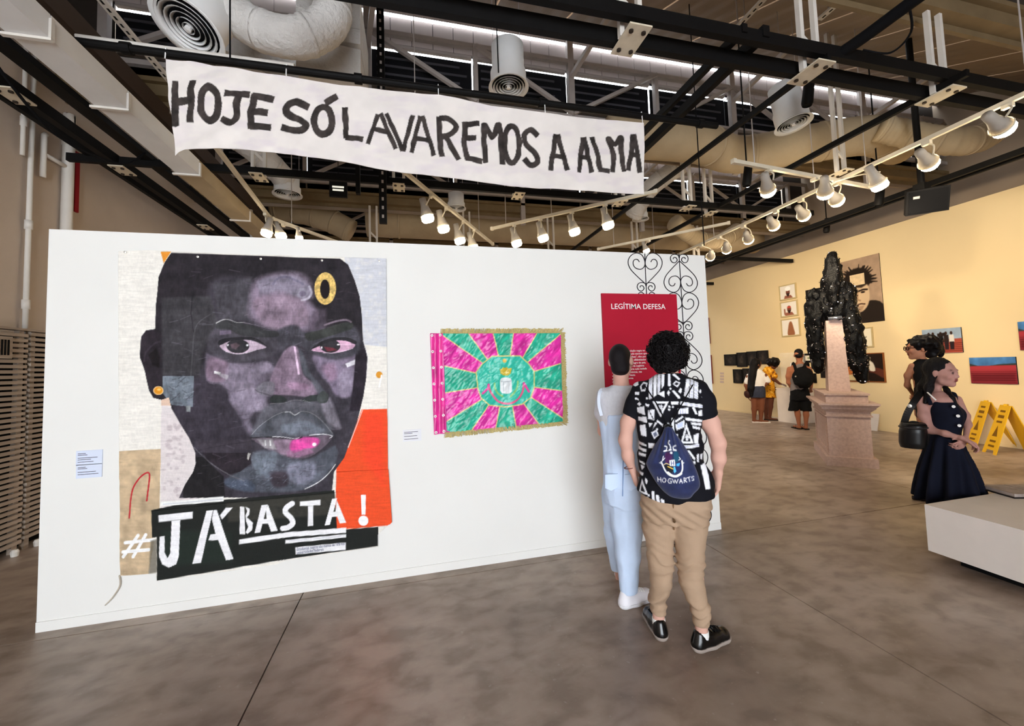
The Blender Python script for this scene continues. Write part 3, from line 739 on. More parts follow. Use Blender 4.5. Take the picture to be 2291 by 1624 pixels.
# ================================================================ track lights
M['track'] = mat('white_track', (214, 204, 184), 0.5, var=0.1)
M['lampbody'] = mat('frosted_lamp_body', (168, 160, 150), 0.3, var=0.05)
M['bulb'] = mat('lit_bulb', (255, 236, 200), 0.4, emit=30.0)
WARM = (1.0, 0.82, 0.58)
ZT = 3.72
TR = {}
def track(key, name_lab, a, b):
    t = thing('lamp_track', name_lab, 'lamp track', a)
    a = np.array(a, float); b = np.array(b, float); TR[key] = (a, b)
    G().bar(a, b, 0.035, 0.04).build('rail', M['track'], t)
    d = norm(b - a)
    for p in (a, b): G().bar(p - d * 0.02, p + d * 0.02, 0.045, 0.05).build('end_cap', M['track'], t)
    L = np.linalg.norm(b - a)
    for q in (np.arange(0.3, L, 1.9) if key != 'B' else (0.25, 1.0)):
        p = a + d * q; ph = ((p[1] + 3.0) % P) / P; zr = 5.16 + ph * 1.3
        G().tube([p, p + np.array([0, 0, zr - p[2]])], 0.006, 6).build('hanger_rod', M['steel'], t)
    return t
def lamp(pos, aim, lab, group, power=70, size=1.15, spot=60, tr='F', col=WARM):
    p = np.array(pos, float); ax = norm(np.array(aim, float) - p); s = size
    a, b = TR[tr]; e = b - a; f = np.clip((p - a)[:2] @ e[:2] / (e[:2] @ e[:2]), 0.03, 0.97); top = a + e * f - np.array([0, 0, 0.0203])
    t = thing('track_spotlight', lab, 'spotlight', top, group)
    G().box(top + np.array([-0.02, -0.035, -0.035]), top + np.array([0.02, 0.035, 0.0])).build('adapter', M['track'], t)
    sd = norm(np.cross(ax, (0, 0, 1)))
    G().tube(smooth_poly([top + np.array([0, 0, -0.02]), (top + p) / 2 + sd * 0.05 * s + np.array([0, 0, 0.02]), p + sd * 0.058 * s - ax * 0.03 * s], 4, False), 0.008, 6).build('arm', M['track'], t)
    G().lathe([(0.001, -0.13 * s), (0.035 * s, -0.125 * s), (0.038 * s, -0.05 * s), (0.05 * s, 0.0), (0.068 * s, 0.065 * s), (0.062 * s, 0.065 * s), (0.045 * s, 0.0)], p, ax, 16).build('lamp_shade', M['lampbody'], t, smooth=True)
    G().lathe([(0.064 * s, 0.055 * s), (0.067 * s, 0.105 * s), (0.055 * s, 0.125 * s), (0.001, 0.132 * s)], p, ax, 14).build('bulb', M['bulb'], t, smooth=True)
    G().lathe([(0.069 * s, 0.05 * s), (0.074 * s, 0.06 * s), (0.069 * s, 0.066 * s)], p, ax, 16).build('rim', M['track'], t, smooth=True)
    if power:
        ld = bpy.data.lights.new('spot_beam', 'SPOT'); ld.energy = power; ld.spot_size = math.radians(spot); ld.spot_blend = 0.6
        ld.color = col; ld.shadow_soft_size = 0.05
        lo = bpy.data.objects.new('spot_beam', ld); COL.objects.link(lo); lo.parent = t
        lo.location = Vector(p + ax * 0.17 * s) - Vector(t.location); lo.rotation_euler = Vector(ax).to_track_quat('-Z', 'Y').to_euler()
    return t
track('A', 'white lamp track slanting away behind the middle of the partition', (-0.08, 4.34, ZT), (1.38, 6.76, ZT))
track('B', 'white lamp track rising from the partition towards the banner corner', (1.22, 6.0, ZT), (3.0, 4.36, ZT))
track('C', 'white lamp track passing above the red panel', (3.4, 6.8, ZT), (4.85, 5.2, ZT))
track('D', 'short white crosswise track meeting the long lamp track', (3.33, 3.45, ZT - 0.05), (5.75, 3.70, ZT - 0.05))
track('E', 'white lamp track beyond the left end of the partition', (-1.74, 3.9, ZT), (-1.87, 6.0, ZT))
track('G', 'white lamp track angled from the left-end track behind the partition', (-1.85, 6.06, ZT), (-0.9, 7.4, ZT))
track('F', 'long white lamp track running along the room beside the cream wall', (5.0, 1.8, ZT), (5.28, 8.5, ZT))
for k, (u, v) in enumerate(((952, 470), (988, 495), (1025, 523), (1055, 540))):
    p = flo(u, v, 3.52); lamp(p, p + np.array([0.25, 0.05, -1]), 'lit spotlight on the slanting track behind the partition, %s from the banner' % ORD[k], 'lamps on the slanting track', 24, tr='A')
for k, (u, v) in enumerate(((1356, 488), (1281, 503), (1211, 518), (1152, 530))):
    p = flo(u, v, 3.52); lamp(p, p + np.array([0.25, -0.05, -1]), 'lit spotlight on the rising track, %s from the banner corner' % ORD[k], 'lamps on the rising track', 24, tr='B')
for u, v, lab in ((600, 508, 'lit spotlight of the left-end pair, nearer the white duct'), (624, 516, 'lit spotlight of the left-end pair, farther from the white duct')):
    p = flo(u, v, 3.52); lamp(p, p + np.array([-0.15 if u < 610 else 0.3, -0.1, -0.8]), lab, 'lamp pair on the left-end track', 24, size=1.0, tr='E')
p = flo(668, 522, 3.52); lamp(p, p + np.array([0.1, 0.1, -1]), 'small spotlight hanging alone from the angled left-end track', 'lamps on the angled track', 0, size=0.7, tr='G')
gF = 'lamps on the long track by the cream wall'
PWF = 0.55
for k, (u, v, aim, pw) in enumerate(((1590, 570, (9.43, 12, 2.2), 150), (1625, 553, (9.43, 10.2, 2.2), 190), (1672, 530, (9.43, 8.5, 2.3), 170), (1727, 498, (9.43, 7.2, 2.2), 160),
                        (1793, 475, (9.43, 6.2, 2.2), 170), (1865, 440, (9.43, 5.2, 2.0), 180), (2070, 355, (9.43, 3.9, 2.2), 180), (2230, 275, (9.43, 2.6, 2.0), 170))):
    p = flo(u, v, 3.52); lamp(p, aim, 'lit spotlight on the long track, %s counted from the partition edge' % ORD[k], gF, pw * PWF, spot=80)
for k, (u, v, aim, pw) in enumerate(((1715, 412, (6.6, 5.6, 1.6), 110), (1845, 418, (6.0, 4.6, 2.6), 110), (1957, 397, (7.5, 3.2, 0), 130))):
    p = flo(u, v, 3.50); lamp(p, aim, 'lit spotlight on the crosswise track, %s from its free end' % ORD[k], 'lamps on the crosswise track', pw * 0.75, spot=65, tr='D')
p = flo(1443, 553, 3.52); lamp(p, p + np.array([0.3, -0.1, -1]), 'lit spotlight just above the partition top over the iron scrolls', 'lamps on the red panel track', 18, size=0.8, tr='C')
# ================================================================ works on the partition
M['cloth_paint'] = mat('painted_cotton', (230, 222, 216), 0.85, attr=True, bump=0.12, bscale=260)
M['canvas_paint'] = mat('painted_canvas', (200, 200, 200), 0.7, attr=True, bump=0.25, bscale=120)
M['satin'] = mat('satin', (200, 60, 150), 0.3, attr=True, spec=0.45, bump=0.06, bscale=300)
M['print'] = mat('photo_print', (120, 120, 120), 0.45, attr=True)
M['whitepaint'] = mat('white_lettering', (244, 243, 242), 0.6, var=0.03)
M['pin'] = mat('pin_head', (215, 212, 205), 0.3, 0.7)
M['ink'] = mat('dark_print', (70, 70, 84), 0.8)
def pline(pts, n):
    P_ = np.array(pts, float); d = np.concatenate([[0], np.cumsum(np.linalg.norm(np.diff(P_, axis=0), axis=1))]); s = np.linspace(0, d[-1], n)
    return np.stack([np.interp(s, d, P_[:, 0]), np.interp(s, d, P_[:, 1])], 1)
def sheet(name, top, bot, nu, nv, place, paint, m, parent, thick=0.003, disp=None, bow=None, away=(0, 1, 0), **k):
    """thin cloth or print: edges traced in photo pixels, laid on a surface by place(u,v); solid with a back"""
    A = pline(top, nu); B = pline(bot, nu); t = np.linspace(0, 1, nv)[:, None, None]
    UV = (A[None] * (1 - t) + B[None] * t)
    if bow is not None: UV = UV + bow(np.linspace(0, 1, nu)[None, :], np.linspace(0, 1, nv)[:, None])
    UV = UV.reshape(-1, 2); V = np.array([place(u, v) for u, v in UV])
    p = paint(UV[:, 0], UV[:, 1])
    away = np.array(away, float)
    if disp is not None: V = V - away * disp(UV[:, 0], UV[:, 1])[:, None]
    Fq = grid_faces(nu, nv); n = nu * nv
    ring = np.concatenate([np.arange(nu), np.arange(1, nv) * nu + nu - 1, (nv - 1) * nu + np.arange(nu - 2, -1, -1), np.arange(nv - 2, 0, -1) * nu])
    bk = V[ring] + away * thick; rb = np.arange(len(ring)) + n; r2 = np.roll(ring, -1); rb2 = np.roll(rb, -1)
    side = np.stack([ring, rb, rb2, r2], 1)
    o = mk(name, np.concatenate([V, bk]), np.concatenate([Fq[:, ::-1], side]), m, parent, smooth=True, cols=np.concatenate([p, p[ring]]), **k)
    return o
# ---------------------------------------------------------------- banner
c4 = crop(380, 120, 2.121)
def el(cx, cy, rx, ry, n=24, a0=0, a1=2 * math.pi): return [(cx + rx * math.cos(a), cy + ry * math.sin(a)) for a in np.linspace(a0, a1, n)]
LET = [[(22, 132), (26, 240), (22, 300), (27, 340)], [(107, 130), (100, 220), (97, 322)], [(24, 236), (102, 216)],
 el(188, 238, 43, 76), [(264, 186), (376, 195)], [(328, 195), (316, 240), (316, 295), (290, 328), (246, 306)],
 [(404, 198), (384, 280), (388, 350)], [(398, 200), (490, 217)], [(390, 272), (464, 283)], [(386, 343), (475, 349)],
 [(655, 252), (600, 230), (556, 250), (556, 284), (618, 312), (648, 342), (612, 366), (532, 346)],
 el(728, 318, 42, 66), [(744, 232), (790, 206)],
 [(832, 262), (834, 330), (838, 398)], [(838, 398), (914, 412)],
 [(942, 430), (985, 292)], [(1000, 288), (1072, 448)], [(962, 362), (1035, 372)],
 [(1028, 290), (1062, 360), (1104, 456)], [(1152, 296), (1128, 380), (1108, 458)],
 [(1146, 464), (1186, 300)], [(1198, 298), (1254, 478)], [(1168, 398), (1230, 412)],
 [(1280, 302), (1282, 400), (1292, 486)], [(1282, 306), (1330, 312), (1358, 345), (1335, 378), (1290, 392)], [(1308, 388), (1370, 500)],
 [(1400, 326), (1398, 420), (1414, 504)], [(1398, 332), (1466, 330)], [(1402, 400), (1450, 400)], [(1412, 498), (1478, 510)],
 [(1498, 514), (1490, 336), (1530, 395), (1562, 336), (1576, 520)], el(1622, 430, 35, 88),
 [(1742, 388), (1712, 362), (1684, 385), (1690, 430), (1738, 478), (1744, 512), (1714, 528), (1682, 500)],
 [(1808, 548), (1832, 384)], [(1842, 384), (1886, 552)], [(1815, 478), (1864, 490)],
 [(1942, 562), (1960, 398)], [(1968, 398), (2000, 562)], [(1952, 488), (1992, 494)],
 [(2006, 396), (2028, 480), (2040, 552)], [(2036, 553), (2082, 560)],
 [(2098, 562), (2104, 480), (2080, 405), (2112, 430), (2140, 398), (2138, 470), (2154, 556)],
 [(2176, 550), (2194, 388)], [(2200, 388), (2230, 562)], [(2182, 480), (2224, 490)]]
def paint_banner(u, v):
    p = Painter(u, v, (233, 226, 221)); p.grain(0.02, 0.03, 3)
    sh = fbm(u * 0.02, v * 0.05, 1.0, 5); p.c -= np.clip(sh, 0, 1)[:, None] * np.array([8, 10, 4])
    p.T = c4
    un = p.u.copy(); vn = p.v.copy()
    p.u = un + 1.6 * noise3(un * 0.06, vn * 0.06, 0, 8); p.v = vn + 1.6 * noise3(un * 0.06, vn * 0.06, 5, 9)
    for s_ in LET:
        ring = len(s_) == 24
        wd = 33 if s_[0][0] < 800 else ((21 if s_[0][0] > 930 else 28) if s_[0][0] < 1260 else (26 if s_[0][0] < 1800 else 23))
        p.stroke(s_, wd, lambda a, b: np.array([56, 50, 48]) * (1 + 0.22 * fbm(a * 0.08, b * 0.08, 2))[:, None], 1.3, 0.97, sm=0 if ring else 4, butt=not ring)
    p.u, p.v = un, vn
    return p.c
def banner_disp(u, v):
    f = (v - 130 - (u - 370) * 0.135) / 200
    return 0.010 * fbm(u * 0.012 + v * 0.012, v * 0.004 - u * 0.003, 0, 3, 3) + 0.016 * np.sin(u * 0.021 + v * 0.03) * np.clip(f, 0.1, 1.2) * 0.6 + 0.008 * np.sin((u + v * 2.2) * 0.045) * np.clip(1 - np.abs(u - 420) / 300, 0, 1)
t = thing('cloth_banner', 'long off-white cloth banner with hand-painted black capital letters', 'banner', onY(905, 400, YB))
YBN = YB - 0.03
sheet('cloth', [(368, 129), (560, 158), (760, 190), (930, 208), (982, 211), (1100, 236), (1260, 258), (1440, 275)],
      [(392, 349), (400, 340), (413, 334), (488, 332), (606, 339), (719, 356), (833, 375), (899, 386), (1040, 403), (1205, 422), (1442, 434)],
      620, 120, lambda u, v: onY(u, v, YBN), paint_banner, M['cloth_paint'], t, disp=banner_disp)
for u, v in ((369, 131), (640, 170), (981, 212), (1220, 252), (1438, 276)):
    a = onY(u, v, YBN); G().tube([a, (a[0], YB - 0.02, 4.03), (a[0], YB + 0.03, 4.03)], 0.004, 6).build('tie', M['whitepaint'], t)

# ---------------------------------------------------------------- portrait on canvas
c1 = crop(240, 540, 3.471); c2 = crop(220, 960, 3.369); c5 = crop(460, 660, 6.247); c6 = crop(420, 880, 6.029)
HEAD = [(497, 88), (1810, 135), (1870, 180), (1920, 300), (1960, 430), (1975, 560), (1985, 760), (2020, 900), (2012, 1050), (1990, 1200), (1940, 1400), (1870, 1597), (1840, 1680), (1760, 1790),
        (1740, 1990), (560, 1990), (610, 1880), (668, 1790), (690, 1720), (685, 1640), (640, 1530), (570, 1420), (500, 1300), (480, 1210), (420, 1230), (355, 1215), (320, 1160), (290, 1010), (252, 900), (262, 740), (300, 690), (370, 680), (378, 480), (400, 280), (450, 160)]
def paint_portrait(u, v):
    p = Painter(u, v, (236, 232, 224)); p.grain(0.012, 0.03, 2)
    p.T = c1
    p.fill([(1840, 120), (2180, 130), (2180, 820), (1980, 800)], (206, 208, 216), 10, tex=0.5)
    p.fill([(415, 80), (495, 80), (440, 170)], (232, 150, 52))
    p.fill([(420, 1200), (500, 1240), (700, 1600), (420, 1600)], (222, 214, 214), 4)
    p.fill([(418, 1215), (490, 1215), (505, 1275), (418, 1275)], (226, 190, 164), 3, 0.8)
    p.T = c2
    p.fill([(470, -120), (760, -120), (760, 600), (470, 600)], (222, 213, 213), 2, tex=0.2)
    r_ = random.Random(3)
    for _ in range(46): p.dot((r_.uniform(490, 650), r_.uniform(-40, 520)), (r_.uniform(6, 24), r_.uniform(6, 18)), (188, 174, 178), 6, 0.5)
    p.fill([(150, 165), (470, 150), (462, 600), (380, 1090), (165, 1105)], lambda a, b: np.array([198, 174, 142]) * (1 + 0.12 * np.sin(a * 2.2) * np.sin(b * 2.2) + 0.1 * fbm(a * 0.05, b * 0.05, 1))[:, None], 1.5)
    p.stroke([(232, 670), (250, 480), (300, 380), (360, 330), (385, 345), (380, 430), (365, 540)], 11, (186, 36, 48), 1, sm=5)
    p.T = c1
    # orange field
    p.fill([(1975, 1305), (2172, 1300), (2230, 2200), (1770, 2240), (1780, 1700), (1880, 1560)], (238, 84, 44), 1, tex=0.0)
    p.fill([(1990, 1330), (2150, 1330), (2150, 1900), (1990, 1700)], (248, 70, 46), 60, 0.6)
    # head
    hm = p.mask(HEAD, 1.2); p.clip = hm
    p.fill([(0, 0), (2300, 0), (2300, 2400), (0, 2400)], (62, 58, 66), 1)
    p.fill([(380, 80), (1900, 80), (1990, 760), (1850, 800), (1500, 420), (1200, 300), (800, 320), (760, 900), (400, 1400), (360, 700)], (44, 40, 45), 40, sm=4)
    p.fill([(420, 440), (800, 420), (860, 640), (740, 860), (720, 1040), (430, 1040)], (64, 62, 66), 20)
    p.fill([(430, 1060), (730, 1060), (900, 1140), (1080, 1400), (1100, 1900), (640, 1900), (520, 1300)], (60, 55, 64), 12)
    p.fill([(820, 330), (1120, 280), (1120, 620), (860, 600)], (74, 72, 78), 25, 0.8)
    # forehead light
    p.fill([(1130, 330), (1250, 260), (1430, 240), (1560, 290), (1600, 420), (1560, 460), (1640, 560), (1560, 690), (1330, 690), (1170, 640), (1100, 560)], (136, 122, 140), 50, 0.95, sm=4, tex=0.4, ts=0.05)
    p.fill([(1180, 300), (1420, 260), (1550, 320), (1580, 420), (1490, 440), (1350, 380), (1200, 400)], (134, 128, 144), 24, 0.8, sm=4)
    p.fill([(1150, 440), (1480, 430), (1560, 640), (1300, 680), (1170, 600)], (142, 122, 138), 30, 0.75, sm=4, tex=0.3)
    p.stroke([(1290, 330), (1320, 290), (1390, 275), (1460, 300), (1520, 330)], 16, (110, 104, 124), 6, 0.8, sm=4)
    p.dot((1510, 400), (46, 40), (150, 145, 160), 10, 0.9); p.dot((1515, 405), (26, 22), (120, 110, 130), 6); p.stroke([(1570, 350), (1585, 400), (1560, 440), (1510, 455)], 18, (196, 190, 204), 8, 0.7, sm=4)
    p.fill([(1600, 540), (1700, 520), (1700, 700), (1560, 700)], (84, 74, 86), 26, 0.7)
    # temple seams
    p.stroke([(660, 420), (650, 560), (670, 700)], 8, (40, 36, 42), 5, 0.8); p.stroke([(800, 565), (700, 640), (670, 760), (660, 900), (650, 1040)], 6, (104, 102, 106), 6, 0.6, sm=4)
    p.T = c5
    # cheeks and middle face
    p.fill([(0, 850), (60, 830), (300, 930), (640, 960), (860, 930), (1000, 1100), (760, 1250), (700, 1400), (760, 1600), (420, 1600), (300, 1330), (190, 1230), (20, 1190)], (122, 112, 128), 39, 0.95, sm=3, tex=0.4, ts=0.06)
    p.fill([(40, 880), (290, 920), (330, 1080), (260, 1200), (30, 1180)], (136, 112, 130), 46, 0.7, sm=4)
    p.fill([(330, 990), (820, 960), (900, 1000), (700, 1180), (420, 1300), (300, 1200)], (134, 124, 140), 54, 0.8, sm=4, tex=0.4)
    p.fill([(120, 1060), (210, 1080), (215, 1120), (120, 1095)], (232, 230, 232), 5); p.fill([(200, 1090), (330, 1120), (300, 1185), (190, 1130)], (170, 164, 172), 14, 0.8)
    p.fill([(480, 1250), (760, 1330), (860, 1600), (560, 1600), (430, 1450)], (144, 134, 150), 54, 0.8, sm=3, tex=0.3)
    p.fill([(1500, 830), (1830, 900), (2110, 780), (2110, 1000), (2060, 1300), (2020, 1420), (1840, 1420), (1720, 1240), (1580, 1080)], (124, 112, 132), 36, 0.95, sm=3, tex=0.3)
    p.fill([(1620, 1000), (1790, 960), (1830, 1150), (1730, 1200)], (140, 112, 134), 54, 0.7, sm=3); p.fill([(1880, 1080), (2080, 1040), (2010, 1390), (1860, 1390)], (140, 130, 148), 54, 0.8, sm=3)
    p.fill([(1950, 960), (2090, 900), (2110, 960), (1980, 1010)], (222, 220, 226), 12, 0.9)
    p.fill([(2100, 760), (2260, 760), (2240, 1200), (2150, 1620), (2010, 1620), (2060, 1300)], (44, 38, 46), 14)
    # eye sockets and brows
    p.fill([(120, 470), (330, 440), (800, 520), (1000, 560), (1040, 700), (900, 860), (560, 940), (300, 920), (60, 800), (40, 620)], (76, 72, 80), 46, 0.95, sm=3)
    p.fill([(1380, 560), (1640, 480), (2040, 420), (2160, 600), (2120, 820), (1820, 900), (1520, 830), (1380, 740)], (72, 70, 78), 46, 0.95, sm=3)
    p.fill([(200, 500), (350, 490), (360, 540), (200, 560)], (116, 104, 124), 14, 0.8); p.fill([(1000, 500), (1150, 430), (1280, 430), (1400, 560), (1420, 720), (1260, 700), (1180, 690), (1040, 760), (1000, 620)], (74, 72, 80), 36, 0.95, sm=3)
    p.fill([(150, 420), (230, 360), (380, 370), (620, 420), (860, 490), (1000, 510), (1010, 580), (800, 590), (480, 560), (330, 480), (160, 470)], (58, 58, 60), 8, sm=3)
    p.fill([(1390, 540), (1560, 500), (1800, 420), (1960, 380), (2060, 400), (2040, 470), (1900, 520), (1640, 600), (1440, 640)], (58, 60, 58), 8, sm=3)
    p.stroke([(150, 390), (240, 345), (330, 345), (440, 385), (540, 380)], 16, (186, 186, 184), 8, 0.8, sm=3, tip=0.4); p.stroke([(540, 385), (700, 420), (900, 470)], 12, (140, 132, 142), 8, 0.7, tip=0.3)
    p.stroke([(1660, 420), (1820, 365), (1960, 345), (2030, 375)], 26, (140, 124, 138), 10, 0.8, sm=3)
    for k in range(7): p.stroke([(1090 + k * 36, 440 + (k % 3) * 20), (1070 + k * 40, 560 + (k % 2) * 30)], 6, (98, 96, 104), 5, 0.5)
    # eyes
    p.fill([(190, 700), (300, 650), (460, 630), (640, 635), (780, 690), (850, 735), (700, 770), (560, 810), (420, 820), (280, 790)], (206, 184, 202), 3, sm=4)
    p.fill([(1480, 770), (1600, 700), (1760, 640), (1960, 635), (2085, 680), (2060, 740), (1960, 780), (1820, 805), (1640, 800)], (206, 164, 190), 3, sm=4)
    p.dot((450, 715), (160, 98), (52, 50, 54), 3); p.dot((1740, 712), (142, 94), (50, 48, 52), 3)
    p.fill([(340, 690), (420, 665), (480, 700), (420, 760), (360, 740)], (104, 84, 92), 14, 0.8); p.fill([(1650, 720), (1790, 740), (1840, 770), (1700, 790)], (122, 52, 64), 12, 0.8)
    p.fill([(180, 640), (300, 600), (500, 585), (700, 600), (860, 720), (720, 650), (560, 620), (330, 645), (190, 705)], (44, 42, 46), 6, sm=3)
    p.fill([(1470, 760), (1600, 660), (1760, 600), (1960, 590), (2100, 640), (2090, 690), (1960, 640), (1780, 640), (1620, 700)], (44, 42, 46), 6, sm=3)
    p.dot((308, 698), (12, 14), (246, 244, 248), 3); p.dot((580, 700), (16, 16), (240, 240, 244), 3); p.stroke([(580, 696), (730, 694)], 8, (236, 224, 236), 3, 0.8)
    p.dot((1620, 735), (10, 18), (240, 238, 244), 3); p.dot((1855, 692), (20, 12), (246, 244, 246), 3); p.stroke([(1860, 692), (2050, 690)], 10, (230, 200, 220), 4, 0.8)
    p.stroke([(280, 790), (420, 822), (560, 812), (700, 770)], 8, (226, 214, 226), 3, 0.8, sm=3); p.stroke([(1640, 805), (1820, 806), (2060, 745)], 8, (226, 206, 220), 3, 0.8, sm=3)
    # mouth and chin
    p.T = c6
    p.fill([(560, 0), (1120, -20), (1000, 140), (840, 330), (880, 500), (820, 560), (700, 300)], (140, 130, 148), 54, 0.8, sm=3, tex=0.3)
    p.fill([(1040, 190), (1300, 110), (1700, 110), (1900, 200), (1960, 480), (1500, 560), (900, 560), (920, 400)], (96, 96, 104), 48, 0.85, sm=3)
    p.fill([(1800, 150), (1920, 60), (2040, 380), (2060, 480), (1900, 400)], (136, 130, 142), 41, 0.85, sm=3)
    p.fill([(860, 590), (940, 470), (1080, 360), (1240, 270), (1370, 250), (1440, 290), (1540, 250), (1680, 280), (1840, 400), (1960, 540), (1940, 580), (1700, 570), (1440, 610), (1140, 590)], (84, 86, 94), 10, sm=3)
    p.fill([(1280, 430), (1560, 380), (1780, 440), (1820, 520), (1540, 570), (1300, 540)], (112, 118, 130), 48, 0.8, sm=4, tex=0.3)
    p.stroke([(860, 560), (960, 450), (1120, 330), (1250, 265), (1350, 246), (1440, 292), (1530, 244), (1660, 262), (1800, 360), (1950, 540)], 8, (150, 150, 156), 5, 0.8, sm=3)
    p.stroke([(1310, 256), (1380, 250), (1440, 292), (1500, 262)], 10, (206, 206, 210), 4, 0.9, sm=3)
    p.fill([(860, 600), (1140, 600), (1440, 620), (1700, 590), (1860, 560), (1950, 590), (1840, 720), (1640, 860), (1400, 880), (1160, 800), (960, 680)], (104, 92, 104), 10, sm=3)
    p.fill([(930, 620), (1140, 610), (1200, 760), (1040, 740)], (168, 164, 168), 24, 0.8); p.fill([(1150, 640), (1400, 620), (1400, 840), (1240, 830)], (158, 134, 154), 26, 0.8)
    p.fill([(1400, 640), (1560, 590), (1760, 610), (1750, 700), (1600, 760), (1390, 780)], (222, 84, 164), 32, 0.95, sm=3); p.fill([(1330, 780), (1640, 740), (1700, 800), (1500, 870), (1340, 850)], (166, 120, 152), 24, 0.8)
    for k in range(6): p.stroke([(1400 + (k % 3) * 10, 690 + k * 22), (1640 - k * 20, 672 + k * 18)], 9, (232, 60, 160), 6, 0.5)
    for xx in (1045, 1110): p.stroke([(xx, 640), (xx + 6, 700)], 16, (222, 222, 222), 5)
    p.dot((1705, 690), (28, 24), (244, 236, 242), 4); p.stroke([(840, 600), (1140, 590), (1440, 615), (1540, 590)], 14, (46, 44, 48), 5, sm=3)
    p.stroke([(1140, 585), (1280, 590), (1440, 612), (1500, 600)], 9, (220, 218, 222), 4, sm=3); p.stroke([(1640, 565), (1820, 550), (1950, 575), (1910, 605)], 10, (224, 222, 226), 4, sm=2)
    p.fill([(880, 800), (1160, 780), (1400, 890), (1700, 860), (1990, 700), (1990, 960), (1700, 1240), (1460, 1320), (820, 1330), (500, 1230), (560, 1120), (860, 960)], (84, 88, 98), 32, 0.95, sm=2, tex=0.3, ts=0.08)
    p.fill([(880, 800), (1180, 790), (1190, 960), (960, 1120), (880, 1000)], (120, 128, 140), 48, 0.75, sm=4, tex=0.5, ts=0.09); p.fill([(1360, 960), (1690, 930), (1700, 1140), (1480, 1240), (1360, 1120)], (134, 134, 152), 54, 0.8, sm=4, tex=0.6, ts=0.09)
    p.fill([(1120, 1080), (1330, 1060), (1340, 1240), (1160, 1260)], (62, 54, 62), 41, 0.9, sm=3); p.fill([(500, 1160), (860, 1180), (880, 1330), (520, 1260)], (70, 78, 94), 38, 0.8, sm=3)
    rr = random.Random(11)
    for _ in range(150):
        x = rr.uniform(520, 1700); y = rr.uniform(840, 1300); a = rr.uniform(-0.9, 0.4); ln = rr.uniform(20, 70)
        if p_in(x, y): p.stroke([(x, y), (x + ln * math.cos(a), y + ln * math.sin(a))], rr.uniform(4, 8), rr.choice([(130, 138, 152), (52, 54, 62), (100, 110, 124)]), 4, 0.5)
    p.fill([(200, 800), (840, 800), (860, 940), (700, 1060), (520, 1100), (300, 930)], (44, 38, 44), 8); p.fill([(60, 640), (850, 620), (860, 760), (250, 800)], (64, 58, 66), 14, 0.8)
    p.stroke([(90, 730), (300, 930), (560, 1100), (760, 1180)], 12, (112, 110, 116), 5, 0.8, sm=3); p.stroke([(170, 760), (480, 700), (900, 640)], 8, (48, 44, 50), 5, 0.8)
    p.stroke([(1990, 960), (1900, 1080), (1760, 1200), (1580, 1290)], 12, (206, 206, 208), 4, sm=3)
    p.fill([(-40, 860), (200, 840), (480, 1120), (500, 1420), (-60, 1460)], (34, 32, 34), 20)
    p.fill([(810, 800), (850, 810), (820, 900), (800, 880)], (180, 176, 172), 3)
    p.T = c5
    # nose
    p.fill([(1070, 820), (1160, 730), (1240, 710), (1300, 760), (1340, 1000), (1400, 1150), (1560, 1260), (1600, 1330), (1480, 1420), (1180, 1400), (960, 1390), (860, 1330), (900, 1180), (960, 1020)], (138, 118, 136), 25, 0.97, sm=3, tex=0.25)
    p.fill([(1300, 740), (1380, 860), (1460, 1080), (1600, 1260), (1680, 1380), (1600, 1420), (1460, 1180), (1360, 1080)], (86, 88, 96), 35, 0.9, sm=3)
    p.fill([(1230, 715), (1262, 725), (1320, 1110), (1292, 1115)], (214, 186, 210), 5); p.fill([(1160, 1220), (1400, 1240), (1440, 1310), (1280, 1330), (1160, 1290)], (160, 128, 154), 32, 0.8, sm=4)
    p.fill([(700, 1310), (820, 1210), (960, 1230), (940, 1390), (760, 1390)], (124, 120, 130), 25, 0.85, sm=4); p.stroke([(690, 1320), (730, 1350), (920, 1410)], 9, (70, 66, 74), 5, 0.8)
    for k in range(5): p.stroke([(950, 1290 + k * 26), (1060, 1262 + k * 24), (1150, 1262 + k * 22)], 5, (96, 82, 96), 4, 0.6)
    p.fill([(900, 1440), (960, 1400), (1060, 1410), (1140, 1470), (1040, 1510), (920, 1500)], (50, 54, 54), 6, sm=3); p.fill([(1340, 1470), (1440, 1410), (1560, 1395), (1600, 1440), (1540, 1480), (1400, 1490)], (50, 54, 54), 6, sm=3)
    p.fill([(1560, 1420), (1640, 1340), (1720, 1400), (1690, 1500), (1580, 1500)], (66, 70, 70), 12, sm=3); p.stroke([(900, 1520), (1100, 1510), (1200, 1475), (1340, 1470), (1460, 1500)], 8, (150, 150, 154), 5, 0.6, sm=3)
    # ear, earring, patch, gold ring
    p.T = c1
    p.fill([(262, 740), (300, 695), (370, 690), (415, 720), (425, 1200), (355, 1210), (320, 1150), (260, 900)], (46, 40, 46), 8)
    p.fill([(320, 880), (380, 830), (410, 900), (400, 980), (350, 960)], (28, 24, 26), 14); p.stroke([(285, 930), (300, 860), (370, 790), (410, 780)], 14, (66, 58, 68), 8, 0.8, sm=3)
    p.fill([(430, 1045), (675, 1045), (665, 1285), (500, 1270), (430, 1180)], (112, 120, 130), 3, tex=0.3)
    for k in range(22):
        x = rr.uniform(440, 640); y = rr.uniform(1060, 1260); p.stroke([(x, y), (x + rr.uniform(20, 60), y - rr.uniform(-30, 50))], 7, rr.choice([(64, 68, 76), (150, 158, 168)]), 4, 0.6)
    p.fill([(612, 1275), (650, 1275), (645, 1325), (615, 1320)], (120, 124, 126), 2)
    hb = hm * (1 + 0.0)
    p.c *= (1 + hb * (0.13 * fbm(p.u * 0.035, p.v * 0.05, 3, 21) + 0.10 * fbm(p.u * 0.12, p.v * 0.07, 5, 22) + 0.06 * fbm(p.u * 0.4, p.v * 0.15, 5, 23)))[:, None]
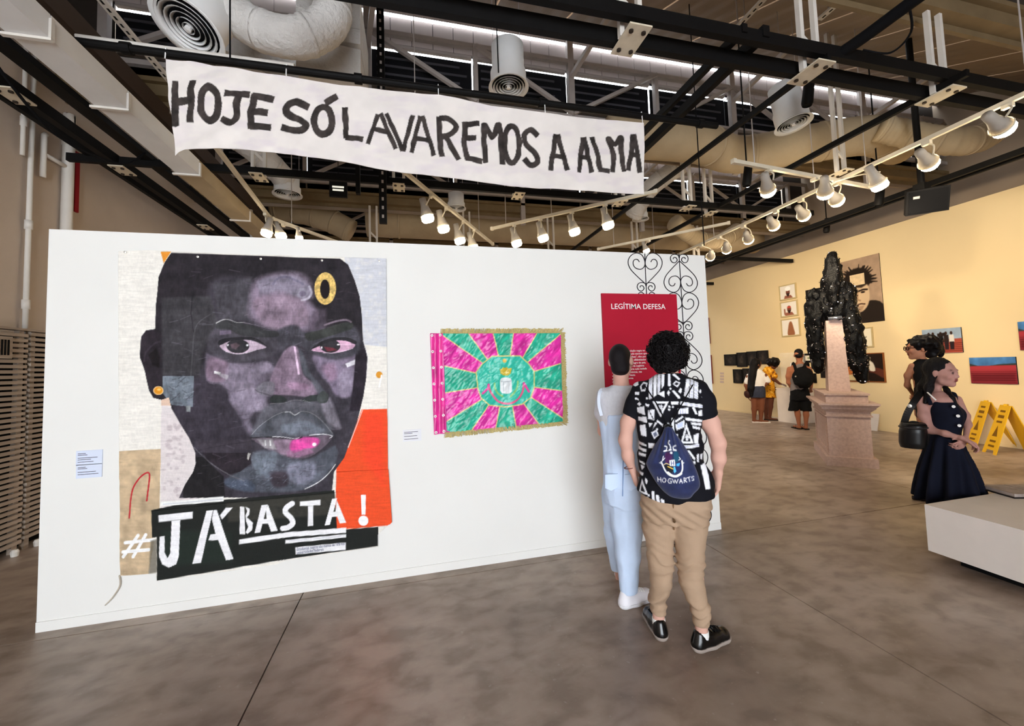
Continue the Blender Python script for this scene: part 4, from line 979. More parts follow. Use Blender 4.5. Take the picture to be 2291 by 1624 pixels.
    r2 = random.Random(8)
    for _ in range(260):
        x, y = r2.uniform(380, 790), r2.uniform(600, 1090); a_ = r2.uniform(-0.5, 0.5); l_ = r2.uniform(6, 26); p.T = crop(0, 0, 1)
        p.stroke([(x, y), (x + l_ * math.cos(a_), y + l_ * math.sin(a_))], r2.uniform(0.8, 2.2), r2.choice([(150, 140, 156), (48, 44, 50), (110, 100, 116)]), 1.2, 0.28)
    p.T = c1
    p.clip = None
    p.stroke([(1985, 1300), (1940, 1420), (1870, 1600)], 7, (250, 200, 190), 2); p.stroke([(1985, 770), (2022, 900), (2012, 1050)], 5, (226, 224, 226), 2, 0.6, sm=3)
    p.dot((395, 1158), (42, 34), (240, 200, 150), 2); p.dot((395, 1158), (34, 28), (226, 150, 36), 2); p.dot((400, 1150), (16, 10), (250, 200, 110), 4)
    p.fill(el(1692, 365, 84, 126), lambda a, b: np.array([220, 186, 112]) * (1 + 0.16 * fbm(a * 0.25, b * 0.25, 2))[:, None], 1.5); p.fill(el(1690, 370, 38, 76), (34, 28, 30), 1.5)
    p.dot((2112, 1036), (26, 26), (218, 150, 50), 2); p.stroke([(2130, 1040), (2112, 1130)], 12, (250, 250, 248), 2)
    # lower strip and lettering
    p.T = c2
    p.fill([(400, 610), (640, 560), (1100, 520), (1780, 460), (1800, 760), (2110, 735), (2110, 880), (1400, 985), (1300, 1000), (440, 1145), (440, 815), (405, 815)], (35, 37, 35), 1, tex=0.0)
    p.fill([(960, 560), (1780, 480), (1790, 640), (980, 700)], (66, 64, 58), 22, 0.8, tex=0.5, ts=0.08); p.fill([(480, 760), (1000, 780), (1000, 1000), (480, 1040)], (38, 48, 42), 40, 0.7)
    p.fill([(1800, 520), (2215, 460), (2215, 720), (1870, 750), (1800, 745)], (238, 84, 44), 1)
    p.fill([(470, 548), (940, 508), (942, 545), (470, 580)], (238, 238, 236), 1); p.stroke([(490, 566), (930, 528)], 6, (170, 174, 190), 3, 0.6)
    W_ = (240, 239, 242)
    p.fill([(452, 650), (712, 622), (712, 672), (456, 700)], W_); p.fill([(553, 690), (618, 684), (604, 960), (585, 1020), (530, 1045), (480, 1020), (455, 960), (462, 812), (500, 805), (498, 930), (520, 975), (540, 935)], W_, sm=0)
    p.fill([(815, 615), (865, 610), (772, 1010), (706, 1018)], W_); p.fill([(868, 612), (892, 610), (1018, 980), (962, 990), (905, 835), (830, 838), (845, 795), (885, 790), (855, 680)], W_)
    p.fill([(960, 592), (1014, 590), (932, 682), (915, 650)], W_)
    p.fill([(1066, 585), (1100, 585), (1108, 790), (1066, 792)], W_); p.fill([(1108, 585), (1140, 600), (1138, 645), (1118, 665), (1165, 705), (1160, 760), (1125, 788), (1112, 775), (1130, 735), (1112, 690), (1108, 650), (1122, 620)], W_)
    p.fill([(1230, 572), (1275, 568), (1220, 778), (1178, 782)], W_); p.fill([(1278, 568), (1352, 765), (1302, 772), (1280, 712), (1230, 715), (1240, 680), (1270, 675), (1262, 610)], W_)
    p.stroke([(1462, 560), (1420, 590), (1410, 625), (1452, 670), (1465, 710), (1430, 740), (1390, 748)], 40, W_, 1, sm=4)
    p.fill([(1520, 545), (1675, 530), (1675, 572), (1520, 580)], W_); p.fill([(1580, 580), (1620, 575), (1620, 728), (1580, 730)], W_)
    p.fill([(1762, 525), (1800, 520), (1745, 722), (1706, 726)], W_); p.fill([(1796, 535), (1868, 706), (1820, 712), (1800, 660), (1752, 662), (1762, 625), (1788, 620)], W_)
    p.fill([(1062, 830), (1440, 775), (1868, 742), (1868, 780), (1440, 812), (1062, 868)], W_); p.fill([(1410, 835), (1868, 790), (1868, 815), (1410, 862)], W_); p.stroke([(1440, 842), (1830, 806)], 5, (180, 182, 196), 3, 0.6)
    p.fill([(1484, 890), (1866, 852), (1866, 908), (1486, 946)], W_)
    p.stroke([(205, 856), (420, 832)], 26, (246, 246, 246)); p.stroke([(188, 925), (380, 908)], 26, (246, 246, 246)); p.stroke([(300, 800), (190, 960)], 24, (246, 246, 246)); p.stroke([(358, 795), (262, 962)], 24, (246, 246, 246))
    p.fill([(1978, 495), (2016, 495), (2014, 645), (1984, 645)], (246, 245, 246)); p.dot((1998, 690), (38, 38), (246, 245, 246), 1)
    p.fill([(395, 840), (440, 830), (440, 1080), (380, 1090)], (110, 104, 92), 12, 0.8)
    p.c *= (1 + 0.035 * fbm(p.u * 0.05, p.v * 0.5, 1, 7) + 0.02 * fbm(p.u * 0.4, p.v * 0.2, 2, 9))[:, None]
    return p.c
def p_in(x, y): return (y > 830 + max(0, (900 - x)) * 0.25) and (x < 1990) and (y < 1320)
t = thing('portrait_painting', 'large unstretched canvas portrait of a frowning dark face above painted white lettering', 'painting', onY(560, 930, YW))
YP = YW - 0.010
def canvas_disp(u, v): return 0.005 * fbm(u * 0.012, v * 0.009, 0, 4) + 0.0015 * fbm(u * 0.06, v * 0.06, 0, 8)
sheet('canvas', [(265, 562), (330, 560), (560, 569), (864, 578)], [(268, 1289), (320, 1285), (351, 1283), (500, 1262), (845, 1196), (869, 1174)], 420, 470,
      lambda u, v: onY(u, v, YP), paint_portrait, M['canvas_paint'], t, disp=canvas_disp)
sheet('dark_strip', [(338, 1144), (346, 1142), (480, 1128), (845, 1092)], [(350, 1300), (352, 1300), (620, 1262), (640, 1254), (845, 1223)], 330, 90,
      lambda u, v: onY(u, v, YP - 0.006), paint_portrait, M['canvas_paint'], t, disp=lambda u, v: 0.003 * fbm(u * 0.01, v * 0.02, 0, 9))
sheet('orange_cloth', [(752, 1056), (869, 1050)], [(753, 1187), (830, 1176), (872, 1173), (877, 1168)], 90, 100,
      lambda u, v: onY(u, v, YP - 0.011), paint_portrait, M['canvas_paint'], t, disp=lambda u, v: 0.003 * fbm(u * 0.02, v * 0.02, 0, 10))
for x, y in ((140, 84), (704, 120), (1193, 135), (1668, 148), (2112, 153)):
    q = c1([(x, y)])[0]; a = onY(q[0], q[1], YP - 0.004); G().lathe([(0.001, 0.008), (0.008, 0.006), (0.008, 0.0)], a, (0, -1, 0), 10).build('pin', M['pin'], t)
G().tube(smooth_poly([onY(267, 1287, YP), onY(268, 1310, YP - 0.004), onY(252, 1336, YP - 0.004), onY(235, 1354, YP - 0.004)], 6, False), 0.004, 6).build('loose_thread', mat('jute_thread', (196, 186, 170), 0.9), t)

def text(body, origin, ux, uy, height, width, m, name, parent=None, spacing=1.0, bold=0.0, align='LEFT', nrm=(0, -1, 0), **k):
    cu = bpy.data.curves.new(name, 'FONT'); cu.body = body; cu.size = 1.0; cu.align_x = align; cu.space_character = spacing; cu.extrude = 0.0
    cu.offset = bold; cu.resolution_u = 3
    ob = bpy.data.objects.new('tmp_text', cu); COL.objects.link(ob)
    dg = bpy.context.evaluated_depsgraph_get(); me = bpy.data.meshes.new_from_object(ob.evaluated_get(dg))
    V_ = np.array([v.co[:] for v in me.vertices]); Fc = [list(p_.vertices) for p_ in me.polygons]
    bpy.data.objects.remove(ob); bpy.data.meshes.remove(me)
    V_[:, 0] -= V_[:, 0].min(); cap = 0.70
    sx = width / V_[:, 0].max() if width else height / cap
    W3 = np.array(origin, float) + np.outer(V_[:, 0] * sx, ux) + np.outer(V_[:, 1] * height / cap, uy)
    return mk(name, W3, Fc, m, parent, **k)
EX, EZ = np.array([1.0, 0, 0]), np.array([0, 0, 1.0])
a = onY(664, 1236, YP - 0.019); b = onY(770, 1226, YP - 0.019)
M['blueink'] = mat('blue_grey_print', (80, 92, 130), 0.8)
for k, (s_, u0, v0, u1, v1) in enumerate((('Estudantes negros são menos de 10% nas', 664, 1232, 771, 1219), ('universidades federais', 664, 1240, 724, 1232))):
    a = onY(u0, v0, YP - 0.017); b = onY(u1, v1, YP - 0.017); d_ = b - a
    text(s_, a, norm(d_), EZ, 0.022, np.linalg.norm(d_), M['blueink'], 'printed_line', t)

# ---------------------------------------------------------------- satin flag
c3 = crop(880, 700, 5.207)
SP = [((580, 265), (1030, 575)), ((880, 245), (1095, 540)), ((1165, 245), (1225, 500)), ((1400, 240), (1360, 495)), ((1670, 240), (1510, 520)), ((1952, 240), (1565, 575)), ((1945, 590), (1645, 680)), ((1950, 905), (1645, 865)),
      ((1975, 1225), (1600, 980)), ((1700, 1300), (1525, 1060)), ((1430, 1335), (1390, 1100)), ((1190, 1355), (1240, 1100)), ((905, 1380), (1110, 1075)), ((618, 1265), (1025, 1010)), ((608, 930), (980, 870)), ((598, 618), (960, 700))]
PINK, GRN, GOLD = (220, 48, 160), (40, 172, 142), (226, 208, 130)
CEN = [(1150, 505), (1480, 500), (1570, 585), (1640, 680), (1645, 865), (1605, 985), (1500, 1065), (1310, 1095), (1120, 1075), (1020, 990), (985, 870), (965, 690), (1040, 590)]
def paint_flag(u, v):
    p = Painter(u, v, PINK); p.T = c3
    for i in range(16):
        a, b = SP[i], SP[(i + 1) % 16]
        f = lambda q, w: tuple(np.array(q, float) + (np.array(q, float) - np.array(w, float)) * 0.25)
        p.fill([f(a[0], a[1]), a[1], (1310, 800), b[1], f(b[0], b[1])], GRN if i % 2 == 0 else PINK, 0.8)
    p.c *= (1 + 0.12 * fbm((p.u + p.v) * 0.09, (p.v - p.u) * 0.03, 1, 3))[:, None]  # uneven satin sheen painted into the flag colours
    for a, b in SP: p.stroke([a, b], 12, GOLD, 1)
    p.fill(CEN, (48, 188, 164), 1); p.stroke(CEN + CEN[:1], 14, (214, 206, 126), 1)
    cf = crop(1040, 780, 10.83); p.T = cf
    p.fill([(840, 480), (880, 500), (920, 450), (980, 470), (1000, 440), (1060, 480), (1140, 470), (1110, 600), (1040, 650), (940, 650), (860, 600)], (206, 180, 60), 1); p.stroke([(870, 560), (930, 600), (1000, 560), (1080, 590)], 14, (240, 224, 140), 2)
    p.fill([(850, 760), (890, 710), (990, 690), (1100, 715), (1140, 770), (1140, 1040), (1090, 1085), (1000, 1095), (900, 1080), (860, 1020)], (224, 228, 230), 1); p.stroke([(855, 780), (940, 800), (1060, 795), (1135, 775)], 12, (150, 162, 170), 1.5)
    for x in (930, 1065): p.stroke([(x, 800), (x + 5, 1080)], 9, (160, 172, 178), 1.5)
    p.stroke([(575, 870), (600, 1000), (700, 1160), (820, 1280), (980, 1330), (1150, 1310), (1300, 1210), (1400, 1040), (1430, 830)], 50, (226, 96, 138), 1, sm=4)
    p.stroke([(575, 870), (560, 960), (430, 1080)], 56, (222, 52, 150), 1); p.stroke([(1430, 840), (1560, 1040)], 56, (228, 70, 158), 1)
    p.stroke([(720, 840), (730, 960), (800, 1080), (920, 1160)], 44, (160, 200, 110), 5, 0.8, sm=4); p.stroke([(1285, 790), (1270, 940), (1200, 1060), (1110, 1160)], 44, (160, 200, 110), 5, 0.8, sm=4)
    p.dot((960, 290), (50, 50), (216, 190, 90), 4); p.dot((960, 290), (26, 26), (250, 190, 80), 2)
    for sg in (-1, 1):
        for k in range(7): p.dot((985 + sg * (430 - k * k * 5), 800 - k * 80), (12, 12), (150, 196, 150), 4, 0.8)
    return p.c
t = thing('satin_flag', 'satin flag with pink and green rays and a gold fringe', 'flag', onY(1115, 960, YW))
YF = YW - 0.024
pf = lambda q: [tuple(r_) for r_ in c3(q)]
def flag_disp(u, v): return 0.008 * fbm((u + v * 0.7) * 0.04, (v - u * 0.7) * 0.014, 0, 6) + 0.0045 * fbm((u + v) * 0.10, (v - u) * 0.045, 0, 7)
plc = lambda off: (lambda u, v: onY(u, v, YF - off))
sheet('field', pf([(572, 238), (1200, 236), (1952, 233)]), pf([(625, 1392), (1300, 1350), (1978, 1268)]), 200, 170, plc(0.0), paint_flag, M['satin'], t, disp=flag_disp)
def paint_sleeve(u, v):
    p = Painter(u, v, (216, 44, 140)); p.c *= (1 + 0.14 * fbm(p.u * 0.25, p.v * 0.03, 1, 3))[:, None]; p.T = c3
    p.stroke([(575, 240), (600, 800), (620, 1400)], 14, (236, 110, 190), 3, 0.7); return p.c
sheet('pole_sleeve', pf([(428, 238), (575, 238)]), pf([(475, 1418), (622, 1400)]), 24, 150, plc(0.006), paint_sleeve, M['satin'], t, disp=lambda u, v: 0.006 * np.sin(u * 0.35) + 0.002 * fbm(u * 0.1, v * 0.1))
for k in range(7):
    for (x0, x1, y0, y1) in ((450, 498, 262, 1392), (546, 590, 258, 1378)):
        f = k / 6; q = c3([(x0 + (x1 - x0) * f, y0 + (y1 - y0) * f)])[0]; a = onY(q[0], q[1], YF - 0.014)
        G().lathe([(0.006, 0.0), (0.011, 0.003), (0.006, 0.005), (0.004, 0.002)], a, (0, -1, 0), 12).build('eyelet', M['whitepaint'], t)
def fringe(name, inner, outer, n):
    A = pline(pf(inner), n); B = pline(pf(outer), n); rr = random.Random(5); V_ = []; Fc = []
    for i in range(n - 1):
        j = rr.uniform(0.85, 1.12); off = rr.uniform(0, 0.010)
        q0, q1 = A[i], A[i + 1]; r0 = A[i] + (B[i] - A[i]) * j + np.array([rr.uniform(-2, 2), 0]); r1 = A[i + 1] + (B[i + 1] - A[i + 1]) * j
        k0 = len(V_)
        V_ += [onY(*q0, YF - off), onY(*q1, YF - off - 0.004), onY(*r1, YF - off - 0.002), onY(*r0, YF - off + 0.002)]
        V_ += [p_ + np.array([0, 0.003, 0]) for p_ in V_[k0:k0 + 4]]
        Fc += [[k0, k0 + 3, k0 + 2, k0 + 1], [k0 + 4, k0 + 5, k0 + 6, k0 + 7], [k0, k0 + 4, k0 + 7, k0 + 3], [k0 + 1, k0 + 2, k0 + 6, k0 + 5], [k0 + 3, k0 + 7, k0 + 6, k0 + 2]]
    mk(name, V_, Fc, M['fringe'], t, kind='stuff')
M['fringe'] = mat('gold_fringe', (206, 188, 128), 0.6, var=0.35, vscale=90)
fringe('gold_fringe', [(550, 240), (1952, 235)], [(545, 185), (1990, 180)], 170)
fringe('gold_fringe', [(1950, 225), (1978, 1275)], [(2000, 225), (2034, 1290)], 130)
fringe('gold_fringe', [(600, 1392), (1980, 1265)], [(585, 1455), (2030, 1305)], 170)

# ---------------------------------------------------------------- wall labels
M['label'] = mat('label_card', (214, 222, 240), 0.6)
M['labelw'] = mat('white_label_card', (228, 228, 232), 0.6)
def wall_label(u0, v0, u1, v1, lab, m, lines):
    a = onY(u0, v0, YW); b = onY(u1, v1, YW)
    t = thing('wall_label', lab, 'label', (a[0], YW, b[2]))
    G().box((a[0], YW - 0.006, b[2]), (b[0], YW, a[2])).build('card', m, t)
    w_ = b[0] - a[0]; h_ = a[2] - b[2]
    for k, (y_, l_) in enumerate(lines):
        G().box((a[0] + 0.07 * w_, YW - 0.0068, a[2] - h_ * y_ - 0.0018), (a[0] + (0.07 + l_) * w_, YW - 0.0062, a[2] - h_ * y_ + 0.0018)).build('text_line', M['ink'], t)
wall_label(172, 1009, 230, 1037, 'pale blue caption card left of the portrait, upper of the two', M['label'], ((0.2, 0.3), (0.3, 0.36), (0.5, 0.75), (0.62, 0.5), (0.78, 0.6)))
wall_label(172, 1040, 229, 1066, 'pale blue caption card left of the portrait, lower of the two', M['label'], ((0.2, 0.3), (0.3, 0.36), (0.55, 0.7), (0.72, 0.8)))
wall_label(901, 962, 943, 985, 'small white caption card between the portrait and the flag', M['labelw'], ((0.2, 0.75), (0.32, 0.45), (0.55, 0.7), (0.8, 0.75)))

# ---------------------------------------------------------------- red text panel and iron-scroll decal
t = thing('text_panel', 'crimson wall panel headed by white lettering behind the two visitors', 'panel', onY(1435, 985, YW))
a = onY(1346, 656, YW - 0.02); b = onY(1513.5, 656, YW - 0.02); zb = onY(1360, 990, YW)[2]
G().box((a[0], YW - 0.02, zb), (b[0], YW - 0.001, a[2])).build('board', mat('crimson_panel', (176, 30, 52), 0.5, var=0.04), t)
a = onY(1368, 691, YW - 0.0205); b = onY(1489, 690.5, YW - 0.0205); text('LEGÍTIMA DEFESA', a, EX, EZ, 0.048, b[0] - a[0], M['whitepaint'], 'title', t, bold=0.004)
LN = ['A história da população negra no', 'Brasil é de luta. “Todo escravo que', 'mata em legítima defesa”, dito por Luiz', 'Gama, abolicionista e alfabetizador', 'e o primeiro jurista negro do país,', 'afirma a importância da Legítima', 'Defesa não como uma ação isolada', 'mas nas letras de músicas, nas', 'artes e a escrita. Nesta', 'produção com forma', 'de afirmação']
for k, s_ in enumerate(LN):
    q = onY(1370, 787.5 + k * 6.9, YW - 0.0205)
    text(s_, q, EX, EZ, 0.017, None, M['whitepaint'], 'text_line', t, bold=0.006)
M['iron'] = mat('black_scroll_line', (34, 30, 36), 0.6)
c8 = crop(1300, 540, 4.51)
def scroll_col(pieces, axis, lab):
    a0 = c8([axis[0]])[0]; a1 = c8([axis[1]])[0]
    t = thing('scroll_decal', lab, 'decal', onY(a1[0], a1[1], YW))
    G().tube([onY(*a0, YW - 0.004), onY(*a1, YW - 0.004)], 0.004, 6).build('stem', M['iron'], t)
    ax = lambda y: axis[0][0] + (axis[1][0] - axis[0][0]) * (y - axis[0][1]) / (axis[1][1] - axis[0][1])
    for pts in pieces:
        for sg in (1, -1):
            q = c8([(ax(y) + sg * dx, y) for dx, y in pts]); q = smooth_poly(q, 5, False)
            if q[:, 1].max() > 1172: q = q[q[:, 1] < 1172]
            if len(q) > 3: G().tube([onY(u, v, YW - 0.004) for u, v in q], 0.004, 6).build('scroll', M['iron'], t)
heart = [(4, 430), (88, 350), (150, 280), (172, 215), (155, 160), (112, 124), (66, 118), (24, 145), (2, 205), (8, 250), (42, 280), (88, 274), (117, 245), (120, 205), (100, 182), (74, 184), (58, 207)]
curl = [(2, 452), (10, 425), (40, 415), (75, 425), (90, 458), (76, 492), (46, 500), (22, 476), (32, 450), (55, 448), (62, 464)]
def sh(p_, dy, fl=None): return [(x, (y if fl is None else 2 * fl - y) + dy) for x, y in p_]
scroll_col([heart, curl, sh(curl, 0, 507)], ((642, 108), (663, 600)), 'black scrollwork column of curled hearts above the crimson panel')
hs = [(x * 0.98, y) for x, y in heart]
pcs = []
for k in range(4):
    d0 = 780 * k
    pcs += [sh(hs, 200 + d0, 215), sh(curl, 165 - 445 + d0, None) if False else [(x, y - 285 + d0) for x, y in curl], [(x, y + 402 + d0) for x, y in hs], [(x, y + 392 + d0) for x, y in curl]]
scroll_col(pcs, ((988, 122), (1153, 2870)), 'long black scrollwork column of curled hearts down the partition edge')
# ================================================================ works and furniture by the cream wall
XR = 9.43
def onR(off): return lambda u, v: onX(u, v, XR - off)
def wall_picture(name, label, cat, top, bot, paint, nu=40, nv=40, frame=None, fw=0.02, depth=0.03, group=None, m=None):
    """picture hung on the cream wall; corner pixels traced on that wall"""
    Q = [onX(*top[0], XR), onX(*top[-1], XR), onX(*bot[-1], XR), onX(*bot[0], XR)]
    y0 = max(Q[0][1], Q[3][1]); y1 = min(Q[1][1], Q[2][1]); z1 = (Q[0][2] + Q[1][2]) / 2; z0 = (Q[2][2] + Q[3][2]) / 2
    y0 = (Q[0][1] + Q[3][1]) / 2; y1 = (Q[1][1] + Q[2][1]) / 2
    t = thing(name, label, cat, (XR, (y0 + y1) / 2, z0), group)
    uu = np.linspace(0, 1, nu); vv = np.linspace(0, 1, nv); U, Vv = np.meshgrid(uu, vv)
    f = fw if frame else 0
    ya, yb, za, zb = y0 - f, y1 + f, z1 - f, z0 + f
    V_ = np.stack([np.full(U.size, XR - depth * 0.8), (ya + (yb - ya) * U).ravel(), (za + (zb - za) * Vv).ravel()], 1)
    mk('print', V_, grid_faces(nu, nv)[:, ::-1], m or M['print'], t, smooth=True, cols=paint(U.ravel(), Vv.ravel()))
    G().box((XR - depth * 0.78, ya, zb), (XR - 0.001, yb, za)).build('backing', M['blackmat'] if not frame else frame, t)
    if frame:
        g = [((y0, z1 - f), (y1, z1)), ((y0, z0), (y1, z0 + f)), ((y0, z0 + f), (y0 - f, z1 - f)), ((y1 + f, z0 + f), (y1, z1 - f))]
        for (p0, p1) in g: G().box((XR - depth, p0[0], p0[1]), (XR - 0.002, p1[0], p1[1])).build('frame_rail', frame, t)
    return t
def unitcrop(x0, y0, x1, y1):
    f = lambda p: (np.asarray(p, float) - np.array([x0, y0])) / np.array([x1 - x0, y1 - y0]); f.k = 1.0 / (x1 - x0); return f
class UP(Painter):
    def __init__(s, u, v, base, w_, h_):
        super().__init__(np.asarray(u) * w_, np.asarray(v) * h_, base)
M['fr_wood'] = mat('pale_wood_frame', (196, 176, 130), 0.5, var=0.1)
M['fr_black'] = mat('black_frame', (22, 20, 20), 0.4)
M['fr_brown'] = mat('brown_wood_frame', (140, 84, 44), 0.5, var=0.15)
def paint_bw(u, v):                                        # sepia portrait with wild hair, 170 x 260 units
    p = UP(u, v, (168, 142, 118), 170, 260); p.grain(0.05, 0.05)
    p.fill([(30, 260), (38, 205), (70, 190), (130, 175), (170, 195), (170, 260)], (40, 32, 27), 3, sm=3)
    rr = random.Random(4)
    for k in range(70):
        a = rr.uniform(-math.pi * 1.12, 0.25); r_ = rr.uniform(40, 74); cx, cy = 84, 92
        p.stroke([(cx + 20 * math.cos(a), cy + 22 * math.sin(a)), (cx + r_ * math.cos(a), cy + r_ * 1.02 * math.sin(a) + 4)], rr.uniform(8, 16), (34, 27, 22), 3, tip=0.25)
    p.fill(el(84, 86, 52, 48), (36, 28, 23), 6)
    p.fill([(50, 108), (80, 98), (118, 106), (126, 150), (118, 190), (96, 214), (72, 212), (54, 185), (47, 150)], (206, 178, 144), 4, sm=3)
    p.fill([(47, 105), (74, 100), (76, 150), (70, 205), (54, 185), (46, 150)], (84, 62, 46), 10, 0.9, sm=3)
    p.fill([(60, 112), (98, 120), (124, 108), (120, 98), (60, 96)], (40, 30, 24), 5, 0.9)
    p.stroke([(86, 132), (104, 128), (118, 130)], 7, (46, 34, 28), 3); p.stroke([(58, 132), (70, 130)], 6, (40, 30, 24), 3); p.dot((102, 138), (8, 4), (40, 28, 22), 2)
    p.stroke([(82, 130), (80, 165), (90, 170)], 5, (140, 108, 82), 4, 0.8); p.stroke([(74, 186), (92, 183), (106, 186)], 5, (70, 44, 34), 2); p.fill([(72, 192), (104, 192), (92, 212), (78, 210)], (150, 116, 90), 5, 0.6)
    return p.c
def paint_pitch(u, v):                                     # red ground below blue sky
    p = UP(u, v, (70, 118, 170), 110, 60); p.grain(0.12, 0.06)
    p.fill([(0, 14), (20, 19), (44, 20), (70, 16), (110, 14), (110, 22), (0, 22)], (50, 56, 52), 1.5)
    p.fill([(0, 20), (110, 18), (110, 60), (0, 60)], (168, 54, 62), 2); p.fill([(0, 34), (110, 32), (110, 60), (0, 60)], (96, 26, 34), 14)
    for k in range(6): p.stroke([(0, 30 + k * 5), (110, 29 + k * 5)], 1.2, (196, 88, 92), 1, 0.35)
    return p.c
def paint_people(u, v):                                    # group of figures on red steps
    p = UP(u, v, (150, 168, 186), 90, 60); p.grain(0.05, 0.08)
    p.fill([(0, 28), (90, 26), (90, 60), (0, 60)], (164, 74, 58), 2)
    for k in range(5): p.stroke([(0, 38 + k * 4.5), (90, 37 + k * 4.5)], 1.6, (96, 40, 34), 1, 0.7)
    for x, c_ in ((16, (226, 222, 216)), (26, (232, 228, 222)), (44, (28, 24, 24)), (56, (44, 34, 32)), (68, (220, 214, 206))):
        p.fill([(x - 5, 16), (x + 5, 16), (x + 6, 34), (x - 6, 34)], c_, 1.5); p.dot((x, 12), (3, 4), (58, 38, 30), 1); p.fill([(x - 5, 33), (x + 5, 33), (x + 4, 52), (x - 4, 52)], (44, 32, 36), 1.5)
    p.fill([(36, 12), (54, 10), (56, 18), (36, 20)], (40, 32, 30), 2); return p.c
def paint_hands(u, v):
    p = UP(u, v, (38, 26, 20), 95, 75); p.grain(0.1, 0.08)
    p.fill([(0, 40), (26, 34), (38, 44), (30, 62), (0, 70)], (190, 108, 52), 3, sm=3); p.fill([(95, 44), (66, 36), (46, 40), (50, 50), (72, 52), (95, 66)], (92, 48, 36), 2, sm=3)
    p.fill([(60, 20), (72, 24), (76, 46), (62, 44)], (226, 216, 196), 2, sm=3); p.fill([(8, 58), (36, 56), (36, 74), (8, 74)], (206, 186, 140), 3); p.fill([(40, 46), (48, 74), (34, 74), (30, 52)], (120, 60, 40), 3); return p.c
def paint_suit(u, v):
    p = UP(u, v, (190, 176, 150), 60, 70); p.fill([(0, 70), (0, 36), (24, 28), (60, 32), (60, 70)], (26, 22, 22), 2); p.dot((30, 18), (12, 15), (52, 34, 26), 2)
    p.fill([(24, 32), (36, 32), (33, 48), (27, 48)], (224, 220, 214), 1); p.dot((7, 22), (13, 20), (96, 178, 150), 2); p.fill([(29, 33), (32, 33), (31, 50)], (30, 26, 28), 1); return p.c
def paint_mug(k):
    def f(u, v):
        p = UP(u, v, (232, 226, 216), 60, 50)
        if k < 2:
            p.fill([(14, 50), (18, 38), (42, 38), (50, 50)], (150, 92, 72), 2); p.dot((31, 26), (8, 13), (120, 70, 54), 2); p.fill([(24, 30), (38, 30), (34, 42), (28, 42)], (48, 30, 28), 2)
            if k == 0: p.dot((31, 12), (11, 9), (252, 250, 246), 2)
            if k == 1: p.fill([(24, 16), (38, 16), (38, 22), (24, 22)], (196, 74, 60), 2); p.stroke([(14, 44), (13, 26)], 6, (150, 92, 72), 1)
        else: p.fill([(20, 50), (22, 26), (28, 8), (36, 8), (42, 30), (44, 50)], (150, 96, 64), 3, sm=3)
        return p.c
    return f
def paint_dark(seed):
    def f(u, v):
        p = UP(u, v, (34, 30, 28), 50, 60); p.dot((25, 34), (11, 20), (62, 54, 46), 10, 0.8); p.dot((25, 18), (6, 8), (56, 48, 42), 5, 0.8); p.grain(0.25, 0.12, seed); return p.c
    return f
def paint_plain(c_, mark=None):
    def f(u, v):
        p = UP(u, v, c_, 60, 60)
        if mark == 'mid': p.fill([(20, 20), (42, 20), (42, 42), (20, 42)], (150, 158, 118), 2)
        if mark == 'sketch': p.stroke([(22, 24), (30, 32), (26, 44)], 3, (60, 50, 46), 2); p.stroke([(30, 32), (38, 28)], 3, (60, 50, 46), 2)
        return p.c
    return f
wall_picture('portrait_print', 'tall sepia print of a person with wild hair and a card over the brow', 'photo print', [(1868, 594), (1966, 563)], [(1880, 729), (1981, 716)], paint_bw, 90, 130, depth=0.02)
a = onX(1900, 617, XR - 0.03); b = onX(1934, 635, XR - 0.03)
G().box((XR - 0.022, a[1], b[2]), (XR - 0.016, b[1], a[2])).build('pinned_card', mat('cream_card', (226, 200, 160), 0.7, var=0.2, vscale=14), label='small cream card fixed on the brow of the sepia print', cat='card', loc=(XR - 0.02, a[1], b[2]))
wall_picture('dark_print', 'dark square print half hidden behind the black sequinned sculpture', 'photo print', [(1802, 652), (1862, 636)], [(1811, 745), (1868, 738)], paint_dark(3), 20, 20, depth=0.02)
tri = [[(1744, 642), (1781, 631)], [(1747, 678), (1785, 669)], [(1749, 717), (1789, 708)]]; trb = [[(1747, 675), (1785, 665)], [(1749, 712), (1788, 704)], [(1751, 755), (1794, 749)]]
for k, lab in enumerate(('topmost of three stacked framed photos, person with a white-topped head', 'middle of three stacked framed photos, person with raised hand', 'lowest of three stacked framed photos, brown elongated form')):
    wall_picture('framed_photo', lab, 'framed photo', tri[k], trb[k], paint_mug(k), 44, 40, frame=M['fr_wood'], fw=0.03, depth=0.035, group='three stacked framed photos')
dk = [([(1621, 795), (1648, 790)], [(1624, 819), (1650, 816)]), ([(1649, 790), (1671, 787)], [(1652, 822), (1673, 819)]), ([(1672, 787), (1695, 785)], [(1674, 819), (1696, 816)]), ([(1696, 785), (1719, 783)], [(1698, 816), (1721, 812)]),
      ([(1641, 827), (1661, 825)], [(1644, 858), (1663, 856)]), ([(1663, 825), (1682, 823)], [(1665, 857), (1684, 853)])]
dlab = ['small wide dark print at the end of the upper dark row', 'tall dark print next to the small wide one in the upper dark row', 'third dark print from the end of the upper dark row',
        'last dark print of the upper row, above the yellow dress', 'dark print with a faint pale figure in the lower dark row', 'dark print partly behind the white shirt in the lower dark row']
for k, (a_, b_) in enumerate(dk): wall_picture('dark_photo', dlab[k], 'framed photo', a_, b_, paint_dark(k), 20, 20, frame=M['fr_black'], fw=0.03, depth=0.04, group='dark framed photos')
wall_picture('framed_photo', 'black-framed small picture beside the head of the man with the backpack', 'framed photo', [(1798, 792), (1822, 789)], [(1800, 812), (1823, 810)], paint_plain((226, 218, 200), 'mid'), 20, 20, frame=M['fr_black'], fw=0.05)
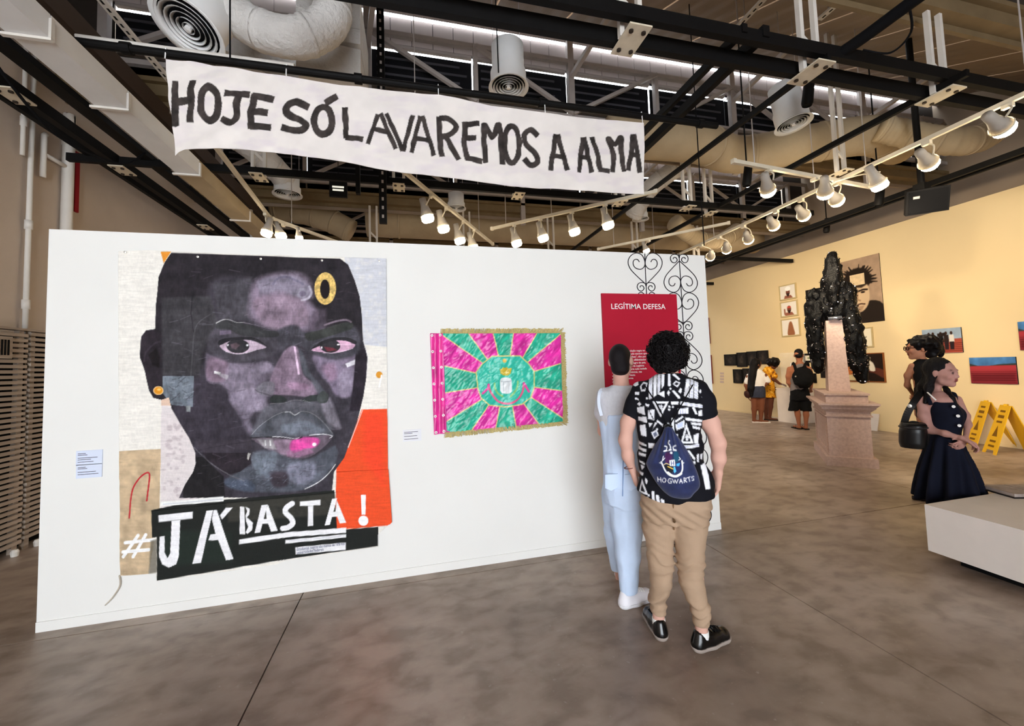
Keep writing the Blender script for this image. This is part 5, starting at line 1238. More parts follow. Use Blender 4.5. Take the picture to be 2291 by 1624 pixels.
wall_picture('framed_photo', 'narrow black-framed picture right of the black backpack', 'framed photo', [(1815, 836), (1826, 834)], [(1817, 858), (1829, 855)], paint_plain((222, 218, 206)), 10, 10, frame=M['fr_black'], fw=0.05)
wall_picture('portrait_print', 'print of a person in a black suit with a green disc behind the pillar', 'photo print', [(1835, 802), (1862, 796)], [(1838, 847), (1866, 844)], paint_suit, 40, 46, depth=0.03)
wall_picture('photo_print', 'wide brown-framed print of two hands reaching, behind the sculpture', 'photo print', [(1887, 796), (1978, 784)], [(1889, 853), (1984, 856)], paint_hands, 80, 60, frame=M['fr_brown'], fw=0.02)
wall_picture('framed_photo', 'pale wood frame with a tiny sketch below the sepia print', 'framed photo', [(1915, 735), (1953, 731)], [(1920, 778), (1957, 776)], paint_plain((236, 226, 200), 'sketch'), 24, 24, frame=M['fr_wood'], fw=0.025)
wall_picture('photo_print', 'colour photo of a group carrying a load over red steps', 'photo print', [(2064, 739), (2151, 731)], [(2069, 791), (2157, 788)], paint_people, 90, 60)
wall_picture('photo_print', 'colour photo of a deep red field under a blue sky', 'photo print', [(2169, 801), (2273, 797)], [(2176, 856), (2281, 861)], paint_pitch, 100, 60)
wall_picture('photo_print', 'colour photo of blue sky over red ground above the red field photo', 'photo print', [(2279, 721), (2372, 712)], [(2284, 782), (2380, 782)], paint_pitch, 60, 40)
for k, (a_, b_) in enumerate((([(1572, 713), (1586.5, 711)], [(1577, 770), (1590, 768)]), ([(1576, 796), (1591.5, 793)], [(1580, 859), (1596.5, 856)]))):
    wall_picture('red_edged_picture', ['upper of two dark red framed pictures mostly hidden by the partition edge', 'lower of two dark red framed pictures mostly hidden by the partition edge'][k], 'framed photo', a_, b_, paint_plain((60, 24, 22)), 8, 8, frame=mat('dark_red_frame', (110, 26, 24), 0.5), fw=0.05, depth=0.05)
for k in range(4):
    a = onX(1611, 833 + k * 6.4, XR); b = onX(1619.5, 837.6 + k * 6.4, XR)
    G().box((XR - 0.004, a[1], b[2]), (XR, b[1], a[2])).build('wall_label', mat('mauve_label', (196, 172, 160), 0.7), cat='label', group='small captions beside the dark photos', loc=(XR, a[1], b[2]),
        label=['topmost tiny caption strip beside the dark photos', 'second tiny caption strip beside the dark photos', 'third tiny caption strip beside the dark photos', 'lowest tiny caption strip beside the dark photos'][k])

# ---------------------------------------------------------------- stone pedestal, pillar and sequinned sculpture
M['stone'] = mat('pinkish_stone', (198, 172, 162), 0.8, var=0.18, vscale=30, bump=0.15, bscale=120)
FL = flo(1850, 1041)[:2]; FR = flo(1968, 1050)[:2]; fx = norm(FR - FL); wF = np.linalg.norm(FR - FL); fy = np.array([-fx[1], fx[0]]); 
if fy[1] < 0: fy = -fy
dF = 1.30
pc = FL + fx * wF / 2 + fy * dF / 2
def rect(g, ins, z0, z1, ins2=None):
    ins2 = ins if ins2 is None else ins2; V_ = []
    for ii, z in ((ins, z0), (ins2, z1)):
        for sx, sy in ((-1, -1), (1, -1), (1, 1), (-1, 1)):
            q = pc + fx * sx * (wF / 2 + ii) + fy * sy * (dF / 2 + ii); V_.append((q[0], q[1], z))
    g.add(V_, [[0, 3, 2, 1], [4, 5, 6, 7], [0, 1, 5, 4], [1, 2, 6, 5], [2, 3, 7, 6], [3, 0, 4, 7]]); return g
t = thing('stone_pedestal', 'pinkish stone pedestal with a moulded cornice', 'pedestal', (pc[0], pc[1], 0))
rect(G(), 0.0, 0.0, 0.13).build('plinth', M['stone'], t); rect(G(), -0.045, 0.13, 0.70).build('dado', M['stone'], t)
g = rect(G(), -0.045, 0.70, 0.705, -0.02); rect(g, -0.02, 0.705, 0.725); rect(g, -0.04, 0.725, 0.775); g.build('necking', M['stone'], t)
g = rect(G(), -0.035, 0.775, 0.82, 0.01); rect(g, 0.015, 0.82, 0.84); rect(g, 0.02, 0.84, 0.875, 0.05); rect(g, 0.055, 0.875, 0.90); g.build('cornice', M['stone'], t)
g = rect(G(), -0.05, 0.90, 1.01); rect(g, -0.03, 1.01, 1.035); g.build('top_block', M['stone'], t)
for k, (y0, y1) in enumerate(((-0.5, 0.5),)):
    q = lambda a, z: (pc[0] + fx[0] * (-wF / 2 + 0.045 - 0.012) + fy[0] * a, pc[1] + fx[1] * (-wF / 2 + 0.045 - 0.012) + fy[1] * a, z)
    for aa, bb, za, zb_ in ((-0.56, -0.51, 0.17, 0.68), (0.51, 0.56, 0.17, 0.68), (-0.51, 0.51, 0.17, 0.21), (-0.51, 0.51, 0.64, 0.68)):
        G().prism([q(aa, za), q(bb, za), q(bb, zb_), q(aa, zb_)], (fx[0] * 0.014, fx[1] * 0.014, 0)).build('panel_moulding', M['stone'], t)
# local frame facing the camera at a base point
def view_frame(base):
    f = norm((base[0], base[1], 0)); r_ = np.array([f[1], -f[0], 0]); return r_, f
def on_plane(u, v, base, df=0.0):
    """point seen at pixel (u,v) standing df metres behind the upright plane through base that faces the camera"""
    r_, f = view_frame(base); d = ray(u, v); n = f; tt = (np.dot(np.array([base[0], base[1], 0]), n) + df) / np.dot(d, n); return CAMP + d * tt
sb = np.array([pc[0], pc[1], 1.035])
t = thing('stone_pillar', 'slender pinkish stone pillar standing on the pedestal', 'pillar', sb)
pr, pf_ = view_frame(sb)
def pillar(g, wd, z0, z1, w2=None):
    w2 = w2 or wd; V_ = []
    for w_, z in ((wd, z0), (w2, z1)):
        for sx, sy in ((-1, -1), (1, -1), (1, 1), (-1, 1)): q = sb[:2] + fx * sx * w_ / 2 + fy * sy * w_ / 2; V_.append((q[0], q[1], z))
    g.add(V_, [[0, 3, 2, 1], [4, 5, 6, 7], [0, 1, 5, 4], [1, 2, 6, 5], [2, 3, 7, 6], [3, 0, 4, 7]]); return g
pillar(G(), 0.27, 1.035, 2.14, 0.20).build('shaft', M['stone'], t)
M['sequin'] = mat('black_sequin_cloth', (5, 5, 6), 0.45, bump=0.5, bscale=60, spec=0.12)
M['spangle'] = mat('silver_black_spangle', (190, 188, 194), 0.12, metal=1.0)
scb = np.array([sb[0], sb[1], 2.14])
t = thing('sequin_sculpture', 'hanging black sequinned garment sculpture draped over the pillar top', 'sculpture', scb)
def sp_(u, v, df=0.0): return on_plane(u, v, sb, df)
pts_all = [sp_(u, v) for u, v in ((1795, 555), (1945, 870))]
lo = np.minimum(*pts_all) - 0.35; hi = np.maximum(*pts_all) + 0.35
s = Sdf(lo, hi, 0.018)
pxm = lambda n: n * 8.1 / 900 * 0.98
def limb(pts, rs, k=0.03):
    P_ = [sp_(u, v, d_) for u, v, d_ in pts]; s.chain(P_, [pxm(r_ * 0.86) for r_ in rs], k)
limb([(1860, 572, 0), (1861, 600, 0), (1864, 650, 0), (1866, 700, 0)], [9, 14, 19, 20])
limb([(1853, 572, 0), (1855, 600, 0)], [5, 9]); limb([(1840, 640, 0), (1838, 670, 0), (1840, 700, 0)], [5, 10, 12])
limb([(1866, 670, 0), (1830, 665, 0.05), (1824, 720, 0.05), (1829, 780, 0), (1833, 815, 0), (1828, 832, 0)], [20, 18, 19, 17, 11, 5])
limb([(1872, 640, 0), (1893, 650, 0.05), (1898, 700, 0.05), (1908, 760, 0), (1918, 810, 0), (1925, 848, 0)], [14, 16, 17, 19, 17, 9])
limb([(1848, 690, 0), (1872, 706, 0)], [16, 15])
s.warp(lambda x, y, z: 0.030 * fbm(x * 11, y * 11, z * 5, 2, 3) + 0.022 * noise3(x * 30, y * 30, z * 14, 5))
s.cone((sb[0], sb[1], 1.0), (sb[0], sb[1], 2.0), 0.17, 0.15, 0.0, mode='sub')
garment = s.build('garment', M['sequin'], t)
Vg = np.array([v.co[:] for v in garment.data.vertices]) + WL[garment]; Ng = np.array([v.normal[:] for v in garment.data.vertices])
rr = np.random.RandomState(2); pick = rr.choice(len(Vg), 800, replace=False); V_ = []; Fc = []
for i in pick:
    n_ = norm(Ng[i] + rr.normal(0, 0.45, 3)); a_ = norm(np.cross(n_, rr.normal(0, 1, 3))); b_ = np.cross(n_, a_); c_ = Vg[i] + Ng[i] * 0.012; r_ = rr.uniform(0.004, 0.016); k0 = len(V_)
    V_ += [c_ + a_ * r_, c_ + b_ * r_, c_ - a_ * r_, c_ - b_ * r_, c_ + n_ * r_ * 0.25]; Fc += [[k0, k0 + 1, k0 + 4], [k0 + 1, k0 + 2, k0 + 4], [k0 + 2, k0 + 3, k0 + 4], [k0 + 3, k0, k0 + 4], [k0 + 3, k0 + 2, k0 + 1, k0]]
mk('spangles', V_, Fc, M['spangle'], t, kind='stuff')
a = sp_(1853, 713, -0.17); b = sp_(1884, 710, -0.17); G().tube([a, b], 0.028, 10).build('silver_band', mat('silver_band', (150, 156, 170), 0.25, 0.8), t, smooth=True)

# ---------------------------------------------------------------- plinths, board, safety signs, bench
M['plinth'] = mat('white_plinth_paint', (224, 214, 206), 0.6, var=0.05)
q = flo(1768, 943)
q2 = np.array([9.10, 8.02])
def rbox(g, c_, ax_, w_, d_, z0, z1, tap=0.0):
    ax_ = norm(ax_); ay = np.array([-ax_[1], ax_[0]]); V_ = []
    for z, k_ in ((z0, 0.0), (z1, tap)):
        for sx, sy in ((-1, -1), (1, -1), (1, 1), (-1, 1)): p_ = np.asarray(c_)[:2] + ax_ * sx * (w_ / 2 - k_) + ay * sy * (d_ / 2 - k_); V_.append((p_[0], p_[1], z))
    return g.add(V_, [[0, 3, 2, 1], [4, 5, 6, 7], [0, 1, 5, 4], [1, 2, 6, 5], [2, 3, 7, 6], [3, 0, 4, 7]])
pa = norm((0.0, -1.0))
t = thing('display_plinth', 'low white display plinth the two women bend over', 'plinth', (q2[0], q2[1], 0))
rbox(G(), q2, pa, 0.56, 0.50, 0, 0.80).build('body', M['plinth'], t); rbox(G(), q2, pa, 0.58, 0.52, 0.80, 0.83).build('top', M['plinth'], t)
t = thing('glass_case', 'clear case standing on the white display plinth', 'case', (q2[0], q2[1], 0.83))
M['glass'] = mat('clear_acrylic', (240, 240, 240), 0.05, alpha=0.14)
rbox(G(), q2, pa, 0.38, 0.34, 0.83, 1.70).build('cover', M['glass'], t)
rbox(G(), q2, pa, 0.12, 0.10, 0.83, 1.45, 0.02).build('white_figure', M['plinth'], t)
q = onX(1960, 970, XR - 0.03)
a = onX(1953, 925, XR - 0.02); b = onX(1964, 972, XR - 0.02)
G().prism([(XR - 0.10, a[1] + 0.02, 0), (XR - 0.10, a[1] - 0.12, 0), (XR - 0.01, a[1] - 0.12, a[2]), (XR - 0.01, a[1] + 0.02, a[2])], (-0.02, 0, 0)).build('leaning_board', M['plinth'], label='narrow white board leaning on the cream wall behind the pedestal', cat='board', loc=(XR - 0.06, a[1], 0))
M['yellow'] = mat('yellow_plastic', (226, 176, 36), 0.4, var=0.08)
M['yellowink'] = mat('brown_print', (120, 84, 20), 0.6)
def wet_sign(u, v, lab, ang, sc=1.0):
    c_ = flo(u, v); t = thing('wet_floor_sign', lab, 'safety sign', (c_[0], c_[1], 0))
    dx_ = np.array([math.cos(ang), math.sin(ang), 0]); dn = np.array([-dx_[1], dx_[0], 0]); H = 0.66 * sc
    def leaf(sg):
        def P_(x, h, o=0.0):
            lean = 0.24 * sg * (1 - h); return c_ * np.array([1, 1, 0]) + dx_ * x + dn * (lean + o) + np.array([0, 0, h * H])
        o_ = 0.012 * sg
        pts = [(-0.145, 0), (-0.09, 0), (-0.075, 0.08), (0.075, 0.08), (0.09, 0), (0.145, 0), (0.105, 1.0), (-0.105, 1.0)]
        pr_ = G().prism([P_(x, h) for x, h in pts], dn * o_).build('leaf', M['yellow'], t)
        for k_, (h0, h1, ww) in enumerate(((0.86, 0.9, 0.05), (0.74, 0.8, 0.06), (0.64, 0.68, 0.055), (0.36, 0.58, 0.05), (0.24, 0.28, 0.06), (0.14, 0.18, 0.06))):
            oo = 0.013 if sg > 0 else -0.013
            pts2 = [(-ww, h0), (ww, h0), (ww, h1), (-ww, h1)] if k_ != 3 else [(-ww, h0), (ww, h0), (0, h1)]
            G().prism([P_(x, h, oo) for x, h in pts2], dn * 0.002 * sg).build('printed_mark', M['yellowink'], pr_)
    leaf(1); leaf(-1)
    G().box(c_ * np.array([1, 1, 0]) + np.array([-0.02, -0.02, H - 0.01]), c_ * np.array([1, 1, 0]) + np.array([0.02, 0.02, H + 0.02])).build('hinge', M['yellow'], t)
wet_sign(2216, 998, 'yellow folding floor sign, the one closer to the cream wall', 0.95, 1.12)
wet_sign(2262, 1016, 'yellow folding floor sign, the one in front of the other', 0.95, 1.12)
a = flo(2068, 1128, 0.42); bx0, by1 = a[0], a[1]
t = thing('low_bench', 'low white block bench with a recessed dark base', 'bench', (bx0 + 0.6, by1 - 0.9, 0))
G().box((bx0, by1 - 2.2, 0.075), (bx0 + 1.15, by1, 0.42)).build('block', M['plinth'], t)
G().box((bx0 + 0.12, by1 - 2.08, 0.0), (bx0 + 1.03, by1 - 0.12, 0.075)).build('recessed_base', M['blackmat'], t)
c_ = flo(2285, 1100, 0.43)
t = thing('open_book', 'grey open catalogue lying on the low white bench', 'book', (c_[0], c_[1], 0.42))
M['page'] = mat('grey_page', (178, 164, 156), 0.6, var=0.3, vscale=18); M['cover'] = mat('dark_cover', (36, 30, 30), 0.5)
rbox(G(), c_, (0.9, -0.3), 0.40, 0.28, 0.42, 0.43).build('cover', M['cover'], t)
for sx in (-1, 1):
    ax_ = norm((0.9, -0.3)); cc = c_[:2] + ax_ * sx * 0.095
    rbox(G(), cc, ax_, 0.185, 0.26, 0.43, 0.452, 0.004).build('page_block', M['page'], t)
# ================================================================ people
def skin(name, c_): return mat(name, c_, 0.55, var=0.06, vscale=14, attr=False)
class Fig:
    """a figure laid out on the upright plane through its feet that faces the camera"""
    def __init__(s, base, label, box, name='person', tilt=0.0):
        s.b = np.array([base[0], base[1], 0.0]); s.r, s.f = view_frame(s.b); s.z = np.array([0, 0, 1.0])
        s.t = thing(name, label, 'person', s.b)
        s.k = np.linalg.norm(s.P((box[0] + box[2]) / 2 + 1, (box[1] + box[3]) / 2) - s.P((box[0] + box[2]) / 2, (box[1] + box[3]) / 2))
    def P(s, u, v, df=0.0): return on_plane(u, v, s.b, df)
    def m(s, n): return n * s.k
    def sdf(s, box, h, depth=0.32):
        Q = np.array([s.P(u, v, d_) for u in (box[0], box[2]) for v in (box[1], box[3]) for d_ in (-depth, depth)])
        return Sdf(Q.min(0) - 0.03, Q.max(0) + 0.03, h)
    def ch(s, S_, pts, rs, k=0.02, flat=None):
        return S_.chain([s.P(*p) for p in pts], [s.m(r_) for r_ in rs], k, (s.f, flat) if flat else None)
    def lf(s, S_, rows, k=0.0):
        """rows: (x_left, x_right, y, half depth metres, df)"""
        sec = []
        for x0, x1, y, d_, df in rows:
            c_ = s.P((x0 + x1) / 2, y, df); sec.append((c_, s.m((x1 - x0) / 2), d_))
        sec.sort(key=lambda q: q[0][2]); return S_.loft(sec, k, s.r, s.f)
    def flat_px(s, V):
        d_ = (V - s.b) @ s.f; return project(V - np.outer(d_, s.f))
def wrinkle(amp, sx, sz, seed=0):
    return lambda x, y, z: amp * fbm(x * sx, y * sx, z * sz, seed, 3)
def hand(S_, wrist, fwd, side, pn, L=0.185, curl=0.5, spread=0.10, fr=0.0085, thumb=0.6):
    """palm, four fingers and a thumb: fwd along the hand, side towards the thumb, pn out of the palm"""
    fwd = norm(fwd); side = norm(side - fwd * np.dot(side, fwd)); pn = norm(pn - fwd * np.dot(pn, fwd) - side * np.dot(pn, side)); w_ = np.array(wrist, float)
    pl = L * 0.50
    for q in (-0.026, -0.009, 0.009, 0.026): S_.cone(w_ + side * q * 0.55, w_ + fwd * pl + side * q, 0.016, 0.0135, 0.012)
    for q, ln in ((0.030, 0.86), (0.010, 1.0), (-0.010, 0.93), (-0.029, 0.72)):
        p = w_ + fwd * pl * 0.96 + side * q; d_ = norm(fwd + side * q * spread * 22); a = curl * 0.6; seg = L * 0.5 * ln
        for j, sl in enumerate((0.46, 0.31, 0.23)):
            dd = norm(d_ * math.cos(a) + pn * math.sin(a)); e = p + dd * seg * sl
            S_.cone(p, e, fr * (1 - 0.08 * j), fr * (0.92 - 0.08 * j), 0.004); p = e; a += curl * 0.75
    p = w_ + fwd * L * 0.10 + side * 0.022; d_ = norm(fwd * math.cos(thumb) + side * math.sin(thumb) + pn * 0.25)
    for j, sl in enumerate((0.20, 0.17, 0.13)):
        e = p + d_ * L * sl; S_.cone(p, e, 0.0125 - 0.0015 * j, 0.0112 - 0.0015 * j, 0.008); p = e; d_ = norm(d_ + fwd * 0.35 + pn * 0.2)
def head(S_, c_, fwd, up=(0, 0, 1), s=1.0, wide=1.0):
    fwd = norm(fwd); up = norm(np.array(up, float) - fwd * np.dot(up, fwd)); rt = np.cross(fwd, up); R = np.array([rt, fwd, up]); c_ = np.array(c_, float)
    q = lambda x, y, z: c_ + (rt * x * wide + fwd * y + up * z) * s
    S_.ell(q(0, -0.012, 0.030), np.array([0.076 * wide, 0.097, 0.088]) * s, 0.02, R); S_.ell(q(0, 0.028, -0.030), np.array([0.060 * wide, 0.064, 0.078]) * s, 0.035, R)
    S_.cone(q(-0.035, 0.02, -0.07), q(0, 0.066, -0.092), 0.026 * s, 0.020 * s, 0.02); S_.cone(q(0.035, 0.02, -0.07), q(0, 0.066, -0.092), 0.026 * s, 0.020 * s, 0.02)
    for sg in (-1, 1):
        S_.ell(q(sg * 0.032, 0.097, 0.004), np.array([0.020, 0.013, 0.012]) * s, 0.012, R, 'sub'); S_.ell(q(sg * 0.040, 0.066, -0.026), np.array([0.026, 0.024, 0.022]) * s, 0.02, R)
        S_.cone(q(sg * 0.012, 0.092, 0.024), q(sg * 0.048, 0.078, 0.026), 0.010 * s, 0.008 * s, 0.012)
        S_.ell(q(sg * 0.032, 0.082, 0.003), np.array([0.013, 0.011, 0.010]) * s, 0.004, R)
        S_.ell(q(sg * 0.082, -0.006, -0.006), np.array([0.013, 0.019, 0.032]) * s, 0.008, R); S_.cone(q(sg * 0.012, 0.096, -0.030), q(sg * 0.014, 0.094, -0.030), 0.009 * s, None, 0.008)
    S_.cone(q(0, 0.088, 0.014), q(0, 0.104, -0.026), 0.008 * s, 0.0115 * s, 0.014); S_.cone(q(-0.016, 0.090, -0.052), q(0.016, 0.090, -0.052), 0.0085 * s, None, 0.006); S_.cone(q(-0.013, 0.089, -0.063), q(0.013, 0.089, -0.063), 0.009 * s, None, 0.005)
    return q
def curls(F_, pts_fn, n, m_, r0, r1, seed, name='curl_tufts'):
    rr = np.random.RandomState(seed)
    g = G()
    for _ in range(n):
        p, nn = pts_fn(rr); a = norm(np.cross(nn, rr.normal(0, 1, 3))); b = np.cross(nn, a); r_ = rr.uniform(r0, r1); ph = rr.uniform(0, 6)
        pts = [p + nn * (q * r_ * 0.35 - r_ * 0.4) + (a * math.cos(ph + q * 1.25) + b * math.sin(ph + q * 1.25)) * r_ for q in range(7)]
        g.tube(pts, [r_ * 0.30, r_ * 0.36, r_ * 0.36, r_ * 0.34, r_ * 0.3, r_ * 0.25, r_ * 0.1], 5)
    return g.build(name, m_, F_.t, smooth=True, kind='stuff')
def shoe(name, parent, heel, toe, mu, ms, w_=0.048, hgt=0.075, h=0.006, laces=None, collar=True, stripe=None):
    heel = np.array([heel[0], heel[1], 0.0]); toe = np.array([toe[0], toe[1], 0.0]); d_ = norm(toe - heel); n_ = np.array([-d_[1], d_[0], 0]); L = np.linalg.norm(toe - heel)
    lo = np.minimum(heel, toe) - 0.12; hi = np.maximum(heel, toe) + 0.12; lo[2] = -0.02; hi[2] = 0.2
    Q = lambda a, b, z: heel + d_ * a * L + n_ * b + np.array([0, 0, z])
    for part in ('upper', 'sole'):
        S_ = Sdf(lo, hi, h)
        ex = 0.0 if part == 'upper' else 0.006
        S_.cone(Q(0.13, 0, 0.03), Q(0.45, 0, 0.03), w_ * 0.78 + ex, w_ * 0.85 + ex, 0.02); S_.cone(Q(0.45, 0, 0.03), Q(0.82, 0.004, 0.03), w_ * 0.85 + ex, w_ * 0.95 + ex, 0.02)
        if part == 'upper':
            S_.cone(Q(0.12, 0, 0.04), Q(0.16, 0, hgt + 0.015), w_ * 0.72, w_ * 0.62, 0.02); S_.cone(Q(0.2, 0, 0.06), Q(0.62, 0, 0.055), w_ * 0.66, w_ * 0.66, 0.03)
            S_.cut(Q(0, 0, 0.024), (0, 0, -1))
            if collar: S_.cone(Q(0.22, 0, hgt + 0.045), Q(0.22, 0, hgt + 0.02), w_ * 0.62, w_ * 0.55, 0.005, mode='sub')
            sh_ = S_.build('shoe', mu, parent)
        else:
            S_.cut(Q(0, 0, 0.026), (0, 0, 1)); S_.cut(Q(0, 0, 0.0), (0, 0, -1)); S_.build('sole', ms, sh_)
    if laces is not None:
        for k_ in range(4): G().tube([Q(0.46 + k_ * 0.07, -0.026, 0.092 - k_ * 0.005), Q(0.48 + k_ * 0.07, 0, 0.103 - k_ * 0.006), Q(0.46 + k_ * 0.07, 0.026, 0.092 - k_ * 0.005)], 0.004, 5).build('lace', laces, sh_)
    return sh_
M['hair'] = mat('black_hair', (18, 15, 16), 0.5, bump=0.5, bscale=90)
M['haircurl'] = mat('black_curly_hair', (16, 13, 14), 0.45)
M['sk_light'] = skin('light_skin', (212, 166, 150)); M['sk_mid'] = skin('tan_skin', (188, 138, 112)); M['sk_brown'] = skin('brown_skin', (118, 72, 52)); M['sk_deep'] = skin('deep_brown_skin', (92, 54, 40))

# ---------------------------------------------------------------- visitor with the drawstring bag
man = Fig(flo(1530, 1440), 'visitor seen from behind in patterned black and white shirt and tan trousers', (1380, 740, 1630, 1460))
P = man.P
BX = (1375, 740, 1632, 1462)
S_ = man.sdf(BX, 0.006, 0.26)
man.ch(S_, [(1494, 812, 0.0), (1497, 850, -0.01)], [20, 24]); q = head(S_, P(1494, 797, 0.01), man.f, s=0.98)
man.lf(S_, [(1440, 1580, 1100, 0.10, 0), (1448, 1565, 1000, 0.10, 0), (1440, 1560, 900, 0.10, 0), (1470, 1525, 852, 0.06, 0)], 0.02)
for pts, rs in (([(1436, 880, 0), (1405, 945, -0.01), (1399, 985, -0.02), (1405, 1020, 0.0), (1414, 1050, 0.02)], [19, 16.5, 14.5, 13, 9.0]),
                ([(1560, 880, 0), (1590, 945, -0.01), (1606, 990, -0.03), (1608, 1025, -0.01), (1606, 1056, 0.02)], [19, 18, 15.5, 14, 9.5])): man.ch(S_, pts, rs, 0.03)
hand(S_, P(1415, 1050, 0.02), P(1428, 1090, 0.05) - P(1415, 1050, 0.02), man.f, man.r, L=0.165, curl=0.35)
hand(S_, P(1606, 1056, 0.02), P(1597, 1100, 0.06) - P(1606, 1056, 0.02), man.f * 0.8 - man.r * 0.5, -man.r, L=0.175, curl=0.45)
def foot_toe(h_, ang, L): d_ = norm(man.f * math.cos(ang) + man.r * math.sin(ang)); return h_ + d_ * L
hl = flo(1484, 1438); hr = flo(1553, 1459); AL, AR = -0.35, 0.80
kl = foot_toe(hl, AL, 0.062); kr = foot_toe(hr, AR, 0.062)
for ank, x0 in ((kl, 1478), (kr, 1535)):
    S_.chain([P(x0, 1120), (P(x0, 1120) + ank) / 2 * np.array([1, 1, 0]) + np.array([0, 0, 0.5]), ank + np.array([0, 0, 0.2]), ank + np.array([0, 0, 0.07])], [0.05, 0.045, 0.034, 0.033], 0.02)
S_.build('body', M['sk_light'], man.t)
# hair
S_ = man.sdf((1440, 730, 1545, 850), 0.006, 0.2)
hc = P(1494, 788, 0.0); S_.ell(hc, (0.100, 0.112, 0.108), 0.0, np.array([man.r, man.f, man.z])); S_.ell(P(1492, 818, -0.035), (0.075, 0.06, 0.05), 0.03, np.array([man.r, man.f, man.z]))
S_.warp(lambda x, y, z: 0.009 * fbm(x * 34, y * 34, z * 34, 3, 2)); S_.build('hair', M['haircurl'], man.t, relax=0)
def hp(rr):
    n_ = norm(rr.normal(0, 1, 3)); 
    if n_ @ man.f > 0.3: n_ = norm(n_ - man.f * 1.2)
    if n_[2] < -0.72: n_[2] = -0.5; n_ = norm(n_)
    p = hc + man.r * (n_ @ man.r) * 0.101 + man.f * (n_ @ man.f) * 0.112 + man.z * n_[2] * 0.110; return p, n_
curls(man, hp, 620, M['haircurl'], 0.008, 0.014, 2)
def hp2(rr):
    a = rr.uniform(-1, 1); n_ = norm(-man.f + man.r * a * 0.9 - man.z * rr.uniform(0.0, 0.6)); p = P(1492, 818, -0.035) + man.r * (n_ @ man.r) * 0.072 + man.f * (n_ @ man.f) * 0.062 + man.z * n_[2] * 0.05; return p, n_
curls(man, hp2, 90, M['haircurl'], 0.007, 0.012, 3)
# shirt
cs = crop(1280, 720, 3.8675)
WQ = [[(668, 450), (700, 448), (700, 650), (672, 655)], [(706, 448), (735, 446), (735, 620), (709, 640)], [(741, 446), (767, 446), (765, 590), (743, 610)], [(773, 447), (800, 450), (796, 545), (776, 570)], [(828, 445), (850, 445), (852, 548), (830, 550)], [(862, 452), (884, 444), (933, 488), (920, 499)],
 [(868, 530), (895, 503), (935, 520), (905, 558)], [(985, 490), (1015, 490), (1000, 640), (960, 630)], [(1021, 490), (1046, 500), (1040, 645), (1007, 645)], [(1052, 505), (1086, 520), (1080, 655), (1047, 650)], [(515, 525), (570, 505), (580, 540), (540, 562)], [(592, 555), (620, 515), (660, 522), (640, 590), (605, 596)], [(528, 600), (590, 598), (585, 625), (530, 620)], [(525, 638), (580, 655), (585, 670), (530, 656)],
 [(740, 610), (800, 585), (803, 640)], [(820, 605), (835, 580), (848, 600), (835, 624)], [(862, 588), (880, 580), (935, 640), (918, 652)], [(935, 562), (947, 572), (936, 610), (914, 590)], [(700, 672), (838, 670), (770, 802)], [(855, 675), (918, 672), (915, 697), (858, 700)], [(930, 672), (1120, 705), (1122, 735), (930, 700)], [(912, 732), (1000, 725), (1000, 772), (915, 776)], [(1028, 725), (1048, 718), (1076, 780), (1060, 787)], [(1085, 755), (1118, 750), (1118, 800), (1085, 798)],
 [(568, 730), (630, 715), (640, 790), (575, 772)], [(666, 745), (718, 738), (718, 826), (664, 820)], [(578, 812), (650, 800), (656, 852), (580, 842)], [(590, 880), (642, 866), (652, 965), (604, 960)], [(668, 850), (702, 855), (675, 892)], [(722, 848), (746, 842), (702, 905)], [(742, 822), (792, 860), (785, 877), (735, 836)], [(800, 875), (835, 838), (852, 900), (815, 926)], [(856, 805), (880, 805), (882, 930), (860, 902)], [(885, 830), (950, 790), (958, 801), (890, 846)], [(890, 860), (968, 822), (965, 880), (900, 906)],
 [(980, 848), (1042, 1022), (932, 1016)], [(975, 803), (1120, 834), (1118, 856), (975, 826)], [(1020, 845), (1115, 865), (1112, 886), (1022, 866)], [(1030, 874), (1105, 900), (1100, 920), (1035, 896)], [(1040, 950), (1090, 945), (1080, 1027), (1045, 1022)], [(935, 1035), (1092, 1030), (1092, 1056), (940, 1062)], [(690, 930), (735, 905), (757, 950), (715, 982)], [(668, 1015), (722, 1015), (720, 1056), (668, 1060)], [(578, 1015), (650, 1030), (652, 1050), (580, 1042)], [(575, 1060), (650, 1075), (650, 1097), (580, 1086)], [(580, 1105), (648, 1112), (645, 1134), (582, 1130)],
 [(585, 1170), (640, 1185), (640, 1202), (590, 1192)], [(598, 1208), (636, 1215), (610, 1254)], [(572, 1268), (625, 1272), (620, 1300), (575, 1296)], [(990, 1080), (1006, 1074), (1057, 1145), (1044, 1156)], [(1018, 1168), (1056, 1166), (1056, 1186), (1020, 1184)], [(1068, 1120), (1090, 1115), (1085, 1176), (1071, 1170)], [(1100, 1120), (1127, 1125), (1119, 1166), (1101, 1160)], [(1100, 1200), (1142, 1190), (1168, 1290), (1185, 1400), (1140, 1400), (1120, 1300)], [(612, 1325), (668, 1442), (586, 1432)], [(694, 1408), (716, 1403), (726, 1506), (700, 1502)], [(730, 1428), (756, 1433), (766, 1508), (740, 1510)], [(771, 1460), (800, 1468), (803, 1522), (776, 1520)],
 [(1090, 590), (1118, 570), (1122, 600), (1100, 612)], [(1112, 640), (1126, 620), (1124, 660)], [(570, 700), (590, 682), (608, 700), (590, 716)], [(640, 690), (676, 700), (668, 720), (640, 706)], [(640, 1310), (662, 1330), (655, 1360), (640, 1350)]]
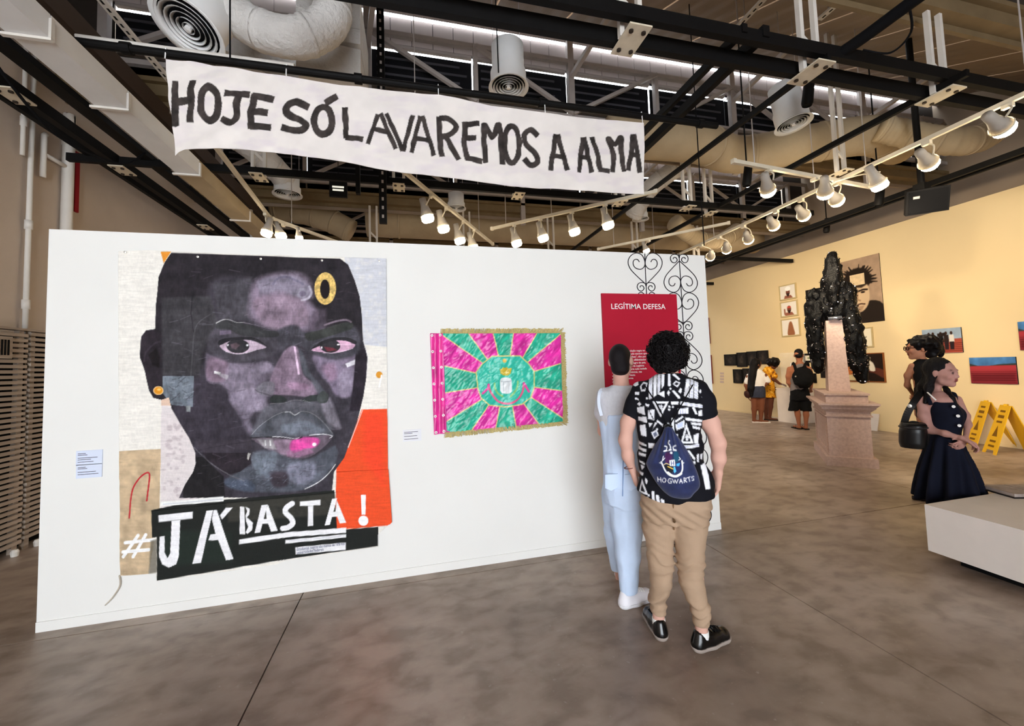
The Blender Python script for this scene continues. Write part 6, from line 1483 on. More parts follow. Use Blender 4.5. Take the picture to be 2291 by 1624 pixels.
BQ = [[(728, 690), (808, 690), (768, 770)], [(982, 895), (1018, 1003), (953, 1000)], [(612, 1362), (642, 1424), (602, 1420)], [(670, 750), (676, 748), (714, 820), (706, 822)], [(606, 550), (622, 530), (646, 535), (634, 575), (612, 580)], [(882, 530), (896, 516), (920, 524), (904, 544)], [(708, 938), (728, 922), (742, 948), (718, 966)]]
def paint_shirt(V):
    u, v = man.flat_px(V); p = Painter(u, v, (20, 20, 26)); p.T = cs
    for w_ in WQ: p.fill(w_, (232, 233, 240), 1)
    for w_ in BQ: p.fill(w_, (24, 24, 30), 1)
    for a in ([(752, 712), (786, 712)], [(756, 728), (782, 728)], [(762, 702), (762, 740)], [(776, 702), (776, 740)], [(972, 975), (1000, 975)], [(972, 962), (1000, 962)], [(980, 945), (980, 992)], [(992, 945), (992, 992)]): p.stroke(a, 7, (232, 233, 240), 1)
    for a in ([(684, 455), (688, 645)], [(755, 450), (753, 590)], [(1066, 520), (1064, 648)], [(1032, 500), (1026, 640)], [(940, 686), (1115, 720)], [(945, 1048), (1085, 1042)], [(930, 735), (932, 770)], [(950, 732), (952, 770)], [(970, 730), (972, 770)]): p.stroke(a, 4, (120, 122, 170), 1.5, 0.7)
    p.fill([(900, 862), (955, 836), (955, 874), (908, 892)], (170, 184, 226), 3, 0.7); p.fill([(700, 935), (735, 920), (745, 950), (715, 968)], (180, 190, 226), 3, 0.5)
    for x, y in ((850, 568), (840, 740), (870, 718), (840, 715), (655, 650), (640, 905), (740, 900), (905, 945), (660, 1465), (672, 1445)): p.dot((x, y), (9, 9), (232, 233, 240), 1)
    # plain black sleeves
    r_ = (V - man.b) @ man.r; c0 = (P(1500, 900) - man.b) @ man.r
    sl = (u < 1422 - (v - 880) * 0.02) | (u > 1568 + (v - 880) * 0.06)
    sl &= (v > 862)
    p.c[sl & (v < 945)] = (20, 20, 26)
    return p.c
S_ = man.sdf((1380, 820, 1625, 1125), 0.0055, 0.24)
man.lf(S_, [(1426, 1600, 1118, 0.150, -0.005), (1427, 1594, 1080, 0.148, -0.005), (1428, 1570, 1010, 0.125, -0.005), (1425, 1568, 930, 0.122, -0.005), (1420, 1574, 885, 0.112, -0.005), (1432, 1560, 858, 0.09, -0.005), (1452, 1540, 846, 0.075, -0.005), (1468, 1526, 836, 0.062, -0.005)], 0.0)
man.ch(S_, [(1434, 872, 0), (1420, 900, 0), (1409, 934, -0.01)], [19, 20, 20], 0.03); man.ch(S_, [(1562, 870, 0), (1576, 900, 0), (1587, 934, -0.01)], [19, 21, 23], 0.03)
a_, b_ = P(1409, 932, -0.01), P(1420, 895, 0); 
man_cut = [(P(1407, 930), P(1407, 930) - P(1425, 890)), (P(1590, 931), P(1590, 931) - P(1570, 890))]
for sg, (pt, nn) in zip((-1, 1), man_cut):
    X, Y, Z = np.meshgrid(*S_.ax, indexing='ij', sparse=True); n_ = norm(nn); rr_ = (X - man.b[0]) * man.r[0] + (Y - man.b[1]) * man.r[1]
    lim = ((P(1424, 930) if sg < 0 else P(1569, 930)) - man.b) @ man.r
    side = (rr_ < lim) if sg < 0 else (rr_ > lim)
    pl = (X - pt[0]) * n_[0] + (Y - pt[1]) * n_[1] + (Z - pt[2]) * n_[2]
    zlim = Z > P(1500, 985)[2]
    S_.d = np.where(side & zlim, np.maximum(S_.d, pl), S_.d).astype(np.float32)
hemn = norm(np.cross(P(1595, 1086) - P(1430, 1090), man.f)); hemn = -hemn if hemn[2] > 0 else hemn
S_.cut(P(1505, 1108), norm(hemn * 1.0)); S_.cut(P(1430, 1090), norm(np.array([0, 0, -1]) + man.r * -0.35))
nk = P(1497, 826); S_.ell(nk, (0.066, 0.075, 0.030), 0.006, np.array([man.r, man.f, man.z]), 'sub')
S_.warp(lambda x, y, z: 0.006 * fbm(x * 7, y * 7, z * 9, 4, 3) + 0.004 * np.sin(z * 40 + x * 22 + 3 * noise3(x * 6, y * 6, z * 6)))
M['shirt'] = mat('patterned_shirt', (200, 200, 200), 0.85, attr=True)
S_.build('shirt', M['shirt'], man.t, cols=paint_shirt)
# trousers
S_ = man.sdf((1425, 1060, 1600, 1420), 0.006, 0.24)
man.lf(S_, [(1440, 1578, 1160, 0.115, 0), (1433, 1588, 1125, 0.135, -0.01), (1436, 1586, 1085, 0.125, 0), (1442, 1580, 1060, 0.11, 0)], 0.0)
man.ch(S_, [(1474, 1130, 0), (1474, 1180, 0), (1478, 1250, 0.0)], [38, 36, 29.5], 0.03); man.ch(S_, [(1543, 1130, 0), (1544, 1180, 0), (1545, 1250, -0.01)], [38, 35, 29], 0.03)
S_.chain([P(1478, 1250), P(1480, 1300, -0.005), kl + np.array([0, 0, 0.21]), kl + np.array([0, 0, 0.10])], [man.m(29.0), man.m(25), man.m(18.5), man.m(16.5)], 0.02)
S_.chain([P(1545, 1250, -0.01), P(1546, 1300, -0.02), kr + np.array([0, 0, 0.22]), kr + np.array([0, 0, 0.10])], [man.m(28.5), man.m(25), man.m(20), man.m(16.5)], 0.02)
S_.cone(P(1508, 1200), P(1511, 1300, -0.01), 0.004, 0.008, 0.012, flat=(man.f, 0.04), mode='sub'); S_.cone(P(1511, 1300, -0.01), P(1517, 1390, -0.02), 0.008, 0.036, 0.012, flat=(man.f, 0.15), mode='sub'); S_.cone(P(1507, 1160, -0.11), P(1508, 1200, -0.08), 0.006, 0.006, 0.02, mode='sub')
S_.cut(np.array([man.b[0], man.b[1], 0.128]), (0, 0, -1))
zk = P(1500, 1255)[2]; za = 0.20; zc = P(1500, 1140)[2]
S_.warp(lambda x, y, z: (0.007 * np.sin(z * 120 + 7 * noise3(x * 11, y * 11, z * 6)) * (np.exp(-((z - zk) / 0.09) ** 2) * 0.6 + np.exp(-((z - za) / 0.06) ** 2)) + 0.006 * fbm(x * 9, y * 9, z * 12, 2, 3) + 0.004 * np.sin((z + ((x - man.b[0]) * man.r[0] + (y - man.b[1]) * man.r[1]) * 0.7) * 110) * np.exp(-((z - zc) / 0.07) ** 2)))
M['tan'] = mat('tan_trousers', (172, 146, 122), 0.85, var=0.06, vscale=12, bump=0.12, bscale=200)
S_.build('trousers', M['tan'], man.t)
G().tube([P(1506, 1125, -0.148), P(1507, 1150, -0.13), P(1508, 1185, -0.07)], 0.004, 6).build('back_seam', mat('dark_tan_seam', (120, 92, 66), 0.9), man.t)
M['blackleather'] = mat('black_leather', (14, 14, 15), 0.22, spec=0.5); M['greysole'] = mat('grey_rubber', (158, 146, 138), 0.7)
for h_, a_ in ((hl, AL), (hr, AR)): shoe('shoe', man.t, h_, foot_toe(h_, a_, 0.262), M['blackleather'], M['greysole'], 0.046, 0.068, 0.005, M['blackmat'])
M['sock'] = mat('white_sock', (228, 226, 224), 0.9)
for k_ in (kl, kr): G().lathe([(0.034, 0.055), (0.037, 0.06), (0.037, 0.098), (0.034, 0.10)], (k_[0], k_[1], 0), (0, 0, 1), 16).build('sock', M['sock'], man.t, smooth=True)
g = G(); wc = P(1408, 1046, 0.015)
g.tube([wc + (man.r * math.cos(a) + man.f * math.sin(a)) * 0.029 + man.z * 0.004 * math.cos(a) for a in np.linspace(0, 2 * math.pi, 17)], 0.0028, 5, cap=False).build('bracelet', mat('brown_bracelet', (110, 66, 60), 0.6), man.t)
g = G(); nc = P(1497, 838, -0.004)
g.tube([nc + man.r * math.cos(a) * 0.066 + man.f * math.sin(a) * 0.070 + man.z * 0.018 * math.sin(a) for a in np.linspace(math.pi, 2 * math.pi, 13)], 0.0022, 5).build('necklace', M['blackmat'], man.t)
# drawstring bag
cb = crop(1440, 960, 9.55)
OUT = smooth_poly([(1488, 955), (1480, 972), (1462, 1000), (1447, 1030), (1447, 1042), (1456, 1060), (1472, 1085), (1490, 1104), (1508, 1114), (1540, 1116), (1553, 1104), (1566, 1088), (1562, 1062), (1548, 1028), (1530, 995), (1512, 970), (1502, 955)], 4)
def paint_bag(u, v):
    p = Painter(u, v, (40, 48, 86)); p.T = cb; p.grain(0.10, 0.09)
    W_ = (236, 238, 240)
    p.fill([(455, 520), (560, 500), (610, 600), (560, 720), (470, 720)], (72, 34, 82), 5, sm=2); p.fill([(640, 500), (730, 480), (760, 620), (720, 700), (660, 680)], (22, 76, 104), 5, sm=2); p.fill([(430, 780), (560, 740), (640, 860), (600, 940), (500, 880)], (26, 26, 30), 5); p.fill([(690, 720), (790, 720), (820, 840), (720, 930), (660, 860)], (30, 40, 92), 5)
    p.stroke([(430, 760), (480, 730), (560, 760)], 16, (232, 206, 140), 3); p.stroke([(520, 800), (630, 850)], 24, (222, 184, 80), 3); p.fill([(700, 740), (780, 720), (760, 790), (700, 790)], (70, 170, 230), 3); p.fill([(640, 800), (670, 800), (700, 900), (660, 945), (640, 900)], (90, 190, 240), 3)
    p.stroke([(545, 245), (525, 300), (560, 340), (575, 400), (560, 450)], 24, W_, 3, sm=3); p.stroke([(440, 470), (520, 450), (600, 440), (690, 450)], 34, W_, 4, sm=3); p.stroke([(450, 360), (500, 380), (490, 430)], 22, W_, 3, sm=3); p.stroke([(690, 350), (630, 380), (640, 430)], 22, W_, 3, sm=3)
    p.dot((520, 440), (16, 16), (40, 48, 86), 2); p.dot((615, 440), (16, 16), (40, 48, 86), 2); p.dot((590, 505), (28, 24), W_, 3)
    p.stroke([(420, 580), (400, 680), (450, 620)], 18, W_, 3); p.stroke([(760, 600), (790, 640), (750, 660)], 16, W_, 3); p.stroke([(340, 720), (400, 740)], 18, W_, 3); p.stroke([(815, 720), (865, 720)], 16, W_, 3)
    p.fill([(550, 665), (665, 650), (680, 785), (560, 790)], W_, 3); p.stroke([(590, 685), (595, 770)], 14, (50, 56, 120), 3); p.stroke([(640, 680), (645, 765)], 14, (50, 56, 120), 3); p.stroke([(595, 728), (643, 724)], 10, (50, 56, 120), 3)
    p.stroke([(375, 700), (420, 800), (470, 900), (560, 985), (680, 1005), (780, 960), (825, 880), (830, 780), (820, 680)], 34, W_, 3, sm=3); p.stroke([(520, 930), (600, 990), (700, 1005), (800, 950)], 52, (244, 244, 240), 3, sm=3)
    for s_ in ([(298, 1018), (306, 1118)], [(364, 1030), (372, 1132)], [(300, 1068), (370, 1080)], el(438, 1090, 38, 44), [(590, 1062), (545, 1058), (515, 1105), (540, 1152), (592, 1152), (600, 1112), (565, 1110)], [(615, 1065), (650, 1150), (672, 1080), (702, 1155), (738, 1070)], [(766, 1155), (795, 1065), (832, 1155)], [(780, 1120), (820, 1118)],
               [(870, 1140), (862, 1040)], [(862, 1042), (906, 1050), (902, 1085), (868, 1095)], [(880, 1092), (925, 1130)], [(926, 1042), (994, 1018)], [(962, 1032), (986, 1115)], [(1072, 1016), (1036, 1010), (1026, 1040), (1070, 1058), (1072, 1088), (1030, 1096)]): p.stroke(s_, 15, (244, 244, 246), 2)
    return p.c
def edge_d(u, v):
    p = Painter(u, v, (0, 0, 0)); return -p._sd(np.array(OUT), np.arange(len(u)))
bag_base = P(1520, 1112, -0.16)
tb = thing('drawstring_bag', 'navy drawstring bag with printed crest on the back of the patterned shirt', 'bag', bag_base)
n1, n2 = 150, 170
cen = np.array([1506, 1050.0]); ang = np.linspace(0, 2 * math.pi, n1, endpoint=False)
bd = pline(np.vstack([OUT, OUT[:1]]), n1 + 1)[:-1]; rad = np.linspace(0, 1, 70)
UV = (cen[None, None] + (bd[None] - cen[None, None]) * rad[:, None, None]).reshape(-1, 2)
dd = np.clip(edge_d(UV[:, 0], UV[:, 1]), 0, 40) * man.k
fold = 0.010 * np.sin((UV[:, 0] - 1495) / np.maximum(UV[:, 1] - 930, 12) * 34) * np.clip(1 - (UV[:, 1] - 955) / 90, 0, 1)
dep = -0.150 - 0.075 * np.sqrt(np.clip(dd / 0.09, 0, 1)) - fold * np.clip(dd / 0.02, 0, 1)
Vf = np.array([P(u, v, d_) for (u, v), d_ in zip(UV, dep)]); Vb = np.array([P(u, v, -0.145) for u, v in bd])
i = np.arange(70 * n1).reshape(70, n1); nx = np.roll(i, -1, 1)
Fq = np.concatenate([np.stack([i[:-1].ravel(), i[1:].ravel(), nx[1:].ravel(), nx[:-1].ravel()], 1), np.stack([i[-1], np.arange(n1) + 70 * n1, np.roll(np.arange(n1), -1) + 70 * n1, nx[-1]], 1)])
cl = paint_bag(UV[:, 0], UV[:, 1]); M['bagcloth'] = mat('navy_bag_cloth', (40, 48, 86), 0.6, attr=True, sheen=0.2)
mk('pouch', np.concatenate([Vf, Vb]), Fq, M['bagcloth'], tb, smooth=True, cols=np.concatenate([cl, np.tile([30, 36, 66], (n1, 1))]))
G().tube([P(1487, 955, -0.155), P(1495, 951, -0.165), P(1503, 955, -0.155)], 0.007, 8).build('gathered_neck', M['bagcloth'], tb, smooth=True)
for sg, pp in ((1, [(1494, 953, -0.158), (1470, 905, -0.150), (1446, 868, -0.115), (1440, 858, -0.03)]), (-1, [(1497, 953, -0.158), (1525, 905, -0.150), (1546, 868, -0.115), (1552, 858, -0.03)])):
    G().tube(smooth_poly([P(*p_) for p_ in pp], 5, False), 0.0035, 6).build('cord', M['blackmat'], tb, smooth=True)

# ---------------------------------------------------------------- visitor in pale overalls
ov = Fig(flo(1412, 1352), 'visitor seen from behind in pale blue overalls over a grey T-shirt', (1330, 770, 1460, 1365))
P = ov.P
S_ = ov.sdf((1325, 770, 1460, 1365), 0.006, 0.3)
fwd = norm(ov.f + ov.r * 0.35); ov.ch(S_, [(1388, 822, 0.0), (1390, 868, -0.005)], [16.5, 18]); head(S_, P(1389, 808, 0.005), fwd, s=0.92)
ov.lf(S_, [(1362, 1432, 1090, 0.09, 0), (1358, 1425, 1000, 0.085, 0), (1350, 1425, 900, 0.085, 0), (1358, 1418, 872, 0.07, 0), (1372, 1406, 862, 0.05, 0)], 0.02)
ov.ch(S_, [(1350, 880, 0), (1345, 925, 0.02), (1349, 965, 0.05), (1358, 985, 0.13)], [13, 11.5, 10.5, 8], 0.03); ov.ch(S_, [(1424, 880, 0.0), (1430, 930, 0.03), (1426, 975, 0.10)], [13, 11.5, 9], 0.03)
hand(S_, P(1358, 985, 0.13), ov.f * 0.8 + ov.r * 0.4, ov.z, ov.r, L=0.165, curl=0.5); hand(S_, P(1426, 975, 0.10), ov.f * 0.9 - ov.r * 0.3, ov.z, -ov.r, L=0.165, curl=0.5)
ov.ch(S_, [(1405, 1090, 0), (1404, 1230, 0), (1402, 1335, -0.01)], [18, 13, 9.5]); ov.ch(S_, [(1378, 1090, 0.05), (1378, 1210, 0.2), (1386, 1300, 0.32)], [18, 13, 9])
S_.build('body', M['sk_light'], ov.t)
S_ = ov.sdf((1352, 765, 1425, 850), 0.005, 0.2); R_ = np.array([np.cross(fwd, ov.z), fwd, ov.z])
S_.ell(P(1389, 808, 0.005) + ov.z * 0.027 - fwd * 0.016, (0.0705, 0.092, 0.091), 0.0, R_); S_.ell(P(1388, 826, -0.03), (0.058, 0.05, 0.045), 0.03, R_)
S_.cut(P(1389, 812, 0.0) + fwd * 0.045, fwd); S_.build('hair', mat('short_black_hair', (24, 20, 22), 0.5, bump=0.3, bscale=320), ov.t)
S_ = ov.sdf((1325, 850, 1450, 990), 0.006, 0.26)
ov.lf(S_, [(1345, 1430, 985, 0.102, 0), (1340, 1432, 930, 0.105, 0), (1338, 1436, 890, 0.10, 0), (1346, 1428, 874, 0.085, 0), (1366, 1412, 862, 0.062, 0)], 0.0)
ov.ch(S_, [(1350, 882, 0), (1344, 925, 0.015)], [16, 15], 0.03); ov.ch(S_, [(1426, 882, 0), (1432, 925, 0.015)], [16, 15], 0.03)
S_.ell(P(1390, 852, 0), (0.060, 0.072, 0.030), 0.005, np.array([ov.r, ov.f, ov.z]), 'sub'); S_.warp(wrinkle(0.006, 9, 8, 3))
S_.build('t_shirt', mat('grey_marl', (204, 204, 210), 0.9, var=0.08, vscale=60), ov.t)
S_ = ov.sdf((1328, 915, 1448, 1330), 0.006, 0.42)
ov.lf(S_, [(1356, 1436, 1120, 0.13, 0.02), (1351, 1434, 1080, 0.135, 0.0), (1349, 1428, 1000, 0.12, 0), (1342, 1430, 945, 0.113, 0), (1341, 1431, 925, 0.112, 0)], 0.0)
ov.ch(S_, [(1403, 1105, -0.01), (1404, 1170, -0.01), (1405, 1240, -0.01), (1406, 1324, -0.012)], [37, 34, 28, 21], 0.03); ov.ch(S_, [(1378, 1105, 0.04), (1377, 1190, 0.16), (1385, 1288, 0.31)], [32, 26, 17], 0.03)
S_.cut(P(1400, 1322), norm((0, 0, -1.0)))
S_.warp(lambda x, y, z: 0.008 * fbm(x * 9, y * 9, z * 3, 5, 3) + 0.005 * fbm(x * 20, y * 20, z * 6, 6, 2))
M['denim'] = mat('pale_blue_denim', (204, 222, 248), 0.85, var=0.06, vscale=9, bump=0.1, bscale=240)
S_.build('overalls', M['denim'], ov.t)
M['strapw'] = mat('pale_strap', (214, 222, 236), 0.85)
for pp in ([(1346, 930, -0.118), (1340, 905, -0.108), (1341, 880, -0.08), (1347, 870, -0.01)], [(1424, 930, -0.118), (1428, 905, -0.108), (1428, 885, -0.08), (1424, 872, -0.01)]):
    V_ = smooth_poly([P(*p_) for p_ in pp], 5, False)
    g = G()
    for a, b in zip(V_[:-1], V_[1:]): g.bar(a, b, 0.020, 0.006, up=-ov.f)
    g.build('strap', M['strapw'], ov.t)
for x0 in (1368, 1412): G().prism([P(x0 - 14, 1062, -0.141), P(x0 + 14, 1060, -0.141), P(x0 + 14, 1090, -0.146), P(x0, 1098, -0.146), P(x0 - 14, 1092, -0.146)], ov.f * 0.012).build('back_pocket', M['denim'], ov.t)
G().tube([P(1395, 1000, -0.122), P(1394, 1050, -0.134), P(1393, 1110, -0.136)], 0.003, 5).build('back_seam', mat('denim_seam', (120, 150, 196), 0.9), ov.t)
M['canvasshoe'] = mat('white_canvas_shoe', (226, 224, 230), 0.7); M['rubberwhite'] = mat('white_rubber', (222, 222, 226), 0.5)
h1 = flo(1388, 1362); t1 = flo(1453, 1340); shoe('shoe', ov.t, h1, h1 + norm(t1 - h1) * 0.265, M['canvasshoe'], M['rubberwhite'], 0.047, 0.078, 0.005, M['whitepaint'])
h2 = ov.P(1386, 1310, 0.30); h2 = np.array([h2[0], h2[1], 0]); shoe('shoe', ov.t, h2, h2 + norm(ov.f + ov.r * 0.2) * 0.265, M['canvasshoe'], M['rubberwhite'], 0.047, 0.078, 0.006, M['whitepaint'])

# ---------------------------------------------------------------- woman in the navy dress
d_ = ray(2112, 803); bw = CAMP + d_ * (5.3 / np.hypot(d_[0], d_[1]))
nv = Fig(bw, 'long-haired woman in a navy button dress standing behind the low bench', (2000, 790, 2210, 1130))
P = nv.P; K = nv.k
BXN = (2030, 795, 2215, 1190)
S_ = nv.sdf(BXN, 0.007, 0.3)
fw = norm(nv.r * 0.86 - nv.f * 0.42 - nv.z * 0.05); hc = P(2106, 834, 0.0); q = head(S_, hc, fw, s=1.05)
nv.ch(S_, [(2098, 850, 0), (2094, 884, 0)], [9.5, 11.5], 0.03)
nv.lf(S_, [(2078, 2140, 1005, 0.13, 0), (2078, 2138, 960, 0.12, 0), (2068, 2146, 915, 0.13, 0), (2060, 2140, 888, 0.11, 0), (2085, 2112, 876, 0.06, 0)], 0.03)
nv.ch(S_, [(2061, 893, -0.06), (2066, 930, -0.10), (2082, 962, -0.14), (2115, 970, -0.20), (2150, 979, -0.22)], [13, 12.5, 10.5, 8.5, 6], 0.03)
nv.ch(S_, [(2142, 893, 0.05), (2160, 930, 0.02), (2165, 950, -0.02), (2160, 980, -0.14)], [11, 9.5, 8.5, 6], 0.03)
hand(S_, P(2150, 979, -0.22), P(2172, 990, -0.20) - P(2150, 979, -0.22), nv.z * 0.3 - nv.f, -nv.z + nv.r * 0.2, L=0.17, curl=0.8, fr=0.0085); hand(S_, P(2160, 980, -0.14), P(2148, 996, -0.2) - P(2160, 980, -0.14), nv.z, -nv.f - nv.r, L=0.165, curl=0.9, fr=0.0085)
zf = lambda u: 0.0
for x0, df in ((2098, -0.03), (2128, 0.06)):
    a = P(x0, 1040, df); S_.cone(a, np.array([a[0], a[1], 0.42]), 0.085, 0.06, 0.02); S_.cone(np.array([a[0], a[1], 0.42]), np.array([a[0], a[1], 0.08]), 0.058, 0.04, 0.02); S_.cone(np.array([a[0], a[1], 0.04]), np.array([a[0], a[1], 0.03]) + nv.r * 0.14, 0.035, 0.03, 0.02)
def skincol(F_, q_, base_, lips, brow):
    def f(V):
        c_ = np.tile(np.array(base_, float), (len(V), 1)); c_ *= (1 + 0.05 * fbm(V[:, 0] * 20, V[:, 1] * 20, V[:, 2] * 20))[:, None]
        def blob(pt, r_, col, a=0.9):
            w_ = np.clip(1.4 - np.linalg.norm(V - pt, axis=1) / r_, 0, 1)[:, None] * a; c_[:] = c_ * (1 - w_) + np.array(col) * w_
        for x in (-0.012, 0, 0.012): blob(q_(x, 0.096, -0.052), 0.010, lips); blob(q_(x, 0.095, -0.063), 0.009, lips)
        for sg in (-1, 1):
            for x in (0.020, 0.032, 0.044): blob(q_(sg * x, 0.090 - x * 0.2, 0.026), 0.008, brow, 0.8)
            blob(q_(sg * 0.032, 0.094, 0.004), 0.012, (40, 28, 26), 0.85); blob(q_(sg * 0.045, 0.080, -0.03), 0.02, (214, 140, 130), 0.25)
        return c_
    return f
M['skinattr'] = mat('skin', (200, 160, 150), 0.5, attr=True)
S_.build('body', M['skinattr'], nv.t, cols=skincol(nv, q, (172, 128, 118), (128, 60, 60), (46, 32, 30)))
# hair
S_ = nv.sdf((2035, 790, 2160, 960), 0.007, 0.3); R_ = np.array([np.cross(fw, nv.z), fw, nv.z])
S_.ell(hc + nv.z * 0.040 - fw * 0.028, (0.088, 0.106, 0.100), 0.0, R_); S_.ell(hc + fw * 0.105 - nv.z * 0.05, (0.075, 0.062, 0.105), 0.01, R_, 'sub'); S_.ell(hc + fw * 0.05 - nv.z * 0.09 - nv.f * 0.0, (0.062, 0.08, 0.08), 0.01, R_, 'sub')
nv.ch(S_, [(2085, 838, 0.03), (2068, 866, 0.03), (2060, 895, 0.03), (2054, 930, 0.05)], [16, 17, 14, 6], 0.03, 0.9); nv.ch(S_, [(2086, 835, -0.05), (2078, 868, -0.08), (2070, 900, -0.10)], [11, 10, 6], 0.03)
nv.ch(S_, [(2112, 860, 0.03), (2118, 872, -0.02), (2130, 890, -0.07), (2146, 915, -0.09)], [7, 6.5, 6, 3], 0.02)
S_.warp(lambda x, y, z: 0.006 * noise3(((x - bw[0]) * nv.r[0] + (y - bw[1]) * nv.r[1]) * 60, ((x - bw[0]) * nv.f[0] + (y - bw[1]) * nv.f[1]) * 60, z * 7, 3))
S_.build('hair', M['hair'], nv.t)
M['navy'] = mat('navy_cotton', (17, 20, 34), 0.85, var=0.1, vscale=12)
S_ = nv.sdf((2035, 880, 2215, 1130), 0.008, 0.45)
nv.lf(S_, [(2046, 2202, 1112, 0.33, 0), (2056, 2182, 1050, 0.27, 0), (2070, 2160, 1000, 0.20, 0), (2078, 2150, 968, 0.155, 0), (2076, 2156, 940, 0.165, 0), (2074, 2150, 915, 0.155, 0), (2074, 2140, 898, 0.13, 0), (2078, 2134, 889, 0.11, 0)], 0.0)
S_.ell(P(2128, 932, -0.10), (0.075, 0.07, 0.075), 0.04, None); S_.ell(P(2140, 930, 0.02), (0.06, 0.07, 0.07), 0.04, None)
S_.ell(P(2112, 880, -0.03), (0.12, 0.16, 0.085), 0.01, np.array([nv.r, nv.f, nv.z]), 'sub')
zw = P(2110, 965)[2]
def pleat(x, y, z):
    a = np.arctan2((y - bw[1]) * nv.f[1] + (x - bw[0]) * nv.f[0], (x - bw[0]) * nv.r[0] + (y - bw[1]) * nv.r[1]); return 0.030 * np.sin(a * 13 + 1.3 * np.sin(a * 3)) * np.clip((zw - z) / 0.5, 0, 1) + 0.003 * fbm(x * 12, y * 12, z * 8)
S_.warp(pleat); S_.cut(P(2110, 1113), norm(np.array([0, 0, -1.0])))
S_.build('dress', M['navy'], nv.t)
for pp in ([(2083, 905, -0.13), (2076, 890, -0.10), (2072, 880, -0.03), (2072, 884, 0.06)], [(2134, 905, -0.02), (2138, 890, 0.0), (2132, 880, 0.04), (2120, 884, 0.1)]):
    V_ = smooth_poly([P(*p_) for p_ in pp], 5, False); G().tube(V_, 0.016, 6).build('strap', M['navy'], nv.t, smooth=True)
G().tube(smooth_poly([P(2075, 878, -0.115), P(2085, 887, -0.165), P(2094, 895, -0.18)], 5, False), 0.006, 6).build('bra_strap', M['whitepaint'], nv.t)
for x, y, df in ((2133.5, 909.5, -0.17), (2143.5, 930.5, -0.205), (2146.5, 952, -0.19)):
    a = P(x, y, df); G().lathe([(0.001, 0.008), (0.012, 0.006), (0.012, -0.004)], a, -nv.f, 10, cap0=False).build('button', M['whitepaint'], nv.t)
M['sandal'] = mat('dark_sandal', (40, 32, 30), 0.6)
for x0, df in ((2098, -0.03), (2128, 0.06)):
    a = P(x0, 1040, df); a[2] = 0.014; G().bar(a - nv.r * 0.05, a + nv.r * 0.18, 0.08, 0.026).build('sandal', M['sandal'], nv.t)
# handbag
M['bagblack'] = mat('black_bag_leather', (12, 11, 12), 0.35, spec=0.3)
hb = P(2042, 972, -0.22); t = thing('handbag', 'black box handbag on a wide strap at the navy-dressed woman', 'handbag', hb)
S_ = nv.sdf((2000, 935, 2085, 1010), 0.008, 0.45)
cbx = P(2042, 974, -0.22); L_ = np.array([nv.r, nv.f, nv.z])
nv.lf(S_, [(2013, 2072, 1001, 0.080, -0.22), (2009, 2076, 990, 0.090, -0.22), (2009, 2076, 965, 0.095, -0.22), (2012, 2074, 956, 0.092, -0.22)], 0.0)
S_.build('bag_body', M['bagblack'], t)
S_ = nv.sdf((2000, 930, 2085, 965), 0.008, 0.45); nv.lf(S_, [(2010, 2076, 955, 0.098, -0.22), (2011, 2075, 950, 0.096, -0.22), (2016, 2070, 945, 0.08, -0.22)], 0.0); S_.build('lid', M['bagblack'], t)
G().tube([P(2043, 955, -0.22) + nv.r * math.cos(a) * nv.m(33.5) + nv.f * math.sin(a) * 0.098 for a in np.linspace(0, 2 * math.pi, 25)], 0.006, 6, cap=False).build('zip_rim', mat('bag_piping', (50, 46, 46), 0.4), t, smooth=True)
g = G(); V_ = smooth_poly([P(2022, 950, -0.2), P(2030, 925, -0.2), P(2043, 902, -0.18), P(2056, 884, -0.12), P(2062, 878, -0.02), P(2062, 890, 0.12)], 5, False)
for a, b in zip(V_[:-1], V_[1:]): g.bar(a, b, 0.05, 0.008, up=-nv.f)
g.build('wide_strap', M['bagblack'], t)
G().tube(smooth_poly([P(2030, 950, -0.22), P(2038, 944, -0.22), P(2052, 945, -0.22), P(2060, 952, -0.22)], 5, False), 0.010, 6).build('top_handle', M['bagblack'], t, smooth=True)
for u, v in ((2035, 908), (2052, 1002)): a = P(u, v, -0.23); G().lathe([(0.001, 0.01), (0.016, 0.008), (0.016, -0.008)], a, -nv.f, 10).build('clasp', M['pin'], t)

# ---------------------------------------------------------------- woman in black with glasses
d_ = ray(2062, 800); bb = CAMP + d_ * (6.25 / np.hypot(d_[0], d_[1]))
bk = Fig(bb, 'curly-haired woman in sleeveless black and glasses behind the navy-dressed woman', (2000, 750, 2110, 1030))
P = bk.P
S_ = bk.sdf((2015, 755, 2110, 1035), 0.009, 0.28)
fw = norm(-bk.r * 0.88 - bk.f * 0.30); hc = P(2056, 780, 0.0); q = head(S_, hc, fw, s=1.0)
bk.ch(S_, [(2060, 790, 0), (2064, 812, 0)], [8, 9], 0.03); bk.lf(S_, [(2046, 2094, 930, 0.11, 0), (2046, 2092, 880, 0.10, 0), (2040, 2098, 830, 0.10, 0), (2046, 2092, 812, 0.08, 0), (2058, 2074, 803, 0.05, 0)], 0.03)
bk.ch(S_, [(2040, 818, -0.04), (2030, 840, 0.0), (2030, 862, 0.06), (2044, 884, 0.16)], [8, 7.5, 7, 5], 0.03); bk.ch(S_, [(2096, 820, 0), (2102, 845, 0.03), (2098, 870, 0.1), (2070, 884, 0.17)], [8, 7.5, 7, 5], 0.03)
hand(S_, P(2044, 884, 0.16), bk.r - bk.z * 0.4, -bk.z, bk.f, L=0.165, curl=0.6, fr=0.0095); hand(S_, P(2070, 884, 0.17), -bk.r - bk.z * 0.4, -bk.z, bk.f, L=0.165, curl=0.6, fr=0.0095)
